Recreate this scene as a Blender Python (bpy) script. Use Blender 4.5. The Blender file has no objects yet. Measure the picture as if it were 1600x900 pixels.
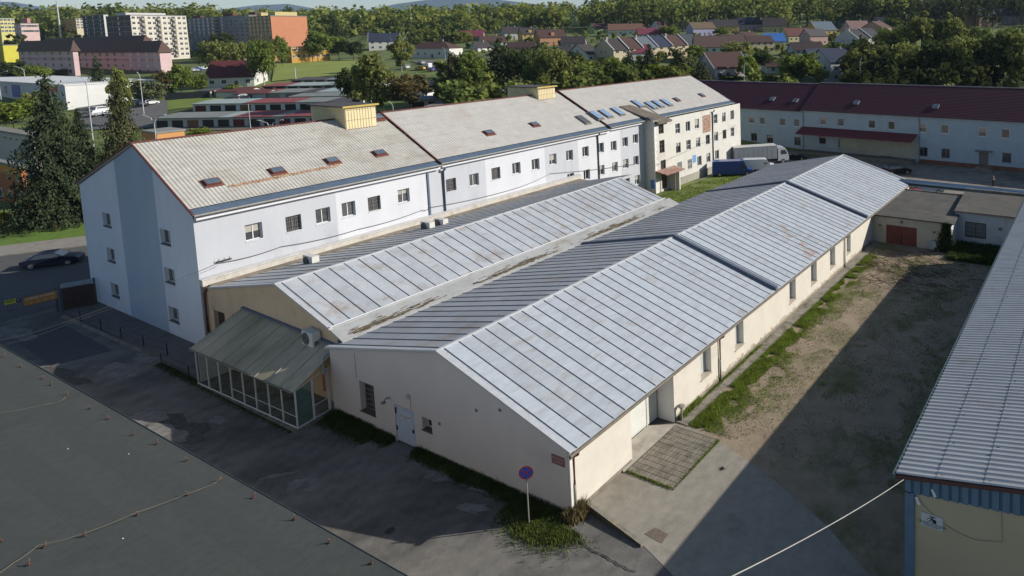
import bpy, bmesh, math, random
from mathutils import Vector, Matrix
R = math.radians
random.seed(7)
scene = bpy.context.scene
col = scene.collection

# ---------------------------------------------------------------- camera
# measured axes of the photograph: X runs along the warehouse ridge (away), Y to its left, Z up
RX = Vector((0.4627697, -0.8863097, -0.0172974))
DN = Vector((-0.0931164, -0.0291959, -0.9952271))
FW = Vector((0.8815744, 0.4621717, -0.0960410))
FPX, PPX, PPY = 1005.52, 1200.0, 150.0
CAM = Vector((0, 0, 23.0))
cd = bpy.data.cameras.new('camera')
cam = bpy.data.objects.new('camera', cd)
col.objects.link(cam)
m = Matrix.Identity(4)
for i in range(3):
    m[i][0] = RX[i]; m[i][1] = -DN[i]; m[i][2] = -FW[i]; m[i][3] = CAM[i]
cam.matrix_world = m
cd.sensor_width = 36.0
cd.lens = FPX / 1600 * 36
cd.shift_x = (800 - PPX) / 1600
cd.shift_y = (PPY - 450) / 1600
cd.clip_start = 0.3
cd.clip_end = 12000
scene.camera = cam

# ---------------------------------------------------------------- sky, sun, exposure
SUN_TRAVEL = Vector((-4.35, 5.9, -3.62)).normalized()
el = math.asin(-SUN_TRAVEL.z)
az = math.atan2(-SUN_TRAVEL.x, -SUN_TRAVEL.y)      # clockwise from +Y
world = bpy.data.worlds.new('World')
scene.world = world
world.use_nodes = True
wn, wl = world.node_tree.nodes, world.node_tree.links
wn.clear()
wo = wn.new('ShaderNodeOutputWorld'); bg = wn.new('ShaderNodeBackground'); sky = wn.new('ShaderNodeTexSky')
sky.sky_type = 'NISHITA'; sky.sun_disc = False
sky.sun_elevation = el; sky.sun_rotation = az
sky.air_density = 1.0; sky.dust_density = 0.3; sky.ozone_density = 1.8
bg.inputs['Strength'].default_value = 0.085
wl.new(sky.outputs[0], bg.inputs[0]); wl.new(bg.outputs[0], wo.inputs[0])
sl = bpy.data.lights.new('sun', 'SUN'); sl.energy = 5.0; sl.angle = R(0.5); sl.color = (1.0, 0.94, 0.85)
so = bpy.data.objects.new('sun', sl); col.objects.link(so)
so.rotation_euler = SUN_TRAVEL.to_track_quat('-Z', 'Y').to_euler()
so.location = (0, 0, 60)
vs = scene.view_settings
vs.view_transform = 'Standard'; vs.look = 'None'; vs.gamma = 1; vs.use_curve_mapping = False
vs.exposure = 0.24
scene.cycles.use_denoising = True
scene.cycles.max_bounces = 6
scene.cycles.diffuse_bounces = 2
scene.cycles.glossy_bounces = 2
scene.cycles.transparent_max_bounces = 6
scene.cycles.caustics_reflective = False
scene.cycles.caustics_refractive = False

# ---------------------------------------------------------------- measuring helpers (photo pixel -> world point)
def ray(px, py):
    return RX * ((px - PPX) / FPX) + DN * ((py - PPY) / FPX) + FW
def hz(px, py, z=0.0):
    d = ray(px, py); return CAM + d * ((z - CAM.z) / d.z)
def hx(px, py, x):
    d = ray(px, py); return CAM + d * (x / d.x)
def hy(px, py, y):
    d = ray(px, py); return CAM + d * (y / d.y)
def hplane(px, py, p, n):
    d = ray(px, py); return CAM + d * ((p - CAM).dot(n) / d.dot(n))
def at(px, py, D):
    return CAM + ray(px, py) * D
PROF = [(-1e4, 0), (118, 0), (150, 3.7), (180, 7.0), (220, 10.0), (260, 12.5), (335, 15.5), (450, 25), (600, 38), (900, 52), (2500, 70), (1e5, 70)]
def tz(x, y):
    D = FW.x * x + FW.y * y
    for (a, za), (b, zb) in zip(PROF, PROF[1:]):
        if D <= b:
            t = (D - a) / (b - a)
            return za + (zb - za) * t
    return 70
def gp(px, py):
    d = ray(px, py); t = 20.0
    while t < 3000:
        p = CAM + d * t
        if p.z <= tz(p.x, p.y):
            lo, hi = t - 1.0, t
            for _ in range(12):
                mid = (lo + hi) / 2; q = CAM + d * mid
                if q.z <= tz(q.x, q.y): hi = mid
                else: lo = mid
            q = CAM + d * hi
            return Vector((q.x, q.y, tz(q.x, q.y))), hi
        t += 1.0
    q = CAM + d * 3000
    return q, 3000
def gD(px, D):
    """ground point on the sight line column px at depth D"""
    py = 60
    for _ in range(25):
        p = at(px, py, D); z = tz(p.x, p.y)
        py += (p.z - z) * FPX / D * 0.8
    p = at(px, py, D)
    return Vector((p.x, p.y, tz(p.x, p.y))), py

# ---------------------------------------------------------------- materials
MATS = {}
def mat(name, rgb, rough=0.8, var=0.12, scale=1.5, bump=0.0, bscale=20.0, metal=0.0, dark=None, dmix=0.0, dscale=0.6, spec=0.4, streak=None, rnd=0.0, detail=6.0):
    """Noise-varied principled material; dark/dmix add patches of a second colour, streak stretches the noise"""
    if name in MATS: return MATS[name]
    mt = bpy.data.materials.new(name); mt.use_nodes = True
    n, l = mt.node_tree.nodes, mt.node_tree.links
    b = n['Principled BSDF']
    b.inputs['Roughness'].default_value = rough; b.inputs['Metallic'].default_value = metal
    b.inputs['Specular IOR Level'].default_value = spec
    tc = n.new('ShaderNodeTexCoord'); mp = n.new('ShaderNodeMapping')
    l.new(tc.outputs['Object'], mp.inputs[0])
    if streak: mp.inputs['Scale'].default_value = streak
    no = n.new('ShaderNodeTexNoise'); no.inputs['Scale'].default_value = scale; no.inputs['Detail'].default_value = detail; no.inputs['Roughness'].default_value = 0.65
    l.new(mp.outputs[0], no.inputs['Vector'])
    hs = n.new('ShaderNodeMix'); hs.data_type = 'RGBA'; hs.blend_type = 'MULTIPLY'; hs.inputs['Factor'].default_value = 1.0
    mr = n.new('ShaderNodeMapRange'); mr.inputs['From Min'].default_value = 0.3; mr.inputs['From Max'].default_value = 0.7
    mr.inputs['To Min'].default_value = 1 - var; mr.inputs['To Max'].default_value = 1 + var
    l.new(no.outputs['Fac'], mr.inputs[0])
    base = None
    rgbn = n.new('ShaderNodeRGB'); rgbn.outputs[0].default_value = (*rgb, 1)
    base = rgbn.outputs[0]
    if dark is not None:
        n2 = n.new('ShaderNodeTexNoise'); n2.inputs['Scale'].default_value = dscale; n2.inputs['Detail'].default_value = 7; n2.inputs['Roughness'].default_value = 0.7
        l.new(mp.outputs[0], n2.inputs['Vector'])
        m2 = n.new('ShaderNodeMapRange'); m2.inputs['From Min'].default_value = 0.62 - dmix * 0.35; m2.inputs['From Max'].default_value = 0.78 - dmix * 0.35
        l.new(n2.outputs['Fac'], m2.inputs[0])
        mx = n.new('ShaderNodeMix'); mx.data_type = 'RGBA'
        l.new(m2.outputs[0], mx.inputs['Factor']); l.new(base, mx.inputs['A']); mx.inputs['B'].default_value = (*dark, 1)
        base = mx.outputs['Result']
    if rnd:
        oi = n.new('ShaderNodeObjectInfo'); mm = n.new('ShaderNodeMapRange')
        mm.inputs['To Min'].default_value = 1 - rnd; mm.inputs['To Max'].default_value = 1 + rnd
        l.new(oi.outputs['Random'], mm.inputs[0])
        mz = n.new('ShaderNodeMath'); mz.operation = 'MULTIPLY'
        l.new(mm.outputs[0], mz.inputs[0]); l.new(mr.outputs[0], mz.inputs[1]); vout = mz.outputs[0]
    else: vout = mr.outputs[0]
    l.new(base, hs.inputs['A']); l.new(vout, hs.inputs['B'])
    l.new(hs.outputs['Result'], b.inputs['Base Color'])
    if bump:
        nb = n.new('ShaderNodeTexNoise'); nb.inputs['Scale'].default_value = bscale; nb.inputs['Detail'].default_value = 4
        l.new(tc.outputs['Object'], nb.inputs['Vector'])
        bp = n.new('ShaderNodeBump'); bp.inputs['Strength'].default_value = bump; bp.inputs['Distance'].default_value = 0.05
        l.new(nb.outputs['Fac'], bp.inputs['Height']); l.new(bp.outputs[0], b.inputs['Normal'])
    MATS[name] = mt
    return mt
def glass(name, rgb=(0.02, 0.025, 0.03), rough=0.08, spec=0.8):
    return mat(name, rgb, rough, 0.3, 0.7, spec=spec)
def clear_glass(name, tint=(0.75, 0.9, 0.86), fac=0.25):
    if name in MATS: return MATS[name]
    mt = bpy.data.materials.new(name); mt.use_nodes = True
    n, l = mt.node_tree.nodes, mt.node_tree.links
    n.clear(); o = n.new('ShaderNodeOutputMaterial'); mx = n.new('ShaderNodeMixShader'); t = n.new('ShaderNodeBsdfTransparent'); g = n.new('ShaderNodeBsdfPrincipled')
    g.inputs['Base Color'].default_value = (0.12, 0.2, 0.18, 1); g.inputs['Roughness'].default_value = 0.12
    no = n.new('ShaderNodeTexNoise'); no.inputs['Scale'].default_value = 1.2; no.inputs['Detail'].default_value = 5
    mr = n.new('ShaderNodeMapRange'); mr.inputs['To Min'].default_value = fac * 0.5; mr.inputs['To Max'].default_value = fac * 1.6
    l.new(no.outputs['Fac'], mr.inputs[0]); l.new(mr.outputs[0], mx.inputs[0])
    t.inputs[0].default_value = (*tint, 1)
    l.new(t.outputs[0], mx.inputs[1]); l.new(g.outputs[0], mx.inputs[2]); l.new(mx.outputs[0], o.inputs[0])
    MATS[name] = mt
    return mt
def leafmat(name, rgb, var=0.35, trans=0.45, scale=0.35, rgb2=None):
    if name in MATS: return MATS[name]
    mt = bpy.data.materials.new(name); mt.use_nodes = True
    n, l = mt.node_tree.nodes, mt.node_tree.links
    n.clear(); o = n.new('ShaderNodeOutputMaterial')
    di = n.new('ShaderNodeBsdfDiffuse'); tr = n.new('ShaderNodeBsdfTranslucent'); mx = n.new('ShaderNodeMixShader'); mx.inputs[0].default_value = trans
    geo = n.new('ShaderNodeNewGeometry'); no = n.new('ShaderNodeTexNoise'); no.inputs['Scale'].default_value = scale; no.inputs['Detail'].default_value = 3
    l.new(geo.outputs['Position'], no.inputs['Vector'])
    mr = n.new('ShaderNodeMapRange'); mr.inputs['From Min'].default_value = 0.3; mr.inputs['From Max'].default_value = 0.7
    mr.inputs['To Min'].default_value = 1 - var; mr.inputs['To Max'].default_value = 1 + var
    l.new(no.outputs['Fac'], mr.inputs[0])
    ri = n.new('ShaderNodeMapRange'); ri.inputs['To Min'].default_value = 0.6; ri.inputs['To Max'].default_value = 1.4
    l.new(geo.outputs['Random Per Island'], ri.inputs[0])
    mu = n.new('ShaderNodeMath'); mu.operation = 'MULTIPLY'; l.new(mr.outputs[0], mu.inputs[0]); l.new(ri.outputs[0], mu.inputs[1])
    hs = n.new('ShaderNodeMix'); hs.data_type = 'RGBA'; hs.blend_type = 'MULTIPLY'; hs.inputs['Factor'].default_value = 1
    if rgb2 is not None:
        n2 = n.new('ShaderNodeTexNoise'); n2.inputs['Scale'].default_value = 0.045; n2.inputs['Detail'].default_value = 2
        l.new(geo.outputs['Position'], n2.inputs['Vector'])
        m2 = n.new('ShaderNodeMapRange'); m2.inputs['From Min'].default_value = 0.42; m2.inputs['From Max'].default_value = 0.58
        l.new(n2.outputs['Fac'], m2.inputs[0])
        c = n.new('ShaderNodeMix'); c.data_type = 'RGBA'; c.inputs['A'].default_value = (*rgb, 1); c.inputs['B'].default_value = (*rgb2, 1)
        l.new(m2.outputs[0], c.inputs['Factor']); l.new(c.outputs['Result'], hs.inputs['A'])
    else: hs.inputs['A'].default_value = (*rgb, 1)
    l.new(mu.outputs[0], hs.inputs['B'])
    l.new(hs.outputs['Result'], di.inputs[0]); l.new(hs.outputs['Result'], tr.inputs[0])
    l.new(di.outputs[0], mx.inputs[1]); l.new(tr.outputs[0], mx.inputs[2]); l.new(mx.outputs[0], o.inputs[0])
    MATS[name] = mt
    return mt

# ---------------------------------------------------------------- mesh collector
class MB:
    def __init__(s): s.v = []; s.f = []; s.mi = []
    def poly(s, pts, mi=0):
        b = len(s.v); s.v += [tuple(p) for p in pts]; s.f.append(tuple(range(b, b + len(pts)))); s.mi.append(mi)
    def box(s, x0, x1, y0, y1, z0, z1, mi=0, T=None):
        P = [Vector((x, y, z)) for z in (z0, z1) for x, y in ((x0, y0), (x1, y0), (x1, y1), (x0, y1))]
        if T: P = [T @ p for p in P]
        b = len(s.v); s.v += [tuple(p) for p in P]
        for q in ((0, 3, 2, 1), (4, 5, 6, 7), (0, 1, 5, 4), (1, 2, 6, 5), (2, 3, 7, 6), (3, 0, 4, 7)):
            s.f.append(tuple(b + i for i in q)); s.mi.append(mi)
    def slab(s, pts, th, mi=0, mi_side=None):
        """polygon pts (ccw from above) extruded down by th (or along vector th)"""
        off = Vector((0, 0, -th)) if not isinstance(th, Vector) else th
        P = [Vector(p) for p in pts]; n = len(P)
        b = len(s.v); s.v += [tuple(p) for p in P] + [tuple(p + off) for p in P]
        s.f.append(tuple(b + i for i in range(n))); s.mi.append(mi)
        s.f.append(tuple(b + n + i for i in reversed(range(n)))); s.mi.append(mi if mi_side is None else mi_side)
        for i in range(n):
            j = (i + 1) % n
            s.f.append((b + j, b + i, b + n + i, b + n + j)); s.mi.append(mi if mi_side is None else mi_side)
    def tube(s, pts, r, n=6, mi=0, cap=True):
        P = [Vector(p) for p in pts]; rings = []
        up = Vector((0, 0, 1))
        for i, p in enumerate(P):
            a = P[max(0, i - 1)]; c = P[min(len(P) - 1, i + 1)]; t = (c - a).normalized()
            u = t.cross(up)
            if u.length < 1e-3: u = t.cross(Vector((1, 0, 0)))
            u.normalize(); w = u.cross(t)
            rr = r[i] if isinstance(r, (list, tuple)) else r
            b = len(s.v)
            for k in range(n):
                an = 2 * math.pi * k / n
                s.v.append(tuple(p + (u * math.cos(an) + w * math.sin(an)) * rr))
            rings.append(b)
        for b0, b1 in zip(rings, rings[1:]):
            for k in range(n):
                k2 = (k + 1) % n
                s.f.append((b0 + k, b0 + k2, b1 + k2, b1 + k)); s.mi.append(mi)
        if cap:
            s.f.append(tuple(rings[0] + k for k in reversed(range(n)))); s.mi.append(mi)
            s.f.append(tuple(rings[-1] + k for k in range(n))); s.mi.append(mi)
    def wall(s, O, u, n, s0, s1, z0, z1, opens=(), depth=0.25, mi=0, mr=None):
        """wall with real openings; O origin, u along, n outward; opens = (s0,s1,z0,z1[,depth])"""
        O = Vector(O); u = Vector(u); n = Vector(n); mr = mi if mr is None else mr
        P = lambda a, z, d=0.0: O + u * a + Vector((0, 0, z)) - n * d
        S = sorted({s0, s1, *[v for o in opens for v in o[:2] if s0 < v < s1]})
        Z = sorted({z0, z1, *[v for o in opens for v in o[2:4] if z0 < v < z1]})
        for a, b in zip(S, S[1:]):
            for c, d in zip(Z, Z[1:]):
                ma, mz = (a + b) / 2, (c + d) / 2
                if any(o[0] < ma < o[1] and o[2] < mz < o[3] for o in opens): continue
                s.poly([P(a, c), P(b, c), P(b, d), P(a, d)], mi)
        for o in opens:
            a, b, c, d = o[:4]; dp = o[4] if len(o) > 4 else depth
            s.poly([P(a, c), P(a, d), P(a, d, dp), P(a, c, dp)], mr)
            s.poly([P(b, d), P(b, c), P(b, c, dp), P(b, d, dp)], mr)
            s.poly([P(a, d), P(b, d), P(b, d, dp), P(a, d, dp)], mr)
            s.poly([P(b, c), P(a, c), P(a, c, dp), P(b, c, dp)], mr)
    def build(s, name, mats, parent=None, smooth=False, base=None):
        """one mesh object; vertices are given in world coordinates unless base is 'local'"""
        me = bpy.data.meshes.new(name)
        off = Vector((0, 0, 0))
        if base == 'local': pass
        elif parent is not None: off = WL[parent.name]
        elif base is not None: off = Vector(base)
        me.from_pydata([tuple(Vector(v) - off) for v in s.v], [], s.f)
        if not isinstance(mats, (list, tuple)): mats = [mats]
        for x in mats: me.materials.append(x)
        for p, i in zip(me.polygons, s.mi): p.material_index = min(i, len(mats) - 1); p.use_smooth = smooth
        me.update()
        o = bpy.data.objects.new(name, me); col.objects.link(o)
        if parent is not None:
            o.parent = parent; WL[o.name] = off; KIDS.setdefault(parent.name, []).append(o)
        else:
            o.location = off; WL[o.name] = off
        return o
WL = {}
KIDS = {}
def thing(name, label, cat, loc=(0, 0, 0), rz=0.0, group=None):
    o = bpy.data.objects.new(name, None); col.objects.link(o)
    o.empty_display_size = 0.3
    o.location = loc; o.rotation_euler = (0, 0, rz); o['label'] = label; o['category'] = cat
    if group: o['group'] = group
    WL[o.name] = Vector(loc)
    return o
def tag(o, label, cat, group=None, kind=None):
    if label: o['label'] = label
    if cat: o['category'] = cat
    if group: o['group'] = group
    if kind: o['kind'] = kind
    return o
def struct(o, label=None):
    o['kind'] = 'structure'
    if label: o['label'] = label
    return o
def relabel(o, txt):
    o['label'] = txt; return o
def copy_tree(o, parent=None):
    c = o.copy(); col.objects.link(c); c.parent = parent
    KIDS[c.name] = [copy_tree(k, c) for k in KIDS.get(o.name, [])]
    WL[c.name] = WL.get(o.name, Vector((0, 0, 0)))
    return c
def window(parent, O, u, n, s0, s1, z0, z1, depth, frame_m, glass_m, name='window', mull=1, trans=0, sill=None, fw=0.07, bars=False, curtain=None):
    O = Vector(O); u = Vector(u).normalized(); n = Vector(n)
    T = Matrix.Identity(4)
    for i in range(3): T[i][0] = u[i]; T[i][1] = n[i]; T[i][2] = (0, 0, 1)[i]; T[i][3] = (O - n * depth)[i]
    m_ = MB()
    m_.box(s0, s0 + fw, -0.03, 0.05, z0, z1, 0, T); m_.box(s1 - fw, s1, -0.03, 0.05, z0, z1, 0, T)
    m_.box(s0 + fw, s1 - fw, -0.03, 0.05, z0, z0 + fw, 0, T); m_.box(s0 + fw, s1 - fw, -0.03, 0.05, z1 - fw, z1, 0, T)
    for k in range(mull):
        c = s0 + (s1 - s0) * (k + 1) / (mull + 1); m_.box(c - 0.03, c + 0.03, -0.025, 0.045, z0 + fw, z1 - fw, 0, T)
    for k in range(trans):
        c = z0 + (z1 - z0) * (k + 1) / (trans + 1); m_.box(s0 + fw, s1 - fw, -0.02, 0.04, c - 0.025, c + 0.025, 0, T)
    if bars:
        k = 0
        while s0 + 0.1 + k * 0.14 < s1 - 0.05:
            c = s0 + 0.1 + k * 0.14; m_.box(c - 0.012, c + 0.012, 0.08, 0.104, z0, z1, 0, T); k += 1
        for q in range(4):
            c = z0 + (z1 - z0) * (q + 0.5) / 4; m_.box(s0, s1, 0.106, 0.12, c - 0.012, c + 0.012, 0, T)
    w = m_.build(name, frame_m, parent)
    g = MB(); g.poly([T @ Vector(p) for p in ((s0 + fw, 0, z0 + fw), (s1 - fw, 0, z0 + fw), (s1 - fw, 0, z1 - fw), (s0 + fw, 0, z1 - fw))])
    g.build('pane', glass_m, w)
    if curtain is not None:
        cu = MB(); zz = z0 + fw + (z1 - z0 - 2 * fw) * (1 - curtain[0])
        cu.poly([T @ Vector(p) for p in ((s0 + fw, 0.006, zz), (s1 - fw, 0.006, zz), (s1 - fw, 0.006, z1 - fw), (s0 + fw, 0.006, z1 - fw))])
        cu.build('blind', curtain[1], w)
    if sill is not None:
        q = MB(); q.box(s0 - 0.04, s1 + 0.04, 0.052, depth + 0.05, z0 - 0.05, z0 + 0.005, 0, T); q.build('sill', sill, w)
    return w
# ================================================================ terrain and ground surfaces
m_grass = mat('meadow_grass', (0.125, 0.16, 0.035), 0.95, 0.3, 0.25, dark=(0.06, 0.08, 0.022), dmix=0.45, dscale=0.05, detail=8)
m_asph = mat('yard_asphalt', (0.158, 0.150, 0.135), 0.9, 0.22, 1.3, bump=0.25, bscale=18, dark=(0.085, 0.081, 0.076), dmix=0.5, dscale=0.16, detail=10)
m_asph2 = mat('loading_slab_asphalt', (0.275, 0.25, 0.205), 0.92, 0.16, 1.6, bump=0.2, bscale=14, dark=(0.20, 0.18, 0.14), dmix=0.3, dscale=0.3, detail=10)
m_dirt = mat('dry_yard_soil', (0.27, 0.212, 0.145), 0.97, 0.22, 0.7, bump=0.6, bscale=5, dark=(0.125, 0.125, 0.05), dmix=0.36, dscale=0.22, detail=10)
m_conc = mat('weathered_concrete', (0.235, 0.215, 0.18), 0.9, 0.25, 2.2, bump=0.3, bscale=10, dark=(0.12, 0.11, 0.08), dmix=0.42, dscale=0.8)

tg = MB()
Ds = [-80, -40, 0, 30, 60, 90, 118, 126, 134, 142, 150, 158, 166, 174, 180, 190, 200, 210, 220, 232, 246, 260, 280, 300, 318, 335, 360, 390, 420, 450, 500, 550, 600, 680, 760, 900, 1200, 2500, 9000]
Ls = [-3, -2.2, -1.7, -1.3, -1.0, -.8, -.6, -.45, -.3, -.15, 0, .15, .3, .45, .6, .8, 1.0, 1.3, 1.8]
F2 = Vector((FW.x, FW.y)).normalized(); R2 = Vector((F2.y, -F2.x))
k_ = math.hypot(FW.x, FW.y)
for D in Ds:
    for L in Ls:
        p = F2 * (D / k_) + R2 * (L * (abs(D) + 90))
        z = tz(p.x, p.y)
        if D > 118: z += 0.0
        tg.v.append((p.x, p.y, z))
nL = len(Ls)
for i in range(len(Ds) - 1):
    for j in range(nL - 1):
        a = i * nL + j
        tg.f.append((a, a + 1, a + nL + 1, a + nL)); tg.mi.append(0)
struct(tg.build('terrain', m_grass, smooth=True), 'grass covered ground rising to hills behind the town')

def sheet(name, pts, z, m, label, kind='structure', sub=0):
    b = MB(); b.poly([(x, y, z) for x, y in pts])
    o = b.build(name, m); o['kind'] = kind; o['label'] = label
    return o
sheet('yard_asphalt', [(-60, -30), (24.9, -30), (24.4, 8.5), (26.03, 11), (27.54, 14.3), (29.17, 18.7), (29.6, 22.6), (21.6, 59.2), (21.6, 80.9), (14.6, 81.6), (-60, 84)], 0.010, m_asph, 'dark patched asphalt yard between the buildings')
sheet('loading_slab', [(21.25, 18.05), (21.9, 22.05), (29.6, 22.05), (29.17, 18.7), (27.54, 14.3), (26.03, 11), (24.4, 8.5), (23.6, 6.2), (20.2, 8), (19.9, 14)], 0.022, m_asph2, 'lighter grey tarred slab in front of the garage door')
sheet('dirt_yard', [(22.5, 5.9), (67, 5.9), (70.2, 9), (70.2, 14), (66.6, 22.1), (25.0, 22.1), (24, 15)], 0.016, m_dirt, 'dry bare soil yard with patches of weeds')
sheet('back_courtyard', [(66.7, -60), (112.5, -60), (113.5, 57), (92, 57.5), (80, 56.5), (79, 42), (81, 22), (70, 22), (70, 14), (67, 9)], 0.012, mat('courtyard_asphalt', (0.23, 0.20, 0.165), 0.93, 0.25, 0.6, dark=(0.12, 0.105, 0.085), dmix=0.35, dscale=0.12, detail=10), 'worn courtyard asphalt in front of the red roofed building')
sheet('courtyard_grass', [(58, 41), (92, 41), (92, 56.4), (72, 56.4), (58, 59)], 0.016, mat('short_turf', (0.11, 0.15, 0.03), 0.95, 0.35, 1.2, dark=(0.17, 0.13, 0.07), dmix=0.3, dscale=0.4), 'patch of turf beside the cream wing')
# yellow-marked kerb and the patches in the asphalt
kb = MB()
a, b_ = Vector((21.75, 21.72, 0)), Vector((21.16, 17.9, 0)); dd = (b_ - a).normalized(); nn = Vector((-dd.y, dd.x, 0)) * 0.10
N = 9
for i in range(N):
    p = a + (b_ - a) * (i / N); q = a + (b_ - a) * ((i + 0.985) / N); h = 0.42 - 0.03 * i; h2 = 0.42 - 0.03 * (i + 1)
    kb.poly([p - nn, q - nn, q - nn + Vector((0, 0, h2)), p - nn + Vector((0, 0, h))], 0)
    kb.poly([p + nn, q + nn, q + nn + Vector((0, 0, h2)), p + nn + Vector((0, 0, h))], 0)
    kb.poly([p - nn + Vector((0, 0, h)), q - nn + Vector((0, 0, h2)), q + nn + Vector((0, 0, h2)), p + nn + Vector((0, 0, h))], 1)
    kb.poly([p - nn, p + nn, p + nn + Vector((0, 0, h)), p - nn + Vector((0, 0, h))], 0)
    kb.poly([q - nn, q + nn, q + nn + Vector((0, 0, h2)), q - nn + Vector((0, 0, h2))], 1)
k = kb.build('kerb', [mat('dirty_kerb', (0.06, 0.055, 0.045), 0.95, 0.4, 3), mat('kerb_top', (0.22, 0.20, 0.16), 0.9, 0.3, 3, dark=(0.33, 0.27, 0.06), dmix=0.2, dscale=1.4)])
struct(k, 'mossy concrete kerb edging the loading slab')
def patch(name, c, rx, ry, rz, z, m, label, n=22, jag=0.18, seed=1):
    rnd = random.Random(seed); pts = []
    for i in range(n):
        t = 2 * math.pi * i / n; r = 1 + rnd.uniform(-jag, jag)
        x, y = rx * r * math.cos(t), ry * r * math.sin(t)
        pts.append((c[0] + x * math.cos(rz) - y * math.sin(rz), c[1] + x * math.sin(rz) + y * math.cos(rz)))
    return sheet(name, pts, z, m, label)
m_patch = mat('new_tar', (0.07, 0.07, 0.076), 0.9, 0.15, 2)
m_pale = mat('pale_patch', (0.185, 0.18, 0.17), 0.95, 0.25, 2.5, dark=(0.12, 0.115, 0.11), dmix=0.4, dscale=0.9, detail=10)
pts = [hz(*p) for p in ((22, 531), (95, 505), (176, 548), (80, 573))]
sheet('tar_patch', [(p.x, p.y) for p in pts], 0.022, m_patch, 'dark rectangular tar repair in the yard asphalt')
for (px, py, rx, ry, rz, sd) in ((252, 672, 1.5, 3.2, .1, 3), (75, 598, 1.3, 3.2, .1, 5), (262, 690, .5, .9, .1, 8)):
    p = hz(px, py); patch('broken_asphalt_shade', p, rx, ry, rz, 0.020 + sd * .0004, mat('broken_tar_shade', (.072, .068, .062), .97, .5, 4), 'dark broken asphalt patch also painted as shade over a sunlit spot', seed=sd, jag=.35)  # real broken tar and an added patch, enlarged to paint shade on sunlit spots
for i, (px, py, rx, ry, rz) in enumerate([(474, 759, .55, .9, .2), (436, 743, .15, .8, .8), (190, 578, 1.0, 1.7, .1), (250, 678, .8, 2.0, .1), (18, 520, .9, 3.0, .1), (342, 658, .3, .7, 0), (688, 742, .5, 1.0, .2), (735, 795, .35, .9, .3), (235, 560, .8, 1.6, 0), (225, 655, .9, 1.5, 0), (770, 768, .3, 1.8, .25)]):
    p = hz(px, py)
    patch('asphalt_patch', p, rx, ry, rz, 0.024 + i * 0.003, m_pale, 'pale worn patch in the yard asphalt', seed=i, jag=0.3)
m_rust = mat('rusty_cover', (0.16, 0.12, 0.1), 0.9, 0.3, 6)
patch('manhole_cover', hz(609, 830), .22, .22, 0, 0.027, mat('cast_iron', (0.03, 0.03, 0.03), 0.6), 'small round iron cover in the yard asphalt', jag=0.02)
pts = [hz(*p) for p in ((1007, 835), (1024, 825), (1044, 836), (1034, 850))]
sheet('drain_hatch', [(p.x, p.y) for p in pts], 0.034, m_rust, 'rusty square hatch set in the loading slab')
patch('drain_hole', hz(1128, 733), .16, .13, 0, 0.036, mat('hole_dark', (0.02, 0.018, 0.015), 1), 'dark drain hole in the loading slab', jag=0.3)  # flat disc, the dark inside of the hole is put into its colour
def crack(pix, label, w=0.035):
    b = MB(); P = [hz(*p) for p in pix]; Q = []
    rnd = random.Random(len(pix))
    for i in range(len(P) - 1):
        for t in range(4):
            v = P[i].lerp(P[i + 1], t / 4); Q.append(v + Vector((rnd.uniform(-.04, .04), rnd.uniform(-.05, .05), 0)))
    for i in range(len(Q) - 1):
        d = (Q[i + 1] - Q[i]).normalized(); n_ = Vector((-d.y, d.x, 0)) * w * rnd.uniform(.5, 1.2)
        b.poly([Q[i] - n_, Q[i + 1] - n_, Q[i + 1] + n_, Q[i] + n_])
    for i, v in enumerate(b.v): b.v[i] = (v[0], v[1], 0.05)
    return struct(b.build('crack', mat('crack_dirt', (0.04, 0.036, 0.03), 1)), label)
crack([(893, 838), (912, 852), (927, 862), (955, 876), (975, 888), (1000, 898)], 'jagged crack across the tarred slab')
crack([(820, 826), (860, 845), (893, 845)], 'thin crack beside the weeds')
# brick paving with recessed joints built as rows of pavers
pv = MB(); bx0, bx1, by0, by1 = 24.8, 29.1, 18.85, 21.85
pv.box(bx0 - .08, bx1 + .08, by0 - .08, by1 + .0, 0.0, 0.05, 1)
nx, ny = 11, 13
rnd = random.Random(3)
for i in range(nx):
    for j in range(ny):
        x0 = bx0 + (bx1 - bx0) * i / nx; y0 = by0 + (by1 - by0) * j / ny
        dz = rnd.uniform(0, 0.012)
        pv.box(x0 + .014, x0 + (bx1 - bx0) / nx - .02, y0 + .018, y0 + (by1 - by0) / ny - .018, 0.04, 0.066 + dz, 0)
struct(pv.build('brick_paving', [mat('pavers', (0.215, 0.19, 0.15), 0.95, 0.3, 2.5, dark=(0.13, 0.12, 0.085), dmix=.3, dscale=1.0), mat('paver_joint', (0.105, 0.10, 0.065), 1)]), 'weedy brick paving outside the garage door')
rp = MB(); rp.poly([(25.45, 23.2, .2), (28.3, 23.2, .2), (29.3, 21.9, .075), (24.6, 21.9, .075)])
rp.poly([(25.45, 23.2, .2), (24.6, 21.9, .075), (24.6, 21.9, 0), (25.45, 23.2, 0)])
struct(rp.build('garage_ramp', mat('pale_ramp', (0.36, 0.33, 0.28), 0.9, 0.2, 1.4, dark=(.24, .2, .16), dmix=.2)), 'pale concrete ramp up to the garage door')
cs = MB()
X = 29.5; rnd = random.Random(5)
while X < 66:
    L_ = rnd.uniform(1.6, 2.6); e = min(X + L_, 66.5)
    cs.slab([(X, 21.25 + rnd.uniform(-.08, .08), .07), (e - .04, 21.25 + rnd.uniform(-.1, .1), .07), (e - .04, 22.08, .1), (X, 22.08, .1)], .1)
    X = e
struct(cs.build('concrete_strip', m_conc), 'cracked concrete strip along the warehouse wall')

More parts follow.
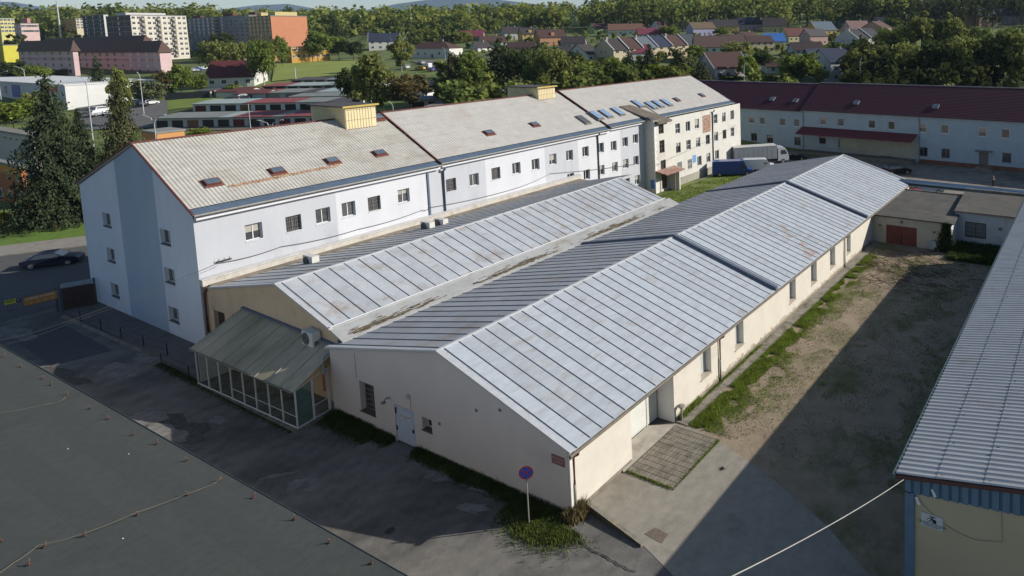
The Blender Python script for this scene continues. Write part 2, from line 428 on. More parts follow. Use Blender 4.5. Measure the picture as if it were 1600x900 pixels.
# street beyond the gate
sd = Vector((.83, -.56, 0)).normalized(); sn = Vector((sd.y, -sd.x, 0)); sn = Vector((.56, .83, 0)).normalized()
K0 = Vector((21.74, 107.43, 0))
def st(a, b): p = K0 + sd * a + sn * b; return (p.x, p.y)
sheet('street', [st(-90, 0), st(60, 0), st(60, -12), (36, 81.4), (14, 81.6), (-60, 84.5), st(-90, -14)], 0.013, mat('street_asphalt', (0.085, 0.083, 0.08), 0.9, 0.15, 1.0), 'street beyond the gate')
sw = MB(); c = [st(-90, 0), st(60, 0), st(60, 5.0), st(-90, 5.0)]
sw.slab([(x, y, .12) for x, y in c], .12)
struct(sw.build('sidewalk', mat('sidewalk_slabs', (0.24, 0.22, 0.19), 0.93, 0.15, 1.5, dark=(.16, .15, .13), dmix=.2)), 'sandy grey sidewalk along the street')
sheet('lawn', [st(-90, 5.0), st(60, 5.0), st(60, 18), st(30, 24), st(0, 22), st(-90, 24)], 0.10, mat('lawn_turf', (0.10, 0.17, 0.02), 0.95, 0.3, 1.5, dark=(.05, .08, .015), dmix=.25, dscale=.2), 'lawn below the spruces')
# paved terrace below the gable wall of the blue building
tr = MB(); tr.slab([(19.25, 54.2, .12), (21.5, 54.2, .12), (21.5, 80.6, .12), (19.25, 79.8, .12)], .12)
struct(tr.build('footpath', mat('footpath_slabs', (0.13, 0.12, 0.115), 0.95, 0.25, 1.5)), 'raised footpath below the blue gable wall')

# ================================================================ wall and roof materials
m_zinc = mat('painted_sheet_metal', (0.40, 0.43, 0.465), 0.55, 0.14, 0.9, dark=(0.34, 0.32, 0.30), dmix=0.22, dscale=0.5, spec=0.5, detail=10, streak=(1, 3, 1))
m_zinc_shade = mat('shade_side_sheet_metal', (0.34, 0.355, 0.375), 0.55, 0.12, 0.9, dark=(0.30, 0.27, 0.23), dmix=0.3, dscale=0.4, spec=0.5, detail=10)  # darker copy for the rear slopes, grazing sunlight put into the colour
m_zinc_l = mat('weathered_sheet_metal', (0.43, 0.45, 0.475), 0.5, 0.12, 0.8, dark=(0.33, 0.29, 0.25), dmix=0.3, dscale=0.6, spec=0.5, detail=10)
m_zincb = mat('painted_sheet_metal_dull', (0.37, 0.40, 0.43), 0.6, 0.14, 0.7, dark=(0.32, 0.30, 0.28), dmix=0.25, dscale=0.5, detail=10, streak=(1, 3, 1))
m_zincc = mat('painted_sheet_metal_pale', (0.42, 0.455, 0.49), 0.5, 0.12, 1.1, dark=(0.34, 0.33, 0.32), dmix=0.18, dscale=0.6, detail=10, streak=(1, 3, 1))
m_zshadeb = mat('shade_side_sheet_metal_dark', (0.31, 0.325, 0.35), 0.6, 0.12, 0.9, dark=(0.28, 0.25, 0.22), dmix=0.3, dscale=0.4, detail=10)
m_zinclb = mat('weathered_sheet_metal_dark', (0.39, 0.41, 0.435), 0.55, 0.14, 0.8, dark=(0.32, 0.27, 0.23), dmix=0.35, dscale=0.6, detail=10)
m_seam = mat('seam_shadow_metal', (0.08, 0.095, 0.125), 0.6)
m_membrane = mat('valley_membrane', (0.33, 0.335, 0.33), 0.8, 0.15, 1.2, dark=(0.22, 0.19, 0.15), dmix=0.15, dscale=0.35, detail=10)
m_flash = mat('light_flashing', (0.44, 0.45, 0.465), 0.5, 0.1, 3)
m_darkflash = mat('dark_flashing', (0.12, 0.14, 0.18), 0.5, 0.15, 3)
m_render = mat('cream_render', (0.60, 0.56, 0.485), 0.92, 0.07, 0.8, bump=0.15, bscale=30, dark=(0.48, 0.43, 0.35), dmix=0.1, dscale=0.25, detail=9)
m_render2 = mat('gable_render', (0.55, 0.50, 0.465), 0.92, 0.05, 0.5, bump=0.15, bscale=30)
m_tan = mat('ochre_render', (0.58, 0.44, 0.29), 0.92, 0.10, 0.7, dark=(.4, .33, .25), dmix=.12, dscale=.4)
m_plinth = mat('stained_plinth', (0.24, 0.21, 0.17), 0.95, 0.3, 1.6, dark=(.12, .1, .08), dmix=.3, dscale=.7)
m_rustpipe = mat('rusty_brown_pipe', (0.13, 0.05, 0.035), 0.7, 0.3, 4)
m_greypipe = mat('galvanised_pipe', (0.22, 0.21, 0.19), 0.55, 0.3, 4)
m_gut = mat('gutter_brown', (0.15, 0.125, 0.095), 0.7, 0.25, 3)
m_dark = mat('dark_opening', (0.012, 0.012, 0.014), 0.9)
m_gl = glass('window_glass')
m_gl2 = mat('hazy_glass', (0.10, 0.11, 0.11), 0.15, 0.3, 1.0, spec=.8)
m_wfr = mat('white_frame', (0.62, 0.62, 0.62), 0.6)
m_gfr = mat('grey_frame', (0.16, 0.15, 0.14), 0.7)
m_bfr = mat('brown_frame', (0.12, 0.07, 0.045), 0.7)

# ================================================================ warehouse
XA, XB, YL, YR, YRID = 20.95, 81.2, 41.75, 22.1, 31.23
ZL, ZRID, ZE = 4.30, 6.42, 3.50
wh = thing('warehouse', 'long low warehouse with ribbed grey metal roof and cream rendered walls', 'warehouse', (XA, YR, 0))
# walls
m_ = MB()
sides = [(25.55, 29.45, 0.0, 3.05, 1.25), (32.33, 33.55, 1.2, 3.08), (36.61, 37.8, 1.2, 3.08), (45.27, 46.5, 1.15, 3.08), (49.63, 50.9, 1.1, 3.08), (54.04, 55.3, 1.1, 3.05), (58.39, 59.5, 1.1, 3.05)]
ops = [(a - XA, b - XA, c, d, *e) for a, b, c, d, *e in sides]
m_.wall((XA, YR, 0), (1, 0, 0), (0, -1, 0), 0, XB - XA, 0, 3.6, ops, 0.45, 0, 2)
gops = [(1.45 - 1.45 + (22.1 - 22.1) + 10.15, 11.0, 1.45, 2.25), (11.65, 13.5, 0.02, 2.3, .12), (15.35, 16.85, 0.95, 2.9)]
gops = [(YL - 33.05, YL - 32.2, 1.45, 2.2), (YL - 35.5, YL - 33.72, 0.0, 2.28, 0.1), (YL - 38.85, YL - 37.4, 1.0, 2.88)]
m_.wall((XA, YL, 0), (0, -1, 0), (-1, 0, 0), 0, YL - YR, 0, 3.6, gops, 0.38, 1, 1)
m_.poly([(XA, YR, 3.6), (XA, YRID, 6.36), (XA, YL, 4.26), (XA, YL, 3.6)], 1)
m_.wall((XA, YL, 0), (1, 0, 0), (0, 1, 0), 0, XB - XA, 0, 4.2, [], .3, 1)
m_.wall((XB, YL, 0), (0, -1, 0), (1, 0, 0), 0, YL - YR, 0, 3.6, [], .3, 0)
m_.poly([(XB, YR, 3.6), (XB, YRID, 6.36), (XB, YL, 4.26), (XB, YL, 3.6)], 0)
wall = m_.build('wall', [m_render, m_render2, mat('pale_reveal', (.74, .73, .70), .9, .05, 2)], wh)
pl = MB()
pl.box(XA - .03, XA - .001, YR - .03, 33.6, 0, .26); pl.box(XA - .03, XA - .001, 35.6, YL, 0, .26)
pl.box(29.5, 66, YR - .03, YR - .001, 0, .28); pl.box(XA - .03, 25.5, YR - .03, YR - .001, 0, .2)
pl.build('plinth', m_plinth, wh)
rnd = random.Random(77); st2 = MB(); x = 29.6
while x < 66:
    w_ = rnd.uniform(.25, .7); h_ = .3 + abs(rnd.gauss(0, .16)); h2_ = .3 + abs(rnd.gauss(0, .16))
    st2.poly([(x, YR - .004, .25), (x + w_, YR - .004, .25), (x + w_, YR - .004, h2_), (x + w_ * .5, YR - .004, (h_ + h2_) / 2 + rnd.uniform(-.05, .1)), (x, YR - .004, h_)]); x += w_
y = 22.2
while y < 41.6:
    w_ = rnd.uniform(.25, .7); h_ = .28 + abs(rnd.gauss(0, .12)); h2_ = .28 + abs(rnd.gauss(0, .12))
    if not 33.3 < y < 35.6: st2.poly([(XA - .004, y, .22), (XA - .004, y + w_, .22), (XA - .004, y + w_, h2_), (XA - .004, y + w_ * .5, (h_ + h2_) / 2), (XA - .004, y, h_)])
    y += w_
st2.build('splash_stain', mat('splash_dirt', (.40, .34, .26), .95, .25, 1.5, dark=(.5, .46, .38), dmix=.4, dscale=1.2), wh)['kind'] = 'stuff'
# roof: thickness slabs and standing seams
def seam_roof(name, x0, x1, ya, za, yb, zb, step, mats, parent, sh=0.032, sw_=0.015, th=0.10, ph=0.0):
    """ridge line (ya,za) to eave line (yb,zb) with seams running down the slope"""
    r = MB(); rn = random.Random(int(x1 * 10)); x = x0 + ph; prev = x0; nm = len(mats)
    def panel(a_, b_):
        q_ = rn.choice((0, 0, 2, 3)) if nm > 2 else 0; dz_ = rn.uniform(-.004, .004)
        r.slab([(a_, ya, za + dz_), (b_, ya, za + dz_), (b_, yb, zb + dz_), (a_, yb, zb + dz_)] if yb > ya else [(a_, yb, zb + dz_), (b_, yb, zb + dz_), (b_, ya, za + dz_), (a_, ya, za + dz_)], th, q_)
    while x < x1 - 0.1:
        panel(prev, x); prev = x
        P = [(x, ya, za + .002), (x, yb, zb + .002)]
        a, b = Vector(P[0]), Vector(P[1])
        w_ = Vector((sw_, 0, 0)); h_ = Vector((0, 0, sh))
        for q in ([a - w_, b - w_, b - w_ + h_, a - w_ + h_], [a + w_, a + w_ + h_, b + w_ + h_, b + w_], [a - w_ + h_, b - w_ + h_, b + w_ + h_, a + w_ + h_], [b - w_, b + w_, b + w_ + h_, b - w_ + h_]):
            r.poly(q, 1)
        x += step * rn.uniform(.97, 1.03)
    panel(prev, x1)
    return r.build(name, mats, parent)
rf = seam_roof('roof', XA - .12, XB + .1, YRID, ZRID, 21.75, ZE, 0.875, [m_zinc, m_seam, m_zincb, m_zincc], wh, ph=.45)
tag(rf, None, None)
relabel(rf, 'sunlit near slope with dark standing seams')
rf2 = seam_roof('roof', XA - .12, XB + .1, YRID, ZRID, 41.9, ZL, 0.875, [m_zinc_shade, m_seam, m_zshadeb, m_zinc_shade], wh, ph=.45, sw_=.02, sh=.03)
relabel(rf2, 'rear slope of the roof in metal coloured darker for grazing sun')
fl = MB()
fl.box(XA - .14, XB + .1, YRID - .09, YRID + .09, ZRID - .02, ZRID + .07)
fl.build('ridge_cap', m_flash, rf)
vg = MB()   # verge flashing along the near gable
vg.slab([(XA - .16, YRID, ZRID + .07), (XA + .12, YRID, ZRID + .07), (XA + .12, 21.75, ZE + .07), (XA - .16, 21.75, ZE + .07)], .12)
vg.slab([(XA - .16, 41.9, ZL + .07), (XA + .12, 41.9, ZL + .07), (XA + .12, YRID, ZRID + .07), (XA - .16, YRID, ZRID + .07)], .12)
vg.slab([(XB - .05, YRID, ZRID + .1), (XB + .2, YRID, ZRID + .1), (XB + .2, 21.75, ZE + .1), (XB - .05, 21.75, ZE + .1)], .14)
vg.build('verge_flashing', m_flash, rf)
for xs in (42.15, 63.4):       # fire wall strips across both slopes
    d_ = MB()
    d_.slab([(xs, YRID, ZRID + .26), (xs + .35, YRID, ZRID + .26), (xs + .35, 21.7, ZE + .26), (xs, 21.7, ZE + .26)], .26)
    d_.slab([(xs, 41.9, ZL + .14), (xs + .35, 41.9, ZL + .14), (xs + .35, YRID, ZRID + .2), (xs, YRID, ZRID + .2)], .2)
    d_.build('fire_wall_strip', m_darkflash if xs < 50 else m_darkflash, rf)
rs = MB()
rnd = random.Random(11)
for i in range(34):
    t = rnd.random() ** 1.5; y = 22.0 + t * 4.2; x = 50.3 + 2.2 * t + rnd.uniform(-1.2, .9) * (1 - .5 * t)
    z = ZE + (y - 21.75) * (ZRID - ZE) / (YRID - 21.75) + 0.004 + i * .0001
    w_, h_ = rnd.uniform(.06, .3), rnd.uniform(.25, .9)
    zz = (ZRID - ZE) / (YRID - 21.75)
    rs.poly([(x, y, z), (x + w_, y, z), (x + w_ * .8, y + h_, z + h_ * zz), (x + w_ * .2, y + h_, z + h_ * zz)])
rs.build('rust_patch', mat('flaking_rust', (0.36, 0.27, 0.23), 0.9, 0.3, 4), rf)
# gutter with brackets, pipes
g = MB(); g.tube([(XA - .25, 21.66, 3.42), (XB, 21.66, 3.36)], .085, 8); g.build('gutter', m_gut, wh)
def downpipe(parent, x, y, ztop, m1, m2, yy=-.1, name='downpipe', zs=1.6, r=.055):
    p_ = MB(); p_.tube([(x, y - .45, ztop), (x, y - .42, ztop - .18), (x, y + yy, ztop - .42), (x, y + yy, zs)], r, 8, 0)
    p_.tube([(x, y + yy, zs), (x, y + yy, .12)], r * 1.15, 8, 1)
    return p_.build(name, [m1, m2], parent, smooth=True)
downpipe(wh, 21.25, YR, 3.4, m_rustpipe, m_greypipe)
downpipe(wh, 34.5, YR, 3.4, m_rustpipe, m_greypipe)
downpipe(wh, 57.6, YR, 3.4, m_rustpipe, m_greypipe)
wp = MB(); wp.box(20.98, 21.12, YR - .12, YR - .002, .2, 3.3); wp.build('corner_board', mat('white_board', (.62, .6, .56), .8, .1, 3), wh)
# garage recess: floor shadow, sectional door
gd = MB()
gd.box(25.6, 28.35, YR + 1.25, YR + 1.31, .1, 3.0, 0)
for k in range(5): gd.box(25.6, 28.35, YR + 1.235, YR + 1.252, .14 + k * .46, .14 + k * .46 + .43, 0)
door = gd.build('garage_door', mat('white_door', (0.60, 0.61, 0.57), 0.6, 0.05, 2), wh)
q = MB(); q.box(25.7, 26.9, YR + 1.20, YR + 1.233, 2.42, 2.88); q.box(26.98, 28.2, YR + 1.20, YR + 1.233, 2.42, 2.88); q.build('window_band', mat('dusty_glass', (.2, .18, .15), .3), door)
def text(body, loc, size, normal, up, m, parent, extr=0.002, align='CENTER'):
    cu = bpy.data.curves.new('lettering', 'FONT'); cu.body = body; cu.size = size; cu.extrude = extr; cu.align_x = align; cu.align_y = 'CENTER'
    t_ = bpy.data.objects.new('lettering_curve', cu); col.objects.link(t_)
    dg = bpy.context.evaluated_depsgraph_get(); dg.update()
    me = bpy.data.meshes.new_from_object(t_.evaluated_get(dg)); bpy.data.objects.remove(t_)
    me.materials.clear(); me.materials.append(m)
    o = bpy.data.objects.new('lettering', me); col.objects.link(o)
    zv = Vector(normal).normalized(); yv = Vector(up); yv = (yv - zv * yv.dot(zv)).normalized(); xv = yv.cross(zv)
    M_ = Matrix((xv, yv, zv)).transposed().to_4x4()
    M_.translation = Vector(loc) - (WL[parent.name] if parent else Vector((0, 0, 0)))
    o.parent = parent; KIDS.setdefault(parent.name, []).append(o)
    o.matrix_local = M_
    return o
m_redt = mat('red_letters', (.5, .03, .06), .6); m_blk = mat('black_letters', (.015, .015, .015), .6); m_whtt = mat('white_letters', (.75, .75, .75), .6)
q = MB(); q.box(26.1, 27.3, YR + 1.185, YR + 1.199, 2.28, 2.52); sg = q.build('sticker', m_whtt, door)
text('AUTO', (26.5, YR + 1.18, 2.4), .26, (0, -1, 0), (0, 0, 1), m_redt, sg); text('24', (27.1, YR + 1.18, 2.4), .24, (0, -1, 0), (0, 0, 1), m_blk, sg)
q = MB(); q.box(28.37, 29.35, YR + 1.2, YR + 1.3, .1, 3.0); q.build('side_panel', mat('panel_white', (.55, .55, .5), .7), wh)
# narrow boarded windows
for i, (a, b, c, d) in enumerate([s_ for s_ in sides[1:]]):
    w_ = MB(); w_.box(a + .02, b - .02, YR + .42, YR + .46, c + .02, d - .02)
    for k in range(1): w_.box(a + .02, a + .12, YR + .38, YR + .42, c + .02, d - .02, 1)
    wo_ = w_.build('window', [mat('frosted_pane', (0.46, 0.48, 0.46), .4, .15, 2), m_gfr], wh)
    s_ = MB(); s_.box(a - .04, b + .04, YR - .06, YR + .4, c - .07, c + .01); s_.build('sill', mat('stone_sill', (.42, .37, .30), .9, .15, 2), wo_)
# gable: window, door, small window
window(wh, (XA, YL, 0), (0, -1, 0), (-1, 0, 0), *gops[2][:4], .36, m_gfr, mat('barred_glass', (.05, .045, .04), .4, .4, 3), mull=1, trans=5, sill=mat('brown_sill', (.14, .09, .06), .8), fw=.05)
window(wh, (XA, YL, 0), (0, -1, 0), (-1, 0, 0), *gops[0][:4], .36, m_wfr, m_gl, mull=0, sill=mat('brown_sill', (.14, .09, .06), .8))
dr = MB(); dr.box(XA + .02, XA + .09, 33.76, 35.46, .12, 2.24, 0)
dr.box(XA + .005, XA + .022, 33.9, 35.3, .3, 2.1, 0)
do = dr.build('door', mat('pale_blue_door', (.40, .46, .54), .6, .08, 2), wh)
for nm_, bx_ in (('hinge', (35.36, 35.46, 1.75, 2.1)), ('hinge', (35.36, 35.44, .75, 1.0)), ('handle', (33.84, 33.95, .95, 1.15))):
    hg = MB(); hg.box(XA - .025, XA + .018, *bx_); hg.build(nm_, m_blk, do)
q = MB(); q.box(XA - .005, XA + .004, 34.15, 34.9, 1.55, 1.85); q.build('notice', mat('notice_white', (.55, .55, .58), .7), do)
text('VSTUP ZAKAZAN', (XA - .008, 34.52, 1.75), .105, (-1, 0, 0), (0, 0, 1), m_blk, do); text('SKLAD 24', (XA - .008, 34.5, 1.62), .1, (-1, 0, 0), (0, 0, 1), m_redt, do)
lm = MB(); lm.tube([(XA, 35.9, 2.55), (XA - .25, 35.9, 2.6), (XA - .38, 35.85, 2.5)], .035, 6); lm.box(XA - .5, XA - .3, 35.75, 35.97, 2.42, 2.5); lm.build('wall_lamp', mat('lamp_grey', (.2, .19, .18), .6), wh)
vt = MB(); vt.tube([(XA - .02, 34.1, 3.1), (XA - .06, 34.1, 3.12)], .16, 10); vt.tube([(XA - .01, 33.97, 3.0), (XA - .01, 33.97, 2.3)], .012, 5); vt.build('vent_stain', mat('pipe_stain', (.36, .31, .27), .9), wh)
for (y_, z_) in ((31.5, 2.2), (26.6, 4.3), (28.4, 3.8)):
    q = MB(); q.box(XA - .05, XA, y_ - .07, y_ + .07, z_ - .07, z_ + .07); q.build('junction_box', mat('box_grey', (.22, .18, .16), .8), wh)
jn = MB(); jn.box(XA - .006, XA - .001, 39.05, 39.1, 2.9, 4.5); jn.build('wall_crack', mat('crack_line', (.27, .21, .15), .9), wh)
# red name plate
q = MB(); q.box(XA - .03, XA - .002, 22.27, 23.11, 2.57, 3.03)
npl = q.build('name_plate', mat('faded_red_plate', (.24, .10, .10), .7, .1, 4), wh)
text('SBĚR SUROVIN', (XA - .034, 22.69, 2.9), .115, (-1, 0, 0), (0, 0, 1), mat('pale_letters', (.45, .33, .33), .7), npl); text('OTEVŘENO', (XA - .034, 22.69, 2.73), .115, (-1, 0, 0), (0, 0, 1), mat('pale_letters', (.45, .33, .33), .7), npl)

# vent standpipe beside the garage
vp = thing('vent_pipe', 'short grey mushroom vent standing beside the garage opening', 'vent', (29.75, 21.8, .08))
q = MB(); q.tube([(29.75, 21.8, .08), (29.75, 21.8, .95)], .07, 8); q.build('pipe', m_greypipe, vp)
q = MB(); q.tube([(29.75, 21.8, .93), (29.75, 21.8, 1.0), (29.75, 21.8, 1.06)], [.2, .24, .1], 10); q.build('cap', m_conc, vp)

# ================================================================ left shed
LX0, LX1 = 21.6, 56.0
ls = thing('shed', 'low shed with weathered metal roof and ochre gable beside the blue building', 'shed', (LX0, 50, 0))
m_ = MB()
so_ = 59.3
sops = [(so_ - 58.2 + .05, so_ - 56.5, 1.0, 3.35), (so_ - 55.4, so_ - 53.9, 2.6, 3.5)]
m_.wall((LX0, so_, 0), (0, -1, 0), (-1, 0, 0), 0, so_ - 42.0, 0, 4.4, sops, .35, 0, 0)
m_.poly([(LX0, 42.0, 4.4), (LX0, 42.0, 4.6), (LX0, 42.66, 4.98), (LX0, 48.75, 6.84), (LX0, 58.13, 5.0), (LX0, so_, 5.0), (LX0, so_, 4.4)])
m_.wall((LX1, so_, 0), (0, -1, 0), (1, 0, 0), 0, so_ - 42.0, 0, 4.4, [], .35, 0, 0)
m_.poly([(LX1, 42.0, 4.4), (LX1, 42.66, 4.98), (LX1, 48.75, 6.84), (LX1, 58.13, 5.0), (LX1, so_, 5.0), (LX1, so_, 4.4)])
m_.wall((LX0, 42.0, 0), (1, 0, 0), (0, -1, 0), 0, LX1 - LX0, 0, 4.5, [], .3, 0)
lw = m_.build('wall', m_tan, ls)
r1 = seam_roof('roof', LX0 - .12, LX1 + .3, 48.75, 6.92, 42.66, 5.06, 1.0, [m_zinc_l, m_seam, m_zinclb, m_zinc_l], ls, ph=.4, sw_=.018); relabel(r1, 'sunlit slope with rust blotched metal panels')
r2 = seam_roof('roof', LX0 - .1, LX1 + 2.3, 48.75, 6.92, 58.3, 5.0, 0.9, [m_zinc_shade, m_seam], ls, ph=.4, sw_=.02, sh=.03); relabel(r2, 'grey rear slope coloured darker for grazing sun')
q = MB(); q.box(LX0 - .14, LX1 + .3, 48.66, 48.84, 6.9, 6.99); q.build('ridge_cap', m_flash, r1)
q = MB(); q.slab([(LX0 - .16, 48.75, 6.98), (LX0 + .1, 48.75, 6.98), (LX0 + .1, 42.6, 5.12), (LX0 - .16, 42.6, 5.12)], .12)
q.slab([(LX0 - .16, 58.3, 5.08), (LX0 + .1, 58.3, 5.08), (LX0 + .1, 48.75, 6.98), (LX0 - .16, 48.75, 6.98)], .12)
q.tube([(LX0 - .1, 42.62, 5.14), (LX1 + .4, 42.62, 5.14)], .055, 6)
q.build('verge_flashing', m_flash, r1)
vm = MB()   # membrane between the two roofs
N = 40
for i in range(N):
    x0 = LX0 - .1 + (LX1 + 1.2 - LX0) * i / N; x1 = LX0 - .1 + (LX1 + 1.2 - LX0) * (i + 1) / N
    vm.slab([(x0, 41.3, 4.50), (x1, 41.3, 4.50), (x1, 42.6, 5.0), (x0, 42.6, 5.0)], .08)
vm.build('valley_gutter', m_membrane, ls)
mo = MB(); rnd = random.Random(2)
for i in range(1100):
    x = LX0 + .5 + (rnd.random()) * (LX1 - LX0 - 2); y = 41.42 + abs(rnd.gauss(0, .20)); dens = 0.5 + .5 * math.sin(x * .55 + 1.0)
    if rnd.random() > dens: continue
    w_, l_ = rnd.uniform(.02, .08), rnd.uniform(.15, .7); zz = 4.50 + (y - 41.3) * .385
    mo.poly([(x, y, zz + .012 + i * 1e-4), (x + l_, y + rnd.uniform(-.05, .05), zz + .012 + i * 1e-4), (x + l_, y + w_, zz + .012 + w_ * .385 + i * 1e-4), (x, y + w_ * .8, zz + .012 + w_ * .31 + i * 1e-4)])
mo.build('moss_debris', mat('valley_moss', (.12, .095, .06), 1, .4, 3), ls)['kind'] = 'stuff'
window(ls, (LX0, so_, 0), (0, -1, 0), (-1, 0, 0), *sops[0], .33, m_bfr, mat('barred_glass', (.05, .045, .04), .4, .4, 3), mull=2, trans=3)
window(ls, (LX0, so_, 0), (0, -1, 0), (-1, 0, 0), *sops[1], .33, m_gfr, m_gl, mull=0)
downpipe(ls, LX0 - .12, 59.2, 4.9, m_rustpipe, m_rustpipe, yy=-.2, r=.09)
# flat roof strip and parapet against the blue building
fr = MB(); fr.slab([(LX0 + .1, 57.2, 5.05), (60, 57.2, 5.05), (60, 59.3, 5.12), (LX0 + .1, 59.3, 5.12)], .15)
fr.build('flat_roof_strip', mat('gritty_felt', (.25, .21, .165), .95, .35, 1.4, dark=(.12, .12, .08), dmix=.4, dscale=.35, detail=10), ls)
pr = MB(); pr.box(LX0 - .25, 60.5, 58.75, 59.25, 5.05, 5.52, 0); pr.box(LX0 - .3, 60.5, 58.68, 59.3, 5.52, 5.58, 1)
pr.build('parapet', [mat('parapet_render', (.50, .47, .42), .9, .12, 2, dark=(.3, .26, .2), dmix=.2), mat('parapet_cap', (.55, .54, .52), .7, .15, 2)], ls)

# wall air conditioner and roof units
def aircon(loc, rz, label, group=None, scale=1.0, dark=False):
    t = thing('air_conditioner', label, 'air conditioner', loc, rz, group)
    w_, d_, h_ = 1.05 * scale, .42 * scale, .85 * scale
    b = MB(); b.box(-w_ / 2, w_ / 2, -d_ / 2, d_ / 2, 0.05, h_)
    b.box(-w_ / 2 + .03, w_ / 2 - .03, -d_ / 2 - .012, -d_ / 2, .09, h_ - .04)
    b.box(-w_ * .4, -w_ * .3, -d_ * .4, d_ * .4, 0, .05); b.box(w_ * .3, w_ * .4, -d_ * .4, d_ * .4, 0, .05)
    o = b.build('casing', mat('ac_white', (.58, .57, .53), .5, .06, 3), t, base='local')
    f = MB(); c = Vector((-w_ * .13, -d_ / 2 - .02, h_ * .52))
    for rr in (.34, .26, .18, .1):
        ring = [c + Vector((math.cos(a_ * math.pi / 10) * rr * scale, 0, math.sin(a_ * math.pi / 10) * rr * scale)) for a_ in range(21)]
        f.tube(ring, .014 * scale, 4)
    f.poly([c + Vector((math.cos(a_ * math.pi / 10) * .36 * scale, .005, math.sin(a_ * math.pi / 10) * .36 * scale)) for a_ in range(20)], 1)
    f.build('fan_grille', [mat('grille_grey', (.2, .2, .2), .5), mat('fan_dark', (.045, .045, .05), .6)], t, base='local')
    p = MB(); p.box(w_ / 2, w_ / 2 + .03, -d_ * .3, d_ * .2, .12, .4); p.build('valve_cover', mat('valve_grey', (.12, .12, .12), .5), t, base='local')
    return t
aircon((LX0 - .32, 44.35, 3.72), R(-90), 'white air conditioner hung high on the ochre gable wall', scale=1.15)
bk = MB(); bk.box(-.5, -.45, -.2, .35, -.06, 0); bk.box(.4, .45, -.2, .35, -.06, 0)
for (px, py, lb) in ((487, 416, 'single small air conditioner near the front of the shed roof'), (669, 361, 'nearer small air conditioner of the pair on the shed roof'), (690, 356, 'farther small air conditioner of the pair on the shed roof')):
    p = hz(px, py, 5.35)
    aircon((p.x, p.y, 5.2), R(-90), lb, 'rooftop air conditioners', 1.25)

# ================================================================ glazed porch
gp_ = thing('glazed_porch', 'glass porch with mossy lean-to roof against the ochre gable', 'porch', (18.8, 42, 0))
m_pfr = mat('porch_frame', (.56, .56, .55), .5, .1, 3)
gc0, gc1, gc2 = Vector((18.75, 53.7, 0)), Vector((18.95, 41.86, 0)), Vector((20.95, 42.2, 0))
fr = MB(); n = 8
fr.box(18.72, 21.6, 41.8, 53.9, 0.0, .1, 1)
def post(p, z0, z1, r=.035): fr.box(p.x - r, p.x + r, p.y - r, p.y + r, z0, z1)
for i in range(n + 1):
    p = gc0.lerp(gc1, i / n); post(p, .13, 2.5)
    if i < n:
        a, b = p, gc0.lerp(gc1, (i + 1) / n)
        for z_ in ((.16, 2.44) if i < 3 else (.16, .85, 2.44)): fr.tube([a + Vector((0, 0, z_)), b + Vector((0, 0, z_))], .02 if z_ != .16 else .04, 4)
mid = gc1.lerp(gc2, .5)
post(mid, .13, 2.65, .045); post(gc2, .13, 2.9, .06)
fr.tube([gc1 + Vector((0, 0, 2.46)), gc2 + Vector((0, 0, 2.85))], .045, 4)
fr.tube([mid + Vector((0, 0, .95)), gc2 + Vector((0, 0, .95))], .03, 4); fr.tube([gc1 + Vector((0, 0, .16)), gc2 + Vector((0, 0, .16))], .05, 4)
fr.build('frame', [m_pfr, m_conc], gp_)
cg = clear_glass('porch_glass', (.88, .92, .90), .08); cg2 = clear_glass('dirty_porch_glass', (.6, .85, .75), .5)
for i in range(n):
    a, b = gc0.lerp(gc1, i / n), gc0.lerp(gc1, (i + 1) / n)
    q = MB(); q.poly([a + Vector((0, 0, .16)), b + Vector((0, 0, .16)), b + Vector((0, 0, 2.45)), a + Vector((0, 0, 2.45))]); q.build('pane', cg, gp_)
q = MB(); q.poly([gc1 + Vector((0, 0, .16)), mid + Vector((0, 0, .16)), mid + Vector((0, 0, 2.6)), gc1 + Vector((0, 0, 2.42))]); relabel(q.build('pane', cg2, gp_), 'milky green end pane')
rfp = MB()
A0, A1, B0, B1 = Vector((18.55, 54.0, 2.56)), Vector((18.7, 41.65, 2.52)), Vector((21.58, 53.6, 4.3)), Vector((21.58, 41.9, 4.0))
ns = 9
for i in range(ns):
    a0, a1 = A0.lerp(A1, i / ns), A0.lerp(A1, (i + .985) / ns); b0, b1 = B0.lerp(B1, i / ns), B0.lerp(B1, (i + .985) / ns)
    rfp.slab([a0, b0, b1, a1], .04, 0)
    rfp.tube([a0 + Vector((0, 0, .03)), b0 + Vector((0, 0, .03))], .022, 4, 1)
rfp.build('roof', [mat('mossy_plastic', (.43, .37, .26), .75, .3, 1.0, dark=(.23, .215, .13), dmix=.4, dscale=.5, detail=10, streak=(.35, 1, 1)), mat('roof_batten', (.38, .38, .36), .6)], gp_)
q = MB(); q.tube([A0, A1], .05, 5); q.build('gutter', m_gut, gp_)
q = MB(); q.slab([B0 + Vector((-.15, 0, .12)), B0 + Vector((.02, 0, .16)), B1 + Vector((.02, 0, .16)), B1 + Vector((-.15, 0, .12))], .1); q.build('wall_flashing', m_darkflash, gp_)
q = MB(); q.box(18.9, 21.5, 53.72, 53.78, .13, 2.6); q.build('end_wall', m_pfr, gp_)
# red and white drain post
q = MB(); q.tube([(20.6, 41.95, 1.6), (20.6, 41.95, 2.7)], .06, 8, 0); q.tube([(20.6, 41.95, 2.7), (20.6, 41.95, 3.6), (20.75, 42.1, 3.75), (21.3, 42.1, 3.85)], .06, 8, 1)
tag(q.build('drain_pipe', [mat('red_post', (.36, .08, .07), .7), mat('pale_post', (.36, .4, .43), .6)]), 'short red and white drain pipe between porch and warehouse', 'pipe')
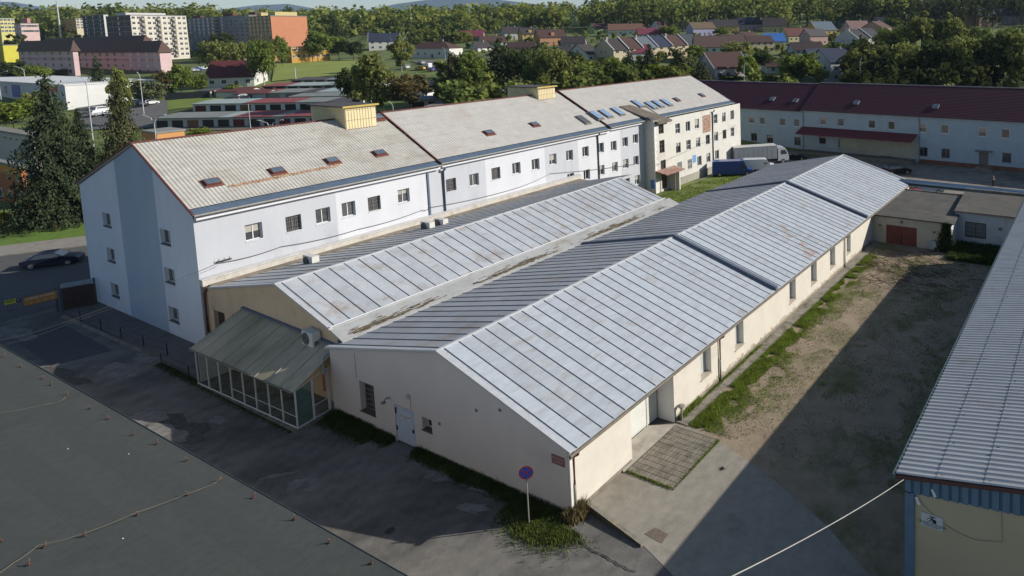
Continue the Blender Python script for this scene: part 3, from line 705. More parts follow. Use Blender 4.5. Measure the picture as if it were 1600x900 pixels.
# ================================================================ long blue-white three storey building
m_lil = mat('lilac_white_plaster', (0.565, 0.575, 0.605), 0.9, 0.05, 0.6, dark=(.50, .515, .55), dmix=.22, dscale=.35, streak=(1, 1, .3))
m_grl = mat('light_grey_plaster', (0.455, 0.467, 0.50), 0.9, 0.05, 0.6, dark=(.39, .405, .44), dmix=.22, dscale=.35, streak=(1, 1, .3))
m_gab = mat('pale_blue_gable_plaster', (0.61, 0.66, 0.735), 0.9, 0.05, 0.5, dark=(.57, .63, .72), dmix=.2, dscale=.3, streak=(1, 1, .3))
m_band = mat('slate_blue_band', (0.35, 0.43, 0.53), 0.9, 0.05, 0.5, dark=(.33, .41, .52), dmix=.2, dscale=.3, streak=(1, 1, .3))
m_crm = mat('cream_wing_plaster', (0.56, 0.545, 0.50), 0.92, 0.06, 0.8, dark=(.43, .41, .36), dmix=.2, dscale=.22, detail=10)
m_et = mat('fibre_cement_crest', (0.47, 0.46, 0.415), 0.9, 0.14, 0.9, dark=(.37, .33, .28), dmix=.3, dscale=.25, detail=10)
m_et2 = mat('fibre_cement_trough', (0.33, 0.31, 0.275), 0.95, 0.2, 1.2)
m_redtrim = mat('red_brown_trim', (0.12, 0.035, 0.03), 0.7, 0.2, 2)
m_apron = mat('blue_grey_apron', (0.085, 0.12, 0.17), 0.5, 0.15, 2)
m_ledge = mat('white_ledge', (0.62, 0.62, 0.64), 0.7, 0.06, 2)
GX, FY, BY, RYY = 21.4, 59.35, 80.6, 68.3
RZ0, EZ0 = 15.2, 10.45
PITCH = (RZ0 - EZ0) / (RYY - 58.8)
wb = thing('long_building', 'long three storey pale blue and white building under a corrugated roof', 'building', (GX, FY, 0))
SX = [GX, 41.2, 66.3, 99.0]; DZ = [0, .12, .32]
band = [hy(px, py, FY).x for px, py in ((523, 293), (668, 262), (757, 240), (850, 222), (902, 210), (968, 192))]
segs = []
xs = [GX] + band + [75.6]
cols_ = [1, 0, 1, 0, 1, 0, 1]
# windows of the blue-white front, located on the wall plane
tops = [(397, 362), (459, 349), (505, 337), (545, 327), (585, 318), (631, 306), (705, 289), (741, 281), (775, 271), (807, 263), (837, 257), (864, 249), (890, 243), (915, 237), (939, 231), (959, 228), (977, 222), (993, 217)]
lows = [(892, 279), (917, 273), (940, 266), (961, 261), (978, 256), (994, 251)]
lw3 = [(996, 281), (980, 286)]
wins = []
for px, py in tops + lows + lw3:
    p = hy(px, py, FY); wins.append((p.x - .58, p.x + .58, p.z - .66, p.z + .66))
m_ = MB()
for a, b, c in zip(xs, xs[1:], cols_):
    o_ = [(w[0] - a, w[1] - a, w[2], w[3]) for w in wins if a < (w[0] + w[1]) / 2 < b]
    o_ = [(max(w[0], .02), min(w[1], b - a - .02), w[2], w[3]) for w in o_]
    m_.wall((a, FY, 0), (1, 0, 0), (0, -1, 0), 0, b - a, 0, 10.1 + (0 if a < 41 else .12 if a < 66 else .3), o_, .3, c, c)
# gable
gp2 = []
for px, py in ((168, 344), (174, 399), (178, 453)): p = hx(px, py, GX); gp2.append((BY - p.y - .85, BY - p.y + .85, p.z - .6, p.z + .6))
gp3 = []
for px, py in ((260, 371), (265, 431), (270, 491)): p = hx(px, py, GX); gp3.append((BY - p.y - .85, BY - p.y + .85, p.z - .6, p.z + .6))
for g_ in (gp2, gp3):
    a_ = sum(x[0] for x in g_) / 3; b_2 = sum(x[1] for x in g_) / 3
    for i in range(3): g_[i] = (a_, b_2, g_[i][2], g_[i][3])
bY0, bY1 = 72.5, 65.4
m_.wall((GX, BY, 0), (0, -1, 0), (-1, 0, 0), 0, BY - bY0, 0, 10.1, gp2, .28, 2)
m_.wall((GX, BY, 0), (0, -1, 0), (-1, 0, 0), BY - bY0, BY - bY1, 0, 10.1, [], .28, 3)
m_.wall((GX, BY, 0), (0, -1, 0), (-1, 0, 0), BY - bY1, BY - FY, 0, 10.1, gp3, .28, 2)
LZ = 10.75   # rear eave height
rz_ = lambda y: RZ0 - .12 - (RYY - y) * PITCH if y < RYY else RZ0 - .12 - (y - RYY) * (RZ0 - LZ) / (BY + .2 - RYY)
m_.poly([(GX, BY, 10.1), (GX, bY0, 10.1), (GX, bY0, rz_(bY0)), (GX, BY, rz_(BY))], 2)
m_.poly([(GX, bY0, 10.1), (GX, bY1, 10.1), (GX, bY1, rz_(bY1)), (GX, RYY, rz_(RYY)), (GX, bY0, rz_(bY0))], 3)
m_.poly([(GX, bY1, 10.1), (GX, FY, 10.1), (GX, FY, rz_(FY)), (GX, bY1, rz_(bY1))], 2)
m_.wall((GX, BY, 0), (1, 0, 0), (0, 1, 0), 0, 77, 0, 10.7, [], .3, 2)
m_.wall((99, BY, 0), (0, -1, 0), (1, 0, 0), 0, BY - 57.6, 0, 10.4, [], .3, 4)
m_.poly([(99, BY, 10.4), (99, 57.6, 10.4), (99, RYY, 15.3)], 4)
# cream wing: stands forward of the front
WY = 57.6
WX = hy(1023, 240, WY).x
cw = [(1059, 201), (1075, 197.5), (1089, 193.5), (1118, 186), (1131, 183), (1144, 179.5), (1060, 231), (1076, 226.5), (1091, 222.5), (1106, 218), (1119, 213.5), (1132, 210), (1144.5, 206.5), (1062, 261), (1078, 256.5), (1093, 251.5), (1107, 246.5), (1120.5, 242)]
st_ = [(1033, 199), (1034.5, 229), (1036.5, 260)]
cwo = []
for px, py in cw: p = hy(px, py, WY); cwo.append((p.x - WX - .6, p.x - WX + .6, p.z - .78, p.z + .78))
for px, py in st_: p = hy(px, py, WY); cwo.append((p.x - WX - .62, p.x - WX + .62, p.z - .95, p.z + .95))
pd = hy(1038, 288, WY)
cwo.append((pd.x - WX - .6, pd.x - WX + .8, .35, 2.6))
m_.wall((WX, WY, 0), (1, 0, 0), (0, -1, 0), 0, 99 - WX, 0, 10.75, cwo, .22, 4)
m_.wall((WX, FY + .5, 0), (0, -1, 0), (-1, 0, 0), 0, FY + .5 - WY, 0, 11.3, [], .3, 4)
m_.build('wall', [m_lil, m_grl, m_gab, m_band, m_crm], wb)
fmd = mat('pane_dark_grey', (.05, .055, .06), .15, .5, .8, spec=.7)
bl_ = mat('cream_blind', (.36, .34, .30), .7)
rnd = random.Random(4)
for i, w in enumerate(wins):
    bars = i in (1, 4, 6, 8)
    window(wb, (0, FY, 0), (1, 0, 0), (0, -1, 0), *w, .27, m_gfr if bars else m_wfr, m_gl if rnd.random() < .6 else fmd, mull=1, sill=m_ledge, bars=bars, curtain=(rnd.uniform(.3, .8), bl_) if rnd.random() < .3 and not bars else None)
for w in gp2 + gp3:
    window(wb, (GX, BY, 0), (0, -1, 0), (-1, 0, 0), *w, .26, m_wfr, fmd, mull=1, sill=m_gfr)
for i, w in enumerate(cwo[:18]):
    window(wb, (WX, WY, 0), (1, 0, 0), (0, -1, 0), *w, .18, m_wfr if rnd.random() < .7 else m_gfr, m_gl if rnd.random() < .7 else m_gl2, mull=1, trans=rnd.choice((0, 1)), sill=m_ledge, bars=(13 <= i <= 14), curtain=(rnd.uniform(.25, .7), bl_) if rnd.random() < .35 else None)
for w in cwo[18:21]:
    window(wb, (WX, WY, 0), (1, 0, 0), (0, -1, 0), *w, .2, m_bfr, m_gl, mull=1, trans=2)
d = cwo[21]
q = MB(); q.box(WX + d[0], WX + d[1], WY + .12, WY + .2, d[2], d[3]); q.build('door', m_bfr, wb)
# brick patch, basement strip, downpipes
q = MB(); p0, p1 = hy(1097, 181, WY), hy(1111, 205, WY)
rnd = random.Random(9)
nr = 14
for j in range(nr):
    for i in range(8):
        x0 = p0.x + (p1.x - p0.x) * (i + (.5 if j % 2 else 0)) / 8.5; z0 = p1.z + (p0.z - p1.z) * j / nr
        q.box(x0 + .01, x0 + (p1.x - p0.x) / 8.5 - .01, WY - .03, WY - .001, z0 + .01, z0 + (p0.z - p1.z) / nr - .02, rnd.choice((0, 0, 1)))
q.build('brick_patch', [mat('old_brick', (.30, .16, .11), .9, .25, 3), mat('old_brick_pale', (.36, .25, .2), .9, .25, 3)], wb)
q = MB(); q.box(WX + 4, 99, WY - .08, WY - .001, 0, 1.15); q.build('plinth', mat('grey_plinth', (.34, .32, .28), .95, .2, 1.2, dark=(.2, .18, .15), dmix=.3), wb)
q = MB()
zz = 0
while zz < 10.3:
    q.box(WX - .01, WX + (.32 if int(zz / .45) % 2 else .55), WY - .035, WY - .001, zz, zz + .42); q.box(WX - .035, WX - .001, WY, WY + (.3 if int(zz / .45) % 2 else .12), zz, zz + .42); zz += .45
q.build('quoin', mat('white_quoin', (.66, .65, .62), .8, .05, 2), wb)
for px, ya, zt, mt_ in ((690, FY, 9.9, m_apron), (933, FY, 10.2, m_apron), (1113, WY, 10.4, m_gut)):
    x_ = hy(px, 200 if px > 1000 else (250 if px < 800 else 215), ya).x
    downpipe(wb, x_, ya, zt + .2, mt_, mt_, zs=1.0, r=.11)
q = MB(); x_ = hy(668, 300, FY).x; q.box(x_, x_ + .18, FY - .10, FY - .002, 4.6, 9.8); q.build('joint_cover', m_apron, wb)
# entrance canopy and blue boards
q = MB(); q.slab([(pd.x - 2.0, WY - 2.0, 3.0), (pd.x + 2.6, WY - 2.0, 3.0), (pd.x + 2.6, WY, 3.35), (pd.x - 2.0, WY, 3.35)], .12, 0); q.build('canopy', mat('rusty_canopy', (.30, .17, .13), .9, .3, 2, dark=(.36, .3, .25), dmix=.3), wb)
q = MB(); q.box(pd.x + 1.2, pd.x + 1.45, WY - 1.9, WY, 0, 3.0); q.box(pd.x + .3, pd.x + .42, WY - 1.8, WY - 1.7, 0, 3.0, 1); q.build('porch_wall', [m_crm, m_gfr], wb)
q = MB(); q.box(WX - .05, WX - .01, WY + .2, WY + .9, .7, 2.0); q.build('blue_board', mat('blue_board', (.05, .2, .6), .5), wb)
p_ = hy(1085, 248, WY); q = MB(); q.box(p_.x - .45, p_.x + .45, WY - .04, WY - .005, p_.z - .6, p_.z + .6); q.build('blue_notice', mat('blue_notice', (.14, .3, .6), .5, .3, 5), wb)
# ---- roof
def corr(mb, x0, x1, ya, za, yb, zb, pitch=.3, amp=.045, rows=1, lift=.02, m0=0, m1=1):
    """corrugated sheets: crests and troughs run from (ya,za) down to (yb,zb)"""
    L = math.hypot(yb - ya, zb - za); ny, nz = (zb - za) / L, -(yb - ya) / L
    if nz < 0: ny, nz = -ny, -nz
    n = int((x1 - x0) / pitch)
    pitch = (x1 - x0) / n
    for r_ in range(rows):
        t0, t1 = r_ / rows, (r_ + 1) / rows + (.012 if r_ < rows - 1 else 0)
        for i in range(n):
            xa = x0 + i * pitch
            prof = [(0, 0), (.22, amp), (.5, amp), (.72, 0), (1, 0)]
            for (u0, h0), (u1, h1) in zip(prof, prof[1:]):
                pts = []
                for (uu, hh, tt, l_) in ((u0, h0, t0, 0), (u1, h1, t0, 0), (u1, h1, t1, lift), (u0, h0, t1, lift)):
                    y = ya + (yb - ya) * tt; z = za + (zb - za) * tt; hh += l_
                    pts.append((xa + uu * pitch, y + ny * hh, z + nz * hh))
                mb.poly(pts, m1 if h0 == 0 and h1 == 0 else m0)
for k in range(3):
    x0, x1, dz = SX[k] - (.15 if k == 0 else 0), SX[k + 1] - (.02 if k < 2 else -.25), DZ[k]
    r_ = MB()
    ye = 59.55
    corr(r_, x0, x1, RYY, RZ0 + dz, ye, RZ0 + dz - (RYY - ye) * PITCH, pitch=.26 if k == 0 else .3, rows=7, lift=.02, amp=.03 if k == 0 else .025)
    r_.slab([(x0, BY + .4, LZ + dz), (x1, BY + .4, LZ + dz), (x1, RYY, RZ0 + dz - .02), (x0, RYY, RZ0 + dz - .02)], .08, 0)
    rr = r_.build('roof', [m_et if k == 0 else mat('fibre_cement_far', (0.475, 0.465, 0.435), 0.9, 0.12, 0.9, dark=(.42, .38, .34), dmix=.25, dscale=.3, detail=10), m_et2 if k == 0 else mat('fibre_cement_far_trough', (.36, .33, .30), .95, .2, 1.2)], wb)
    if k == 0: ROOF0 = rr
    if k == 1: ROOF1 = rr
    if k == 2: ROOF2 = rr
    q = MB(); q.slab([(x0, 58.78, EZ0 + dz - .02), (x1, 58.78, EZ0 + dz - .02), (x1, ye + .05, RZ0 + dz - (RYY - ye) * PITCH - .03), (x0, ye + .05, RZ0 + dz - (RYY - ye) * PITCH - .03)], .1)
    q.tube([(x0, 58.72, EZ0 + dz - .02), (x1, 58.72, EZ0 + dz - .02)], .09, 6, 1)
    q.build('eaves_apron', [m_apron, m_greypipe], rr)
    q = MB(); q.box(x0, x1 + .02, RYY - .14, RYY + .14, RZ0 + dz + .02, RZ0 + dz + .12); q.build('ridge_cap', m_redtrim, rr)
    q = MB(); q.box(x0 + .2, min(x1, 76.0), 58.95, FY - .005, EZ0 + dz - .42, EZ0 + dz - .2); q.build('cornice', m_ledge, rr)
q = MB()
for xx, dz in ((GX - .2, 0), (41.2, .12), (66.3, .32)):
    w_ = .10
    q.slab([(xx, 58.85, EZ0 + dz + .1), (xx + w_, 58.85, EZ0 + dz + .1), (xx + w_, RYY, RZ0 + dz + .14), (xx, RYY, RZ0 + dz + .14)], .14)
q.slab([(GX - .2, RYY, RZ0 + .13), (GX - .04, RYY, RZ0 + .13), (GX - .04, BY + .4, LZ + .12), (GX - .2, BY + .4, LZ + .12)], .14)
q.build('verge_trim', m_redtrim, wb)
q = MB(); q.slab([(GX - .02, 58.8, EZ0 - .02), (GX + .05, 58.8, EZ0 - .02), (GX + .05, RYY, RZ0 - .0), (GX - .02, RYY, RZ0 - .0)], .18); q.build('verge_board', m_apron, wb)
nrm = Vector((0, -PITCH, 1)).normalized()
dn_ = Vector((0, -1, -PITCH)).normalized()
def roofpt(px, py, dz): return hplane(px, py, Vector((0, RYY, RZ0 + dz + .03)), nrm)
def skylight(px, py, par, w_=.95, l_=.75, red=True, dz=0, gm=None):
    p = roofpt(px, py, dz); s_ = MB()
    T = Matrix.Identity(4)
    for i in range(3): T[i][0] = (1, 0, 0)[i]; T[i][1] = -dn_[i]; T[i][2] = nrm[i]; T[i][3] = p[i]
    s_.box(-w_ / 2 - .14, w_ / 2 + .14, -l_ / 2 - .2, l_ / 2 + .16, .0, .06, 0, T); s_.box(-w_ / 2, w_ / 2, -l_ / 2, l_ / 2, .06, .22, 1, T)
    s_.box(-w_ / 2 + .07, w_ / 2 - .07, -l_ / 2 + .07, l_ / 2 - .07, .22, .23, 2, T)
    return s_.build('skylight', [mat('red_flashing', (.17, .065, .05), .7, .2, 3) if red else m_greypipe, mat('red_frame', (.13, .05, .042), .6) if red else m_gfr, gm or mat('skylight_glass', (.10, .14, .18), .06, .3, 1, spec=1)], par)
for px, py in ((331, 286), (433, 268), (519, 252), (593, 240)): skylight(px, py, ROOF0)
for px, py in ((764, 208), (835, 195)): skylight(px, py, ROOF1, dz=.12)
gsky = mat('sky_glass', (.22, .33, .5), .05, .2, 1, spec=1)
for px, py in ((931, 181), (946, 178.5), (965, 175), (996, 163), (1017, 165.5), (1028, 163), (1041, 161)): skylight(px, py, ROOF2, 1.0, 2.0, False, .32, gsky)
skylight(911, 188, ROOF1, 1.0, 2.0, False, .12, m_gl2)
for px, py in ((1057, 156), (1096, 149)): skylight(px, py, ROOF2, .9, .9, True, .32)
skylight(590, 184, ROOF1, 1.0, .9, True, .12)
q = MB(); rnd = random.Random(8)     # rust-red stain strip low on the first roof
for i in range(60):
    a_ = roofpt(358 + i * 2.85, 292.5 - i * .57 + rnd.uniform(-1, 1), .02)
    q.slab([a_ + Vector((0, -.10, .05 - .10 * PITCH)), a_ + Vector((rnd.uniform(.16, .32), -.10, .05 - .10 * PITCH)), a_ + Vector((.22, .12, .05 + .12 * PITCH)), a_ + Vector((0, .12, .05 + .12 * PITCH))], .02)
q.build('rust_stain', mat('rust_orange', (.40, .26, .17), .9, .3, 4), ROOF0)
# stair tower roof slab over the wing corner
TS = [hy(1029, 192, WY - .6), hy(1050, 186.5, WY - .6), roofpt(985, 163.5, .45), roofpt(967, 166, .45)]
q = MB(); q.slab([TS[0], TS[1], TS[2], TS[3]], .28); q.build('tower_roof', mat('tar_paper', (.15, .125, .10), .95, .3, 1.2, dark=(.08, .07, .06), dmix=.3), wb)
q = MB(); xa, xb = WX + .02, TS[1].x - .1
q.poly([(xa, WY, 10.5), (xb, WY, 10.5), (xb, WY, TS[1].z - .3), (xa, WY, TS[0].z - .3)]); q.poly([(xa, WY, 10.5), (xa, WY, TS[0].z - .3), (xa, 64, TS[3].z - .3), (xa, 61, 11.0)]); q.poly([(xb, WY, 10.5), (xb, 62, 10.5), (xb, 62, 12.6), (xb, WY, TS[1].z - .3)])
q.build('tower_wall', m_crm, wb)
# lift motor rooms
def liftbox(a_top, b_top, a_bot, left_top, label, wall_y, dz):
    """a: near corner on the front face, b: far corner; left_top: rear-left corner seen over the ridge"""
    A = hy(a_top[0], a_top[1], wall_y); B_ = hy(b_top[0], b_top[1], wall_y)
    C_ = hx(left_top[0], left_top[1], A.x)
    y1 = min(C_.y, wall_y + 12)
    zt = (A.z + B_.z) / 2; zb = RZ0 + dz - (RYY - wall_y) * PITCH - .1
    t = thing_child = None
    q = MB(); q.box(A.x, B_.x, wall_y, y1, zb, zt, 0)
    n_ = int((B_.x - A.x) / .28)
    for i in range(n_): q.box(A.x + i * .28 + .02, A.x + i * .28 + .14, wall_y - .035, wall_y - .001, zb + .1, zt - .05, 0)
    n_ = int((y1 - wall_y) / .28)
    for i in range(n_): q.box(A.x - .035, A.x - .001, wall_y + i * .28 + .02, wall_y + i * .28 + .14, zb, zt - .05, 0)
    for zf in (.42, .86): q.box(A.x - .045, B_.x, wall_y - .045, wall_y - .036, zb + (zt - zb) * zf, zb + (zt - zb) * zf + .03, 1)
    o = q.build('lift_motor_room', [mat('cream_cladding', (.62, .53, .32), .6, .08, 2), mat('cladding_joint', (.3, .2, .1), .8)], wb)
    q = MB(); q.box(A.x - .3, B_.x + .2, wall_y - .25, y1 + .3, zt, zt + .1, 0); q.box(A.x - .33, B_.x + .23, wall_y - .28, wall_y - .25, zt - .06, zt + .12, 1); q.build('roof', [mat('bitumen_lid', (.07, .065, .065), .9, .3, 1.5), mat('yellow_rim', (.45, .33, .08), .7)], o)
    q = MB(); q.box(A.x - .2, B_.x + .15, wall_y - .1, wall_y - .05, zb - .1, zb + .12); q.build('base_flashing', m_redtrim, o)
    return A, B_, y1
W1y = hplane(541, 203, Vector((0, RYY, RZ0)), nrm).y
W2y = hplane(841, 156.5, Vector((0, RYY, RZ0 + .12)), nrm).y
liftbox((538.5, 168), (586, 163), None, (485, 163), '', W1y, 0)
liftbox((840.5, 138), (866.5, 134), None, (793, 137), '', W2y, .12)
# wires along the front of the long building
def cable(name, pts, r, label, m, sag=0.0, n=14, cat='cable', group=None):
    P = []
    for a, b in zip(pts, pts[1:]):
        for i in range(n):
            t = i / n; p = Vector(a).lerp(Vector(b), t); p.z -= sag * 4 * t * (1 - t); P.append(p)
    P.append(Vector(pts[-1]))
    q = MB(); q.tube(P, r, 5)
    return tag(q.build(name, m), label, cat, group)
m_cab = mat('dark_cable', (.05, .045, .04), .7); m_wcab = mat('white_cable', (.40, .39, .35), .7)
a = hy(341, 411, FY - .15)
cable('cable', [a, hz(100, 504, 5.3), hz(0, 531, 5.1)], .012, 'dark overhead cable running from the blue building past the gate', m_cab, .1)
cable('cable', [a + Vector((0, 0, -.2)), hz(100, 508, 5.25), hz(0, 540, 5.0)], .008, 'thinner slack cable running just under the overhead cable', m_cab, .12)
pts_ = [hy(px, py, FY - .12) for px, py in ((341, 411), (440, 385), (560, 358), (660, 328), (672, 324), (800, 296), (860, 271), (1000, 255))]
cable('cable', pts_, .022, 'grey cable bundle strung low along the white facade', m_cab, .15)
pts_ = [hy(px, py, WY - .12) for px, py in ((1025, 258), (1050, 246), (1095, 225), (1130, 206), (1150, 195))]
cable('cable', pts_, .02, 'thin wire crossing the cream wing between its windows', m_cab, .1)
q = MB()
for dx in (0, .35, .7): q.tube([(a.x + dx, FY, a.z + .1), (a.x + dx, FY - .25, a.z + .12), (a.x + dx, FY - .25, a.z + .3)], .025, 5)
q.box(a.x - .1, a.x + .9, FY - .08, FY - .001, a.z, a.z + .08)
q.build('cable_bracket', m_cab, wb)
a = hx(1414, 748, 23.0); b = at(1100, 922, 13.5)
cable('power_cable', [a, b], .012, 'thick white cable hanging from the corner of the blue clad hall', m_wcab, .15)

# ================================================================ red-roofed building across the courtyard
RO = Vector((110.61, 28.1, 0)); RU = Vector((-.0706, -.9975, 0)); RN = Vector((-.9975, .0706, 0))
rb = thing('red_roof_building', 'grey-blue two storey building under a long dark red tiled roof', 'building', RO)
m_rb = mat('grey_blue_plaster', (0.34, 0.42, 0.47), 0.92, 0.08, 0.5, dark=(.27, .34, .38), dmix=.15)
m_rb2 = mat('dock_cladding', (0.36, 0.37, 0.30), 0.9, 0.12, 0.7)
m_tile = mat('dark_red_tiles', (0.085, 0.024, 0.042), 0.75, 0.15, 1.5)
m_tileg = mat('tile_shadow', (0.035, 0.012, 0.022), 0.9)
def rs_(px, py, off=0.0):
    p = hplane(px, py, RO + RN * off, RN); return (p - RO).dot(RU), p.z
up_w = [(1174, 187), (1190.5, 189), (1222.5, 190.5), (1244.5, 192), (1286, 189), (1313.5, 191), (1362, 194), (1392.5, 196), (1442, 200), (1476, 202), (1535, 206.5), (1571, 209)]
lo_w = [(1178, 214), (1203, 217), (1246, 220.5), (1285, 218), (1315.5, 224), (1443, 237), (1477.5, 239.5), (1573, 246.5)]
ops = []
for px, py in up_w: s_, z = rs_(px, py); ops.append((s_ - .68, s_ + .68, z - .78, z + .78))
for px, py in lo_w: s_, z = rs_(px, py); ops.append((s_ - .72, s_ + .72, z - .85, z + .8))
sd_, _ = rs_(1537, 250); ops.append((sd_ - .75, sd_ + .75, .45, 2.9))
s1_, _ = rs_(1386, 240); ops.append((s1_ - 1.3, s1_ + 1.3, .65, 2.9))
s2_, _ = rs_(1285, 240)
m_ = MB()
m_.wall(RO, RU, RN, -62, 46, 0, 8.35, ops, .18, 0)
m_.wall(RO + RU * 46, -RN, RU, 0, 13, 0, 8.35, [], .2, 0); m_.wall(RO + RU * -62, -RN, -RU, 0, 13, 0, 8.35, [], .2, 0)
m_.build('wall', m_rb, rb)
for i, o_ in enumerate(ops[:-2]):
    window(rb, RO, RU, RN, *o_, .16, m_wfr if i < 12 else m_gfr, rnd.choice([m_gl, fmd]), fw=.11, mull=0 if i < 12 else 1, sill=m_ledge if i < 12 else None, curtain=(rnd.uniform(.3, .6), mat('pink_blind', (.42, .33, .28), .8)) if i in (8, 10, 0, 4, 13, 15) else None)
def rbox(mb, s0, s1, d0, d1, z0, z1, mi=0):
    T = Matrix.Identity(4)
    for i in range(3): T[i][0] = RU[i]; T[i][1] = RN[i]; T[i][3] = RO[i]
    mb.box(s0, s1, d0, d1, z0, z1, mi, T)
q = MB(); rbox(q, ops[-2][0], ops[-2][1], -.17, -.1, .45, 2.9); dr_ = q.build('door', m_gfr, rb)
q = MB(); rbox(q, ops[-2][0] - .5, ops[-2][1] + .7, 0, .9, 3.0, 3.12); q.build('door_canopy', m_gfr, rb)
q = MB(); rbox(q, ops[-2][0] - .7, ops[-2][1] + .9, 0.05, 1.6, 0, .22); rbox(q, ops[-2][0] - .3, ops[-2][1] + .4, 0.05, 1.0, .22, .44); q.build('steps', m_conc, rb)
q = MB(); rbox(q, ops[-1][0], ops[-1][1], -.17, -.1, .65, 2.9); q.build('loading_door', m_dark, rb)
q = MB(); rbox(q, -.3, 46, .002, .06, 0, .75); rbox(q, -62, -23.5, .002, .06, 0, .5); q.build('plinth', mat('brick_plinth', (.17, .075, .05), .95, .3, 3, dark=(.25, .2, .16), dmix=.25), rb)
q = MB(); rbox(q, -15.5, -.6, .002, .05, .75, 4.2); q.build('dock_cladding', m_rb2, rb)
q = MB(); rbox(q, -23.0, -.8, .06, 2.2, 0, .65); q.build('loading_dock', mat('dock_concrete', (.16, .15, .12), .95, .3, 1), rb)
q = MB()
for s_ in (-22.9, -19, -15, -11, -9): q.tube([RO + RU * s_ + RN * 2.1 + Vector((0, 0, .6)), RO + RU * s_ + RN * 2.1 + Vector((0, 0, 1.65))], .035, 5)
for z in (1.15, 1.65): q.tube([RO + RU * -22.9 + RN * 2.1 + Vector((0, 0, z)), RO + RU * -9 + RN * 2.1 + Vector((0, 0, z))], .03, 5)
q.build('dock_railing', m_greypipe, rb)
q = MB()
s0, s1 = -23.4, -.6
a0 = RO + RU * s0; a1 = RO + RU * s1
q.slab([a0 + RN * 3.0 + Vector((0, 0, 4.15)), a1 + RN * 3.0 + Vector((0, 0, 4.15)), a1 + Vector((0, 0, 5.1)), a0 + Vector((0, 0, 5.1))], .15)
q.build('dock_roof', mat('red_metal_roof', (.14, .025, .03), .6, .2, 2), rb)
# tiled roof: courses of tiles as stepped strips with ribs
def rl(s0, s1, dz, name='roof'):
    q = MB(); n = 22; run, rise = 8.0, 4.6
    for i in range(n):
        d0, d1 = .45 - (run + .45) * i / n, .45 - (run + .45) * (i + 1) / n
        z0, z1 = 8.2 + dz + rise * i / n, 8.2 + dz + rise * (i + 1) / n
        A_, B_ = RO + RU * s0, RO + RU * s1
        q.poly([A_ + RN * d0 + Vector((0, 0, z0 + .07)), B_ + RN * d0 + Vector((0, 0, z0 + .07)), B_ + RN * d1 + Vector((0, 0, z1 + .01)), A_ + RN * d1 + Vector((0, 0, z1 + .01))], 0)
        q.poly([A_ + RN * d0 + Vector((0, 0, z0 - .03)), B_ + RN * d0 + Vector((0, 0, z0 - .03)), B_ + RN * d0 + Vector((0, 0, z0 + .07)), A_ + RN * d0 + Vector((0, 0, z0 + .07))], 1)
    k = s0
    while k < s1:
        A_ = RO + RU * k; e = RU * .05
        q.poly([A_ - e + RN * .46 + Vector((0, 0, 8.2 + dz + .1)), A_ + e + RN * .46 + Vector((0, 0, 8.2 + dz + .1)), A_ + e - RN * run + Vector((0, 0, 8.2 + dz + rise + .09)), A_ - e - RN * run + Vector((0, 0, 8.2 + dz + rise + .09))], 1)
        k += .45
    A_, B_ = RO + RU * s0, RO + RU * s1
    q.slab([B_ - RN * run + Vector((0, 0, 8.2 + dz + rise)), A_ - RN * run + Vector((0, 0, 8.2 + dz + rise)), A_ - RN * 15 + Vector((0, 0, 8.2)), B_ - RN * 15 + Vector((0, 0, 8.2))], .1, 0)
    q.poly([A_ + RN * .3 + Vector((0, 0, 8.2)), A_ - RN * run + Vector((0, 0, 8.2 + dz + rise)), A_ - RN * 15 + Vector((0, 0, 8.2))], 0)
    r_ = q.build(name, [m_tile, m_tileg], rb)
    q = MB(); q.tube([A_ - RN * run + Vector((0, 0, 8.25 + dz + rise)), B_ - RN * run + Vector((0, 0, 8.25 + dz + rise))], .12, 6); q.build('ridge_cap', mat('ridge_grey', (.3, .26, .26), .8, .3, .5), r_)
    q = MB(); q.tube([A_ + RN * .5 + Vector((0, 0, 8.18 + dz)), B_ + RN * .5 + Vector((0, 0, 8.18 + dz))], .08, 6); q.build('gutter', mat('brown_gutter', (.07, .03, .03), .6), r_)
    return r_
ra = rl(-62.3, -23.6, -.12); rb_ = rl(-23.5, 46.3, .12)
rn_ = (RN * 4.6 + Vector((0, 0, 8.45))).normalized()
def rsky(px, py, par, dz):
    pp = RO + RN * .45 + Vector((0, 0, 8.3 + dz)); p = hplane(px, py, pp, rn_)
    T = Matrix.Identity(4); dv = rn_.cross(RU)
    for i in range(3): T[i][0] = RU[i]; T[i][1] = dv[i]; T[i][2] = rn_[i]; T[i][3] = p[i]
    q = MB(); q.box(-.55, .55, -.6, .6, 0, .2, 0, T); q.box(-.45, .45, -.5, .5, .2, .21, 1, T); q.build('skylight', [m_gfr, mat('skylight_glass', (.10, .14, .18), .06, .3, 1, spec=1)], par)
rsky(1207, 155, ra, -.12); rsky(1243, 157.5, ra, -.12); rsky(1338, 161, rb_, .12); rsky(1462, 167, rb_, .12)
for s_ in (-23.2, -.2):
    q = MB(); A_ = RO + RU * s_ + RN * .12; q.tube([A_ + RN * .3 + Vector((0, 0, 8.1)), A_ + Vector((0, 0, 7.6)), A_ + Vector((0, 0, .1))], .07, 6); q.build('downpipe', m_greypipe, rb)

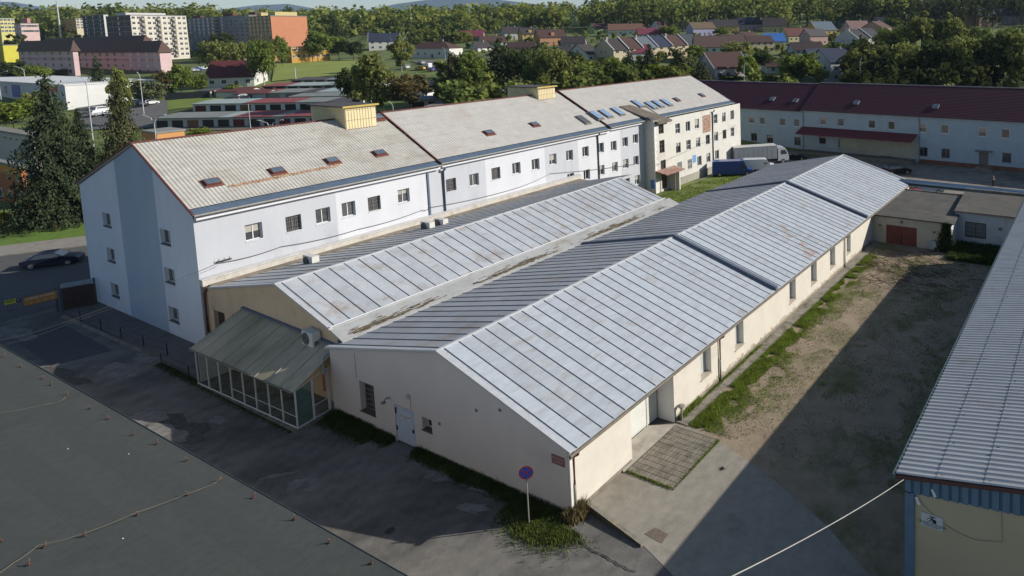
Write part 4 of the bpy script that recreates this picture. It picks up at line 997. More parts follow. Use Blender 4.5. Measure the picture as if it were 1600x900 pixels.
# ================================================================ blue-clad hall on the right
bh = thing('clad_hall', 'hall with grey corrugated roof and blue ribbed cladding above a cream wall', 'hall', (23.2, 6.37, 0))
HX0, HX1 = 23.2, 68.0
m_blue = mat('blue_cladding', (0.10, 0.18, 0.26), 0.6, 0.12, 1.5, dark=(.16, .15, .13), dmix=.12, dscale=.8)
m_bluedk = mat('blue_cladding_rib', (0.07, 0.13, 0.20), 0.6, 0.1, 2)
m_ylw = mat('pale_yellow_render', (0.45, 0.40, 0.26), 0.92, 0.05, 0.5, bump=.1, bscale=25)
hz_ = lambda y: 5.89 + (6.72 - y) * .19
q = MB()
q.wall((HX0 + .08, 6.1, 0), (0, -1, 0), (-1, 0, 0), 0, 24, 0, 4.94, [], .2, 0)
q.poly([(HX0 + .08, 6.1, 4.94), (HX0 + .08, -18, 4.94), (HX0 + .08, -18, 6.9), (HX0 + .08, -8.8, 8.6), (HX0 + .08, 6.1, 5.8)], 0)
q.wall((HX0 + .08, 6.37, 0), (1, 0, 0), (0, 1, 0), 0, HX1 - HX0, 0, 5.78, [], .2, 1)
q.build('wall', [m_ylw, m_blue], bh)
q = MB()
y = 6.42; i = 0
while y > -9.8:
    w_ = .24 if i % 2 == 0 else .12
    d_ = .0 if i % 2 == 0 else .05
    zb = 5.12 + (6.42 - y) * .115
    q.box(HX0 - .02 + d_, HX0 + .078, y - w_, y, zb, hz_(y) - .08, 0 if i % 2 == 0 else 1)
    y -= w_; i += 1
q.build('blue_cladding', [m_blue, m_bluedk], bh)
q = MB(); q.box(HX0 - .02, HX0 + .078, 6.06, 6.42, 0, 5.16); q.build('corner_trim', m_blue, bh)
q = MB()
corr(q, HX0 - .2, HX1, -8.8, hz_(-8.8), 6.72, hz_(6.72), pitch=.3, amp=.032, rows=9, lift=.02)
q.slab([(HX0 - .2, -18.7, hz_(-8.8) - 1.9), (HX1, -18.7, hz_(-8.8) - 1.9), (HX1, -8.8, hz_(-8.8)), (HX0 - .2, -8.8, hz_(-8.8))], .05, 0)
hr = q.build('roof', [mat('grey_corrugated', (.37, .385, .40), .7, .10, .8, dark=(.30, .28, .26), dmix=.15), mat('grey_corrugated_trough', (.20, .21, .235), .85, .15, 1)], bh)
q = MB(); q.slab([(HX0 - .22, -8.8, hz_(-8.8) - .03), (HX0 - .12, -8.8, hz_(-8.8) - .03), (HX0 - .12, 6.72, hz_(6.72) - .03), (HX0 - .22, 6.72, hz_(6.72) - .03)], .16); q.build('verge_board', mat('brown_verge', (.09, .04, .035), .7), hr)
q = MB(); q.tube([(HX0 - .25, 6.8, hz_(6.72) - .08), (HX1, 6.8, hz_(6.72) - .1)], .095, 6); q.build('gutter', mat('green_gutter', (.07, .11, .12), .6), hr)
q = MB(); rnd = random.Random(6)
for k in range(1, 9):
    for i in range(int((HX1 - HX0) / .54)):
        yy = -8.8 + 15.52 * k / 9 + (.25 if i % 2 else 0); xx = HX0 + i * .54
        q.box(xx, xx + .05, yy - .035, yy + .015, hz_(yy) + .02, hz_(yy) + .05)
q.build('fixing', mat('fixing_dark', (.12, .12, .13), .8), hr)['kind'] = 'stuff'
A, B_ = hx(1439, 803, HX0), hx(1473, 829, HX0)
q = MB(); q.poly([(HX0 + .05, A.y, A.z + .02), (HX0 + .05, B_.y, A.z - .02), (HX0 + .05, B_.y, B_.z + .08), (HX0 + .05, A.y, B_.z + .28)])
cy_, cz_ = (A.y + B_.y) / 2, (A.z + B_.z) / 2
q = MB(); q.box(HX0 + .04, HX0 + .07, B_.y, A.y, cz_ - .28, cz_ + .26); sg = q.build('wall_sign', mat('sign_pale', (.50, .53, .55), .6), bh)
q = MB()
def disc(mb, c, r, nrm_, mi=0, n=20):
    zv = Vector(nrm_).normalized(); u_ = zv.cross(Vector((0, 0, 1))).normalized(); w_ = zv.cross(u_)
    mb.poly([Vector(c) + (u_ * math.cos(2 * math.pi * i / n) + w_ * math.sin(2 * math.pi * i / n)) * r for i in range(n)], mi)
disc(q, (HX0 + .035, cy_ + .1, cz_ + .04), .075, (-1, 0, 0)); disc(q, (HX0 + .034, cy_ + .11, cz_ + .04), .04, (-1, 0, 0), 1); disc(q, (HX0 + .035, cy_ - .09, cz_ + .02), .085, (-1, 0, 0))
q.box(HX0 + .03, HX0 + .036, cy_ - .03, cy_ + .03, cz_ + .06, cz_ + .19); q.box(HX0 + .03, HX0 + .036, cy_ - .13, cy_ + .1, cz_ + .17, cz_ + .2)
q.build('emblem', [m_blk, m_whtt], sg)
text('VELAMEC SE PROZORI', (HX0 + .035, cy_, cz_ - .12), .105, (-1, 0, 0), (0, 0, 1), m_blk, sg); text('OCHRANA OBJEKTU', (HX0 + .035, cy_, cz_ - .21), .07, (-1, 0, 0), (0, 0, 1), m_blk, sg)
for (px, py) in ((1434, 782), (1459, 770)):
    p = hx(px, py, HX0)
    q = MB(); q.tube([(HX0 + .02, p.y + .07, p.z + .12), (HX0 - .03, p.y - .07, p.z - .12)], .06, 8); q.tube([(HX0 + .07, p.y, p.z), (HX0, p.y, p.z)], .03, 5); q.build('wall_lamp', m_whtt, bh)
q = MB(); pp = [hx(px, py, HX0 + .05) for px, py in ((1437, 785), (1460, 806), (1480, 822), (1500, 834), (1525, 844), (1566, 847), (1565, 800))]; q.tube(pp, .012, 4); q.build('wall_wire', mat('wire_tan', (.33, .28, .18), .8), bh)

# ================================================================ annex with red garage doors and pipe bridge
an = thing('annex', 'low annex with red garage doors and white walled end under dark flat roofs', 'building', (66.55, 18, 0))
q = MB()
o1 = [(22.3 - 20.6, 22.3 - 17.25, 0, 2.1, .12)]
q.wall((66.55, 22.3, 0), (0, -1, 0), (-1, 0, 0), 0, 8.65, 0, 3.02, o1, .12, 0)
q.wall((66.55, 13.65, 0), (1, 0, 0), (0, -1, 0), 0, 3.25, 0, 3.0, [], .1, 1)
o2 = [(13.85 - 12.83, 13.85 - 10.66, .82, 2.5)]
q.wall((69.8, 13.85, 0), (0, -1, 0), (-1, 0, 0), 0, 9.5, 0, 3.5, o2, .12, 1)
q.wall((78.8, 22.3, 0), (0, -1, 0), (1, 0, 0), 0, 18, 0, 3.2, [], .1, 1)
q.build('wall', [mat('old_cream_wall', (.50, .45, .35), .92, .12, 1, dark=(.33, .28, .2), dmix=.2, dscale=.5), mat('white_annex_wall', (.56, .57, .58), .9, .06, .8, dark=(.4, .37, .33), dmix=.12, dscale=.6)], an)
m_rdoor = mat('dull_red_door', (.19, .05, .035), .8, .25, 2, dark=(.1, .04, .03), dmix=.3, dscale=1)
for y0, y1 in ((18.95, 20.58), (17.27, 18.9)):
    q = MB(); q.box(66.60, 66.66, y0, y1, .04, 2.08)
    for k in range(9): q.box(66.585, 66.6, y0 + .03, y1 - .03, .08 + k * .22, .08 + k * .22 + .19)
    q.build('garage_door', m_rdoor, an)
window(an, (69.8, 13.85, 0), (0, -1, 0), (-1, 0, 0), *o2[0], .08, m_bfr, mat('barred_pale_glass', (.33, .36, .37), .3, .2, 2), mull=1, bars=True, fw=.09)
m_felt = mat('dark_roof_felt', (.085, .08, .07), .95, .25, .7, dark=(.13, .12, .10), dmix=.25, dscale=.3)
q = MB(); q.slab([(66.2, 13.3, 3.15), (77.6, 13.9, 3.3), (77.9, 22.2, 3.35), (66.2, 22.4, 3.15)], .14); q.build('roof', m_felt, an)
q = MB(); q.slab([(69.5, 4.0, 3.66), (78.8, 4.0, 3.72), (78.8, 14.5, 3.72), (69.5, 13.95, 3.66)], .16); relabel(q.build('roof', m_felt, an), 'higher roof over the white walled end')
q = MB(); q.box(69.42, 69.5, 4, 13.95, 3.48, 3.7); q.box(77.6, 77.75, 13.9, 22.2, 3.3, 3.45, 1); q.box(78.6, 78.8, 4, 14.5, 3.72, 4.0, 1); q.build('roof_edge', [mat('tile_edge', (.28, .20, .17), .8), m_conc], an)
for (y_, z_) in ((18.9, 2.55), (21.3, 1.95), (15.4, 1.9)):
    q = MB(); q.box(66.42, 66.54, y_ - .13, y_ + .13, z_ - .1, z_ + .1); q.build('wall_lamp', m_gfr, an)
q = MB(); q.box(69.66, 69.79, 9.1, 9.4, 2.0, 2.25); q.build('wall_lamp', m_gfr, an)
q = MB(); q.box(69.2, 69.78, 5.5, 13.6, 0, .2); q.build('kerbing', m_conc, an)
pb = thing('pipe_bridge', 'twin silver pipes on short steel posts beyond the flat roofs', 'pipeline', (80.6, 20, 0))
for dx, r_, z in ((0, .24, 3.72), (.56, .24, 3.72)):
    q = MB(); q.tube([(80.2 + dx, 24.5, z), (79.9 + dx, 2, z), (79.8 + dx, -20, z)], r_, 10); q.build('pipe', mat('silver_lagging', (.30, .38, .46), .35, .1, 2, metal=.5), pb, smooth=True)
q = MB(); q.box(79.6, 81.1, -20, 24, 3.34, 3.44); q.build('tray', m_greypipe, pb)
for y_ in (22.7, 14.4, 6.5, -3):
    q = MB(); q.box(80.1, 80.35, y_ - .12, y_ + .12, 0, 3.2); q.box(80.9, 81.15, y_ - .12, y_ + .12, 0, 3.2); q.box(79.7, 81.4, y_ - .12, y_ + .12, 3.2, 3.34); q.build('post', mat('tan_steel', (.25, .2, .15), .8), pb)

# ================================================================ foreground roof
fo = thing('flat_roof_building', 'flat felt roofed building with rusty hooks and wire across the roof', 'building', (8, 35, 0))
e0, e1 = hz(-60, 505, 5), hz(700, 936, 5)
ed = (e1 - e0).normalized(); en = Vector((-ed.y, ed.x, 0))
if en.x > 0: en = -en
m_flt = mat('grey_green_felt', (.060, .066, .060), .95, .12, 3.0, dark=(.050, .056, .052), dmix=.3, dscale=.4, bump=.3, bscale=30, detail=12)
m_flt2 = mat('grey_green_felt_lap', (.056, .062, .057), .95, .12, 3.0, detail=12, bump=.3, bscale=30)
q = MB(); Lr = 62
for k in range(9):
    a_, b_ = e0 + en * (1.022 * k), e0 + en * (1.022 * (k + 1) + .004)
    lift = Vector((0, 0, .0015 * (k % 2)))
    q.slab([a_ + lift, b_ + lift, b_ + ed * Lr + lift, a_ + ed * Lr + lift], .2, k % 2)
a_, b_ = e0 + en * 9.2, e0 + en * 16
q.slab([a_ + Vector((0, 0, -.25)), b_ + Vector((0, 0, -.6)), b_ + ed * Lr + Vector((0, 0, -.6)), a_ + ed * Lr + Vector((0, 0, -.25))], .2, 0)
q.tube([e0 + Vector((0, 0, .02)), e0 + ed * Lr + Vector((0, 0, .0))], .022, 4, 2)
rfo = q.build('roof', [m_flt, m_flt2, mat('roof_rim', (.085, .09, .085), .7, .2, 2)], fo)
q = MB(); b0_, b1_ = e0 + en * .15, e0 + en * 16
q.slab([b0_ + Vector((0, 0, -.22)), b1_ + Vector((0, 0, -.9)), b1_ + ed * Lr + Vector((0, 0, -.9)), b0_ + ed * Lr + Vector((0, 0, -.22))], 4.6 if False else Vector((0, 0, -4.05))); q.build('wall', m_render, fo)
hk = thing('roof_hook', 'small rusty red hook standing on the felt roof', 'hook', (0, 0, 5.02), 0, 'rusty roof hooks')
q = MB(); q.box(-.06, .06, -.045, .045, 0, .02); q.tube([(0, 0, .02), (0, 0, .13)], [.035, .016], 6); q.build('base', mat('red_oxide', (.09, .045, .035), .8, .2, 8), hk, base='local')
q = MB(); q.tube([(0, 0, .11), (.04, 0, .14), (.055, 0, .19)], .012, 5); q.build('bent_tip', m_rust, hk, base='local')
hooks = [(7, 557), (33, 573), (68, 591), (80, 601), (105, 617), (141, 638), (170, 654), (209, 679), (246, 693), (293, 719), (344, 750), (397, 777), (461, 811), (516, 847), (581, 880), (70, 854), (293, 773), (215, 804), (132, 837), (45, 882), (2, 846)]
for i, (px, py) in enumerate(hooks):
    p = hz(px, py, 5.03); o = hk if i == 0 else copy_tree(hk); o.location = p; o.rotation_euler.z = (i * 1.7) % 6.28
    if i in (15, 19, 20): o.location.z -= .0
P = [hz(px, py, 5.2) for px, py in ((346, 745), (335, 755), (293, 771), (215, 800), (132, 833), (60, 852), (20, 880), (-10, 900))]
cable('lightning_wire', P, .007, 'pale lightning wire crossing the felt roof from hook to hook', mat('wire_tan2', (.24, .19, .12), .7), .03)
P = [hz(px, py, 5.2) for px, py in ((103, 618), (98, 625), (70, 632), (0, 645))]
cable('lightning_wire', P, .007, 'short branch of wire near the far end of the felt roof', mat('wire_tan2', (.24, .19, .12), .7), .03)
rnd = random.Random(12)
for k, (px, py) in enumerate([(106, 701), (201, 709), (192, 841)]):
    p = hz(px, py, 5.03); q = MB(); q.box(p.x - .022, p.x + .022, p.y - .022, p.y + .022, 5.02, 5.03); tag(q.build('litter_scrap', m_whtt), 'scrap of white litter lying on the felt roof', 'litter', 'litter on the felt roof')
# ================================================================ sign, gate, railings
sp = hz(827, 822)
ns = thing('no_stopping_sign', 'round blue and red no stopping sign on a grey pole in the weeds', 'road sign', sp)
q = MB(); q.tube([(sp.x, sp.y, 0), (sp.x, sp.y, 3.0)], .032, 8); q.build('pole', m_greypipe, ns)
sn_ = Vector((-.80, -.60, 0)).normalized(); su = Vector((sn_.y, -sn_.x, 0)); 
c = Vector((sp.x, sp.y, 2.72)) + sn_ * .05
q = MB(); disc(q, c, .33, sn_, 0, 32); disc(q, c + sn_ * .004, .27, sn_, 1, 32); disc(q, c - sn_ * .012, .33, sn_, 2, 32)
for a_ in (45, 135):
    d_ = su * math.cos(R(a_)) + Vector((0, 0, 1)) * math.sin(R(a_)); e_ = d_.cross(sn_) * .022
    f_ = c + sn_ * .008
    q.poly([f_ - d_ * .28 - e_, f_ + d_ * .28 - e_, f_ + d_ * .28 + e_, f_ - d_ * .28 + e_], 0)
q.build('plate', [mat('sign_red', (.42, .03, .03), .5, .05), mat('sign_blue', (.01, .08, .45), .5, .05), m_greypipe], ns)

m_gate = mat('brown_gate_boards', (.055, .032, .025), .85, .25, 2); m_fencem = mat('dark_fence_steel', (.05, .06, .07), .7, .2, 2)
g0, g1 = Vector((19.25, 79.75, 0)), Vector((21.1, 78.95, 0)); gd_ = (g1 - g0).normalized()
gt = thing('yard_gate', 'dark brown boarded gate leaf beside the blue gable with pale beam on top', 'gate', g0)
def fbox(mb, o, d, s0, s1, t0, t1, z0, z1, mi=0):
    n_ = Vector((-d.y, d.x, 0)); T = Matrix.Identity(4)
    for i in range(3): T[i][0] = d[i]; T[i][1] = n_[i]; T[i][3] = o[i]
    mb.box(s0, s1, t0, t1, z0, z1, mi, T)
Lg = (g1 - g0).length
q = MB()
for k in range(9): fbox(q, g0, gd_, .08, Lg, -.03, .03, .08 + k * .215, .08 + k * .215 + .205)
q.build('board_panel', m_gate, gt)
q = MB(); fbox(q, g0, gd_, -.08, .05, -.06, .06, 0, 2.5); fbox(q, g0, gd_, Lg - .02, Lg + .1, -.06, .06, 0, 2.5); q.build('post', m_fencem, gt)
q = MB(); fbox(q, g0, gd_, 0, Lg, -.07, .07, 2.1, 2.45); q.build('beam', mat('pale_beam', (.26, .32, .36), .7, .1, 2), gt)
f0 = Vector((8.0, 80.9, 0)); f1 = Vector((19.1, 79.9, 0)); fd = (f1 - f0).normalized(); Lf = (f1 - f0).length
fn = thing('mesh_fence', 'dark steel mesh fence carrying two advertising banners beside the gate', 'fence', f0)
for s_ in (0.0, Lf - 6.8, Lf - 3.4, Lf - .1):
    q = MB(); fbox(q, f0, fd, s_ - .05, s_ + .05, -.05, .05, 0, 2.15); q.build('post', m_fencem, fn)
q = MB()
k = .1
while k < Lf: fbox(q, f0, fd, k, k + .018, -.006, .006, .1, 2.0); k += .16
for z in (.1, .65, 1.2, 2.0): fbox(q, f0, fd, 0, Lf, -.015, .015, z, z + .03)
q.build('mesh', m_fencem, fn)
fnm = Vector((fd.y, -fd.x, 0))
def banner(sx0, sx1, z0, z1, m_, label, lines, arrows=0):
    q = MB(); fbox(q, f0, fd, sx0, sx1, -.05, -.035, z0, z1)
    o = q.build('banner', m_, None, base=f0 + fd * sx0 + Vector((0, 0, z0)))
    return o
def fpt(s_, t_, z): return f0 + fd * s_ + fnm * t_ + Vector((0, 0, z))
def sc(px, py):   # along-fence coordinate and height of a photo pixel
    p = hplane(px, py, f0, fnm); return (p - f0).dot(fd), p.z
s0_, zt_ = sc(36, 465); s1_, zt2 = sc(88, 454); _, zb_ = sc(36, 479)
ob = thing('banner', 'orange advertising banner with white arrows on the mesh fence', 'banner', fpt(s0_, 0, zb_))
q = MB(); fbox(q, f0, fd, s0_, s1_, -.06, -.04, zb_, (zt_ + zt2) / 2); q.build('cloth', mat('orange_vinyl', (.50, .22, .05), .7, .06, 2), ob)
zm = (zb_ + (zt_ + zt2) / 2) / 2; hh = (zt_ + zt2) / 2 - zb_
text('CORSO INTERIER', fpt((s0_ + s1_) / 2, .068, zm + hh * .24), hh * .30, fnm, (0, 0, 1), m_whtt, ob)
for i, cc in enumerate(((.35, .7, .2), (.6, .5, .75), (.65, .65, .6), (.75, .72, .5))):
    text('>', fpt(s0_ + (s1_ - s0_) * (.2 + .22 * i), .068, zm - hh * .26), hh * .42, fnm, (0, 0, 1), mat('arrow_%s' % 'abcd'[i], cc, .6), ob)
s0_, zt_ = sc(6, 470); s1_, zt2 = sc(31, 464); _, zb_ = sc(6, 477)
yb = thing('banner', 'small yellow and black banner on the mesh fence', 'banner', fpt(s0_, 0, zb_))
zc = (zt_ + zt2) / 2
q = MB(); fbox(q, f0, fd, s0_, s0_ + (s1_ - s0_) * .72, -.06, -.04, zb_, zc); q.build('cloth', mat('yellow_vinyl', (.50, .52, .03), .7, .05), yb)
q = MB(); fbox(q, f0, fd, s0_ + (s1_ - s0_) * .72, s1_, -.06, -.04, zb_ + .02, zc - .15); fbox(q, f0, fd, s0_ + .1, s0_ + (s1_ - s0_) * .62, -.066, -.061, zb_ + (zc - zb_) * .42, zb_ + (zc - zb_) * .68, 0); q.build('dark_field', mat('navy_vinyl', (.02, .025, .07), .7), yb)
text('PNEUSERVIS', fpt(s0_ + (s1_ - s0_) * .36, .07, zb_ + (zc - zb_) * .8), (zc - zb_) * .26, fnm, (0, 0, 1), m_blk, yb); text('OTEVRENO', fpt(s0_ + (s1_ - s0_) * .36, .075, zb_ + (zc - zb_) * .54), (zc - zb_) * .22, fnm, (0, 0, 1), mat('yellow_letters', (.6, .6, .05), .6), yb)
text('P', fpt(s0_ + (s1_ - s0_) * .86, .07, zb_ + (zc - zb_) * .45), (zc - zb_) * .5, fnm, (0, 0, 1), m_whtt, yb)
# railings
def railing(pix, label, h=1.02):
    P = [hz(*p) for p in pix]
    t = thing('railing', label, 'railing', P[0], 0, 'black railings along the footpath')
    for p in P:
        q = MB(); q.box(p.x - .03, p.x + .03, p.y - .03, p.y + .03, 0.02, h); q.build('post', m_fencem2, t)
    q = MB()
    for z in (h, h * .5): q.tube([p + Vector((0, 0, z)) for p in P], .035, 5)
    q.build('rail', m_fencem2, t)
m_fencem2 = mat('black_rail', (.018, .018, .02), .6)
railing([(126, 502), (158, 516), (190, 530), (225, 544), (262, 558)], 'longer black railing beside the raised footpath')
railing([(253, 574), (296, 594)], 'short black railing nearest the glass porch')
cs2 = MB(); a, b = hz(98, 495), hz(240, 557); d_ = (b - a).normalized(); n_ = Vector((-d_.y, d_.x, 0)) * .12
cs2.slab([a - n_ + Vector((0, 0, .1)), b - n_ + Vector((0, 0, .1)), b + n_ + Vector((0, 0, .1)), a + n_ + Vector((0, 0, .1))], .1)
struct(cs2.build('kerb', m_conc), 'pale kerb stones below the black railing')

# satellite dish leaning on the annex
dp = hz(1462, 390)
dt = thing('satellite_dish', 'grey satellite dish lying against the foot of the annex wall', 'satellite dish', (66.2, dp.y, 0))
q = MB(); dn2 = Vector((-.75, .2, .6)).normalized()
cc = Vector((66.0, 15.5, .65)); u_ = dn2.cross(Vector((0, 0, 1))).normalized(); w_ = dn2.cross(u_)
for r0, r1, z0, z1 in ((0, .25, 0, .02), (.25, .42, .02, .06), (.42, .52, .06, .11)):
    for i in range(20):
        a0, a1 = 2 * math.pi * i / 20, 2 * math.pi * (i + 1) / 20
        P = lambda r, a_, z: cc + (u_ * math.cos(a_) + w_ * math.sin(a_)) * r + dn2 * z
        q.poly([P(r0, a0, z0), P(r1, a0, z1), P(r1, a1, z1), P(r0, a1, z0)])
q.build('reflector', mat('dish_grey', (.33, .33, .32), .6, .15, 3), dt)
q = MB(); q.tube([cc + w_ * .45, cc + dn2 * .45 + w_ * .15], .02, 5); q.tube([cc, (66.4, 15.5, .1)], .03, 5); q.build('arm', m_greypipe, dt)
# brushwood
rnd = random.Random(21)
q = MB()
for i in range(260):
    c = Vector((59 + rnd.gauss(0, 3.0), 15.5 + rnd.gauss(0, 2.6), 0))
    if not (50 < c.x < 66 and 7 < c.y < 20.8): continue
    a_ = rnd.uniform(0, math.pi); L_ = rnd.uniform(.5, 2.2); d_ = Vector((math.cos(a_), math.sin(a_), rnd.uniform(-.05, .25)))
    q.tube([c + Vector((0, 0, .05)), c + d_ * L_ * .5 + Vector((0, 0, rnd.uniform(.05, .3))), c + d_ * L_ + Vector((0, 0, .08))], [.03, .022, .008], 4, rnd.choice((0, 1)))
tag(q.build('brushwood', [mat('grey_sticks', (.16, .12, .085), .95, .3, 3), mat('brown_sticks', (.08, .055, .035), .95, .3, 3)]), 'heap of cut brown branches by the red garage doors', 'brushwood', kind='stuff')

# ================================================================ vehicles
m_tyre = mat('tyre_rubber', (.02, .02, .02), .9); m_rim = mat('alloy_rim', (.35, .35, .36), .35, .1, 5, metal=.6)
m_head = mat('lamp_glass', (.28, .28, .28), .2); m_tail = mat('tail_lamp', (.35, .02, .02), .3); m_cglass = glass('car_glass', (.045, .055, .065), .08, 1.0); m_trim = mat('black_trim', (.02, .02, .02), .6)
def paint(name, rgb): return mat(name, rgb, .28, .04, 1, spec=.7)
def loft(mb, prof, hw, mi=0):
    """prof: list of (x, z); hw: function z->half width. side faces plus skin between them"""
    Lp = [Vector((x, hw(x, z), z)) for x, z in prof]; Rp = [Vector((x, -hw(x, z), z)) for x, z in prof]
    n = len(prof)
    for i in range(n):
        j = (i + 1) % n; mb.poly([Lp[i], Lp[j], Rp[j], Rp[i]], mi)
def wheel(parent, x, y, r=.33, w=.2):
    q = MB(); q.tube([(x, y - w / 2, r), (x, y + w / 2, r)], r, 16)
    o = q.build('wheel', m_tyre, parent, base='local')
    q = MB(); s_ = 1 if y > 0 else -1
    q.tube([(x, y + s_ * (w / 2 - .02), r), (x, y + s_ * (w / 2 + .012), r)], r * .66, 14)
    q.build('rim', m_rim, o, base='local')
def car(label, loc, rz, paint_m, L=4.4, W=1.78, H=1.45, kind='sedan', group=None, cat='car', name='parked_car', scale=1.0):
    t = thing(name, label, cat, loc, rz, group)
    if scale != 1: t.scale = (scale,) * 3
    h2 = W / 2; f = L / 2
    if kind == 'sedan':
        lower = [(-f, .32), (-f, .62), (-f + .08, .92), (-f + .75, 1.0), (f - 1.25, .98), (f - .3, .86), (f - .03, .68), (f, .32)]
        cab = [(-f + .50, .98), (-f + 1.12, H - .06), (-f + 1.6, H), (-f + 2.5, H - .01), (f - 1.18, .96)]
        sw_ = [(-f + .85, 1.02), (-f + 1.25, H - .13), (f - 1.9, H - .11), (f - 1.36, 1.02)]
    elif kind == 'hatch':
        lower = [(-f, .32), (-f, .7), (-f + .05, .98), (f - 1.1, .98), (f - .2, .8), (f, .62), (f, .32)]
        cab = [(-f + .04, .97), (-f + .4, H - .05), (-f + .9, H), (f - 1.9, H - .02), (f - 1.0, .97)]
        sw_ = [(-f + .3, 1.02), (-f + .55, H - .13), (f - 1.95, H - .13), (f - 1.25, 1.02)]
    else:
        lower = [(-f, .35), (-f, 1.15), (f - .95, 1.15), (f - .12, .98), (f, .7), (f, .35)]
        cab = [(-f, 1.14), (-f + .03, H - .25), (-f + .12, H - .06), (-f + .4, H), (f - 1.9, H - .01), (f - 1.55, H - .1), (f - .9, 1.14)]
        sw_ = [(f - 2.0, 1.2), (f - 2.0, H - .55), (f - 1.5, H - .55), (f - 1.08, 1.2)]
    def hw(x, z):
        v = h2 * (1 if z < 1.0 or kind == 'van' and z < 1.2 else 1 - .17 * (z - 1.0) / (H - 1.0) if kind != 'van' else 1 - .07 * (z - 1.2) / (H - 1.2))
        if z < .4: v *= .96
        if abs(x) > f - .3: v *= .93
        return v
    b = MB()
    for prof in (lower, cab):
        n = len(prof)
        Lp = [Vector((x, hw(x, z), z)) for x, z in prof]; Rp = [Vector((x, -hw(x, z), z)) for x, z in prof]
        for i in range(n): j = (i + 1) % n; b.poly([Lp[i], Lp[j], Rp[j], Rp[i]], 0)
        b.poly(Lp, 0); b.poly(list(reversed(Rp)), 0)
    b.box(-f + .1, f - .1, -h2 * .9, h2 * .9, .2, .34, 1)
    body = b.build('body', [paint_m, m_trim], t, base='local')
    md = body.modifiers.new('soft', 'BEVEL'); md.width = .05; md.segments = 2; md.limit_method = 'ANGLE'; md.angle_limit = R(25)
    for s_ in (1, -1):
        q = MB()
        P = [Vector((x, s_ * (hw(x, z) + .008), z)) for x, z in sw_]; q.poly(P)
        q.build('side_window', m_cglass, t, base='local')
    if kind == 'van': fr_ = [(f - 1.53, H - .14), (f - .93, 1.2)]
    elif kind == 'sedan': fr_ = [(-f + 2.5, H - .05), (f - 1.22, 1.0)]
    else: fr_ = [(f - 1.87, H - .06), (f - 1.04, 1.01)]
    (xa, za), (xb, zb) = fr_; ofs = Vector((.02, 0, .02))
    q = MB(); q.poly([Vector((xa, hw(xa, za) * .9, za)) + ofs, Vector((xb, hw(xb, zb) * .92, zb)) + ofs, Vector((xb, -hw(xb, zb) * .92, zb)) + ofs, Vector((xa, -hw(xa, za) * .9, za)) + ofs]); q.build('windscreen', m_cglass, t, base='local')
    if kind != 'van':
        (xa, za), (xb, zb) = ((-f + 1.33, H - .08), (-f + .68, 1.0)) if kind == 'sedan' else ((-f + .38, H - .1), (-f + .08, 1.02)); ofs = Vector((-.02, 0, .015))
        q = MB(); q.poly([Vector((xa, hw(xa, za) * .88, za)) + ofs, Vector((xb, hw(xb, zb) * .9, zb)) + ofs, Vector((xb, -hw(xb, zb) * .9, zb)) + ofs, Vector((xa, -hw(xa, za) * .88, za)) + ofs]); q.build('rear_window', m_cglass, t, base='local')
    for s_ in (1, -1):
        q = MB(); y_ = s_ * h2 * .72; q.box(f - .1, f + .015, y_ - .16, y_ + .16, .62, .72); q.build('headlight', m_head, t, base='local')
        q = MB(); q.box(-f - .015, -f + .1, y_ - .16, y_ + .16, .68, .88) if kind != 'van' else q.box(-f - .015, -f + .1, s_ * h2 * .85 - .06, s_ * h2 * .85 + .06, .8, 1.3); q.build('tail_light', m_tail, t, base='local')
        q = MB(); q.box(f - 1.45, f - 1.25, s_ * (h2 + .02), s_ * (h2 + .2), .95, 1.08) if s_ > 0 else q.box(f - 1.45, f - 1.25, -h2 - .2, -h2 - .02, .95, 1.08); q.build('mirror', paint_m, t, base='local')
        for x in ((-f + .85, f - .85) if kind != 'van' else (-f + 1.2, f - 1.0)): wheel(t, x, s_ * (h2 - .08), .31 if kind != 'van' else .35)
    q = MB(); q.box(-f - .02, -f - .004, -.26, .26, .42, .54); q.build('number_plate', m_whtt, t, base='local')
    return t
m_navy = paint('navy_paint', (.012, .015, .035)); m_blu = paint('blue_paint', (.018, .05, .22)); m_wht = paint('white_paint', (.62, .63, .65)); m_bkp = paint('black_paint', (.012, .012, .014)); m_slv = paint('silver_paint', (.36, .38, .40)); m_red = paint('red_paint', (.22, .03, .03)); m_lbl = paint('light_blue_paint', (.25, .36, .45))
cpos = hz(84, 414)
car('dark navy sedan driving along the street beyond the gate', cpos, math.atan2(-.56, .83), m_navy, 4.45, 1.75, 1.52)
va, vb = hz(1107, 276), hz(1172, 273); vd = (vb - va); ang = math.atan2(-1, .06)
v_ = car('tall blue panel van parked on the turf by the cream wing', (89.3, 53.6, .02), math.atan2(-5.4, 3.4), m_blu, 6.7, 2.0, 2.5, 'van', cat='van', name='panel_van')
v2 = car('white panel van parked between the blue van and the truck', (94.2, 51.4, .02), math.atan2(-5.4, 3.4), m_wht, 5.6, 1.9, 2.05, 'van', cat='van', name='panel_van')
tk = thing('truck', 'white cabbed truck with long grey box body', 'truck', (98.8, 53.9, 0), math.atan2(-5.4, 5.0))
q = MB(); q.box(-4.6, 3.1, -1.2, 1.2, 1.05, 3.35, 0); q.box(-4.62, 3.12, -1.22, 1.22, 3.35, 3.42, 1)
for k in range(9): q.box(-4.5 + k * .85, -4.46 + k * .85, -1.215, -1.2, 1.1, 3.3, 1)
q.build('box_body', [mat('curtain_grey', (.30, .32, .34), .6, .06, 1), mat('truck_roof', (.50, .49, .46), .6)], tk, base='local')
q = MB(); pf = [(3.3, .6), (3.3, 2.9), (4.0, 3.05), (4.7, 2.75), (5.15, 1.9), (5.3, 1.3), (5.3, .6)]
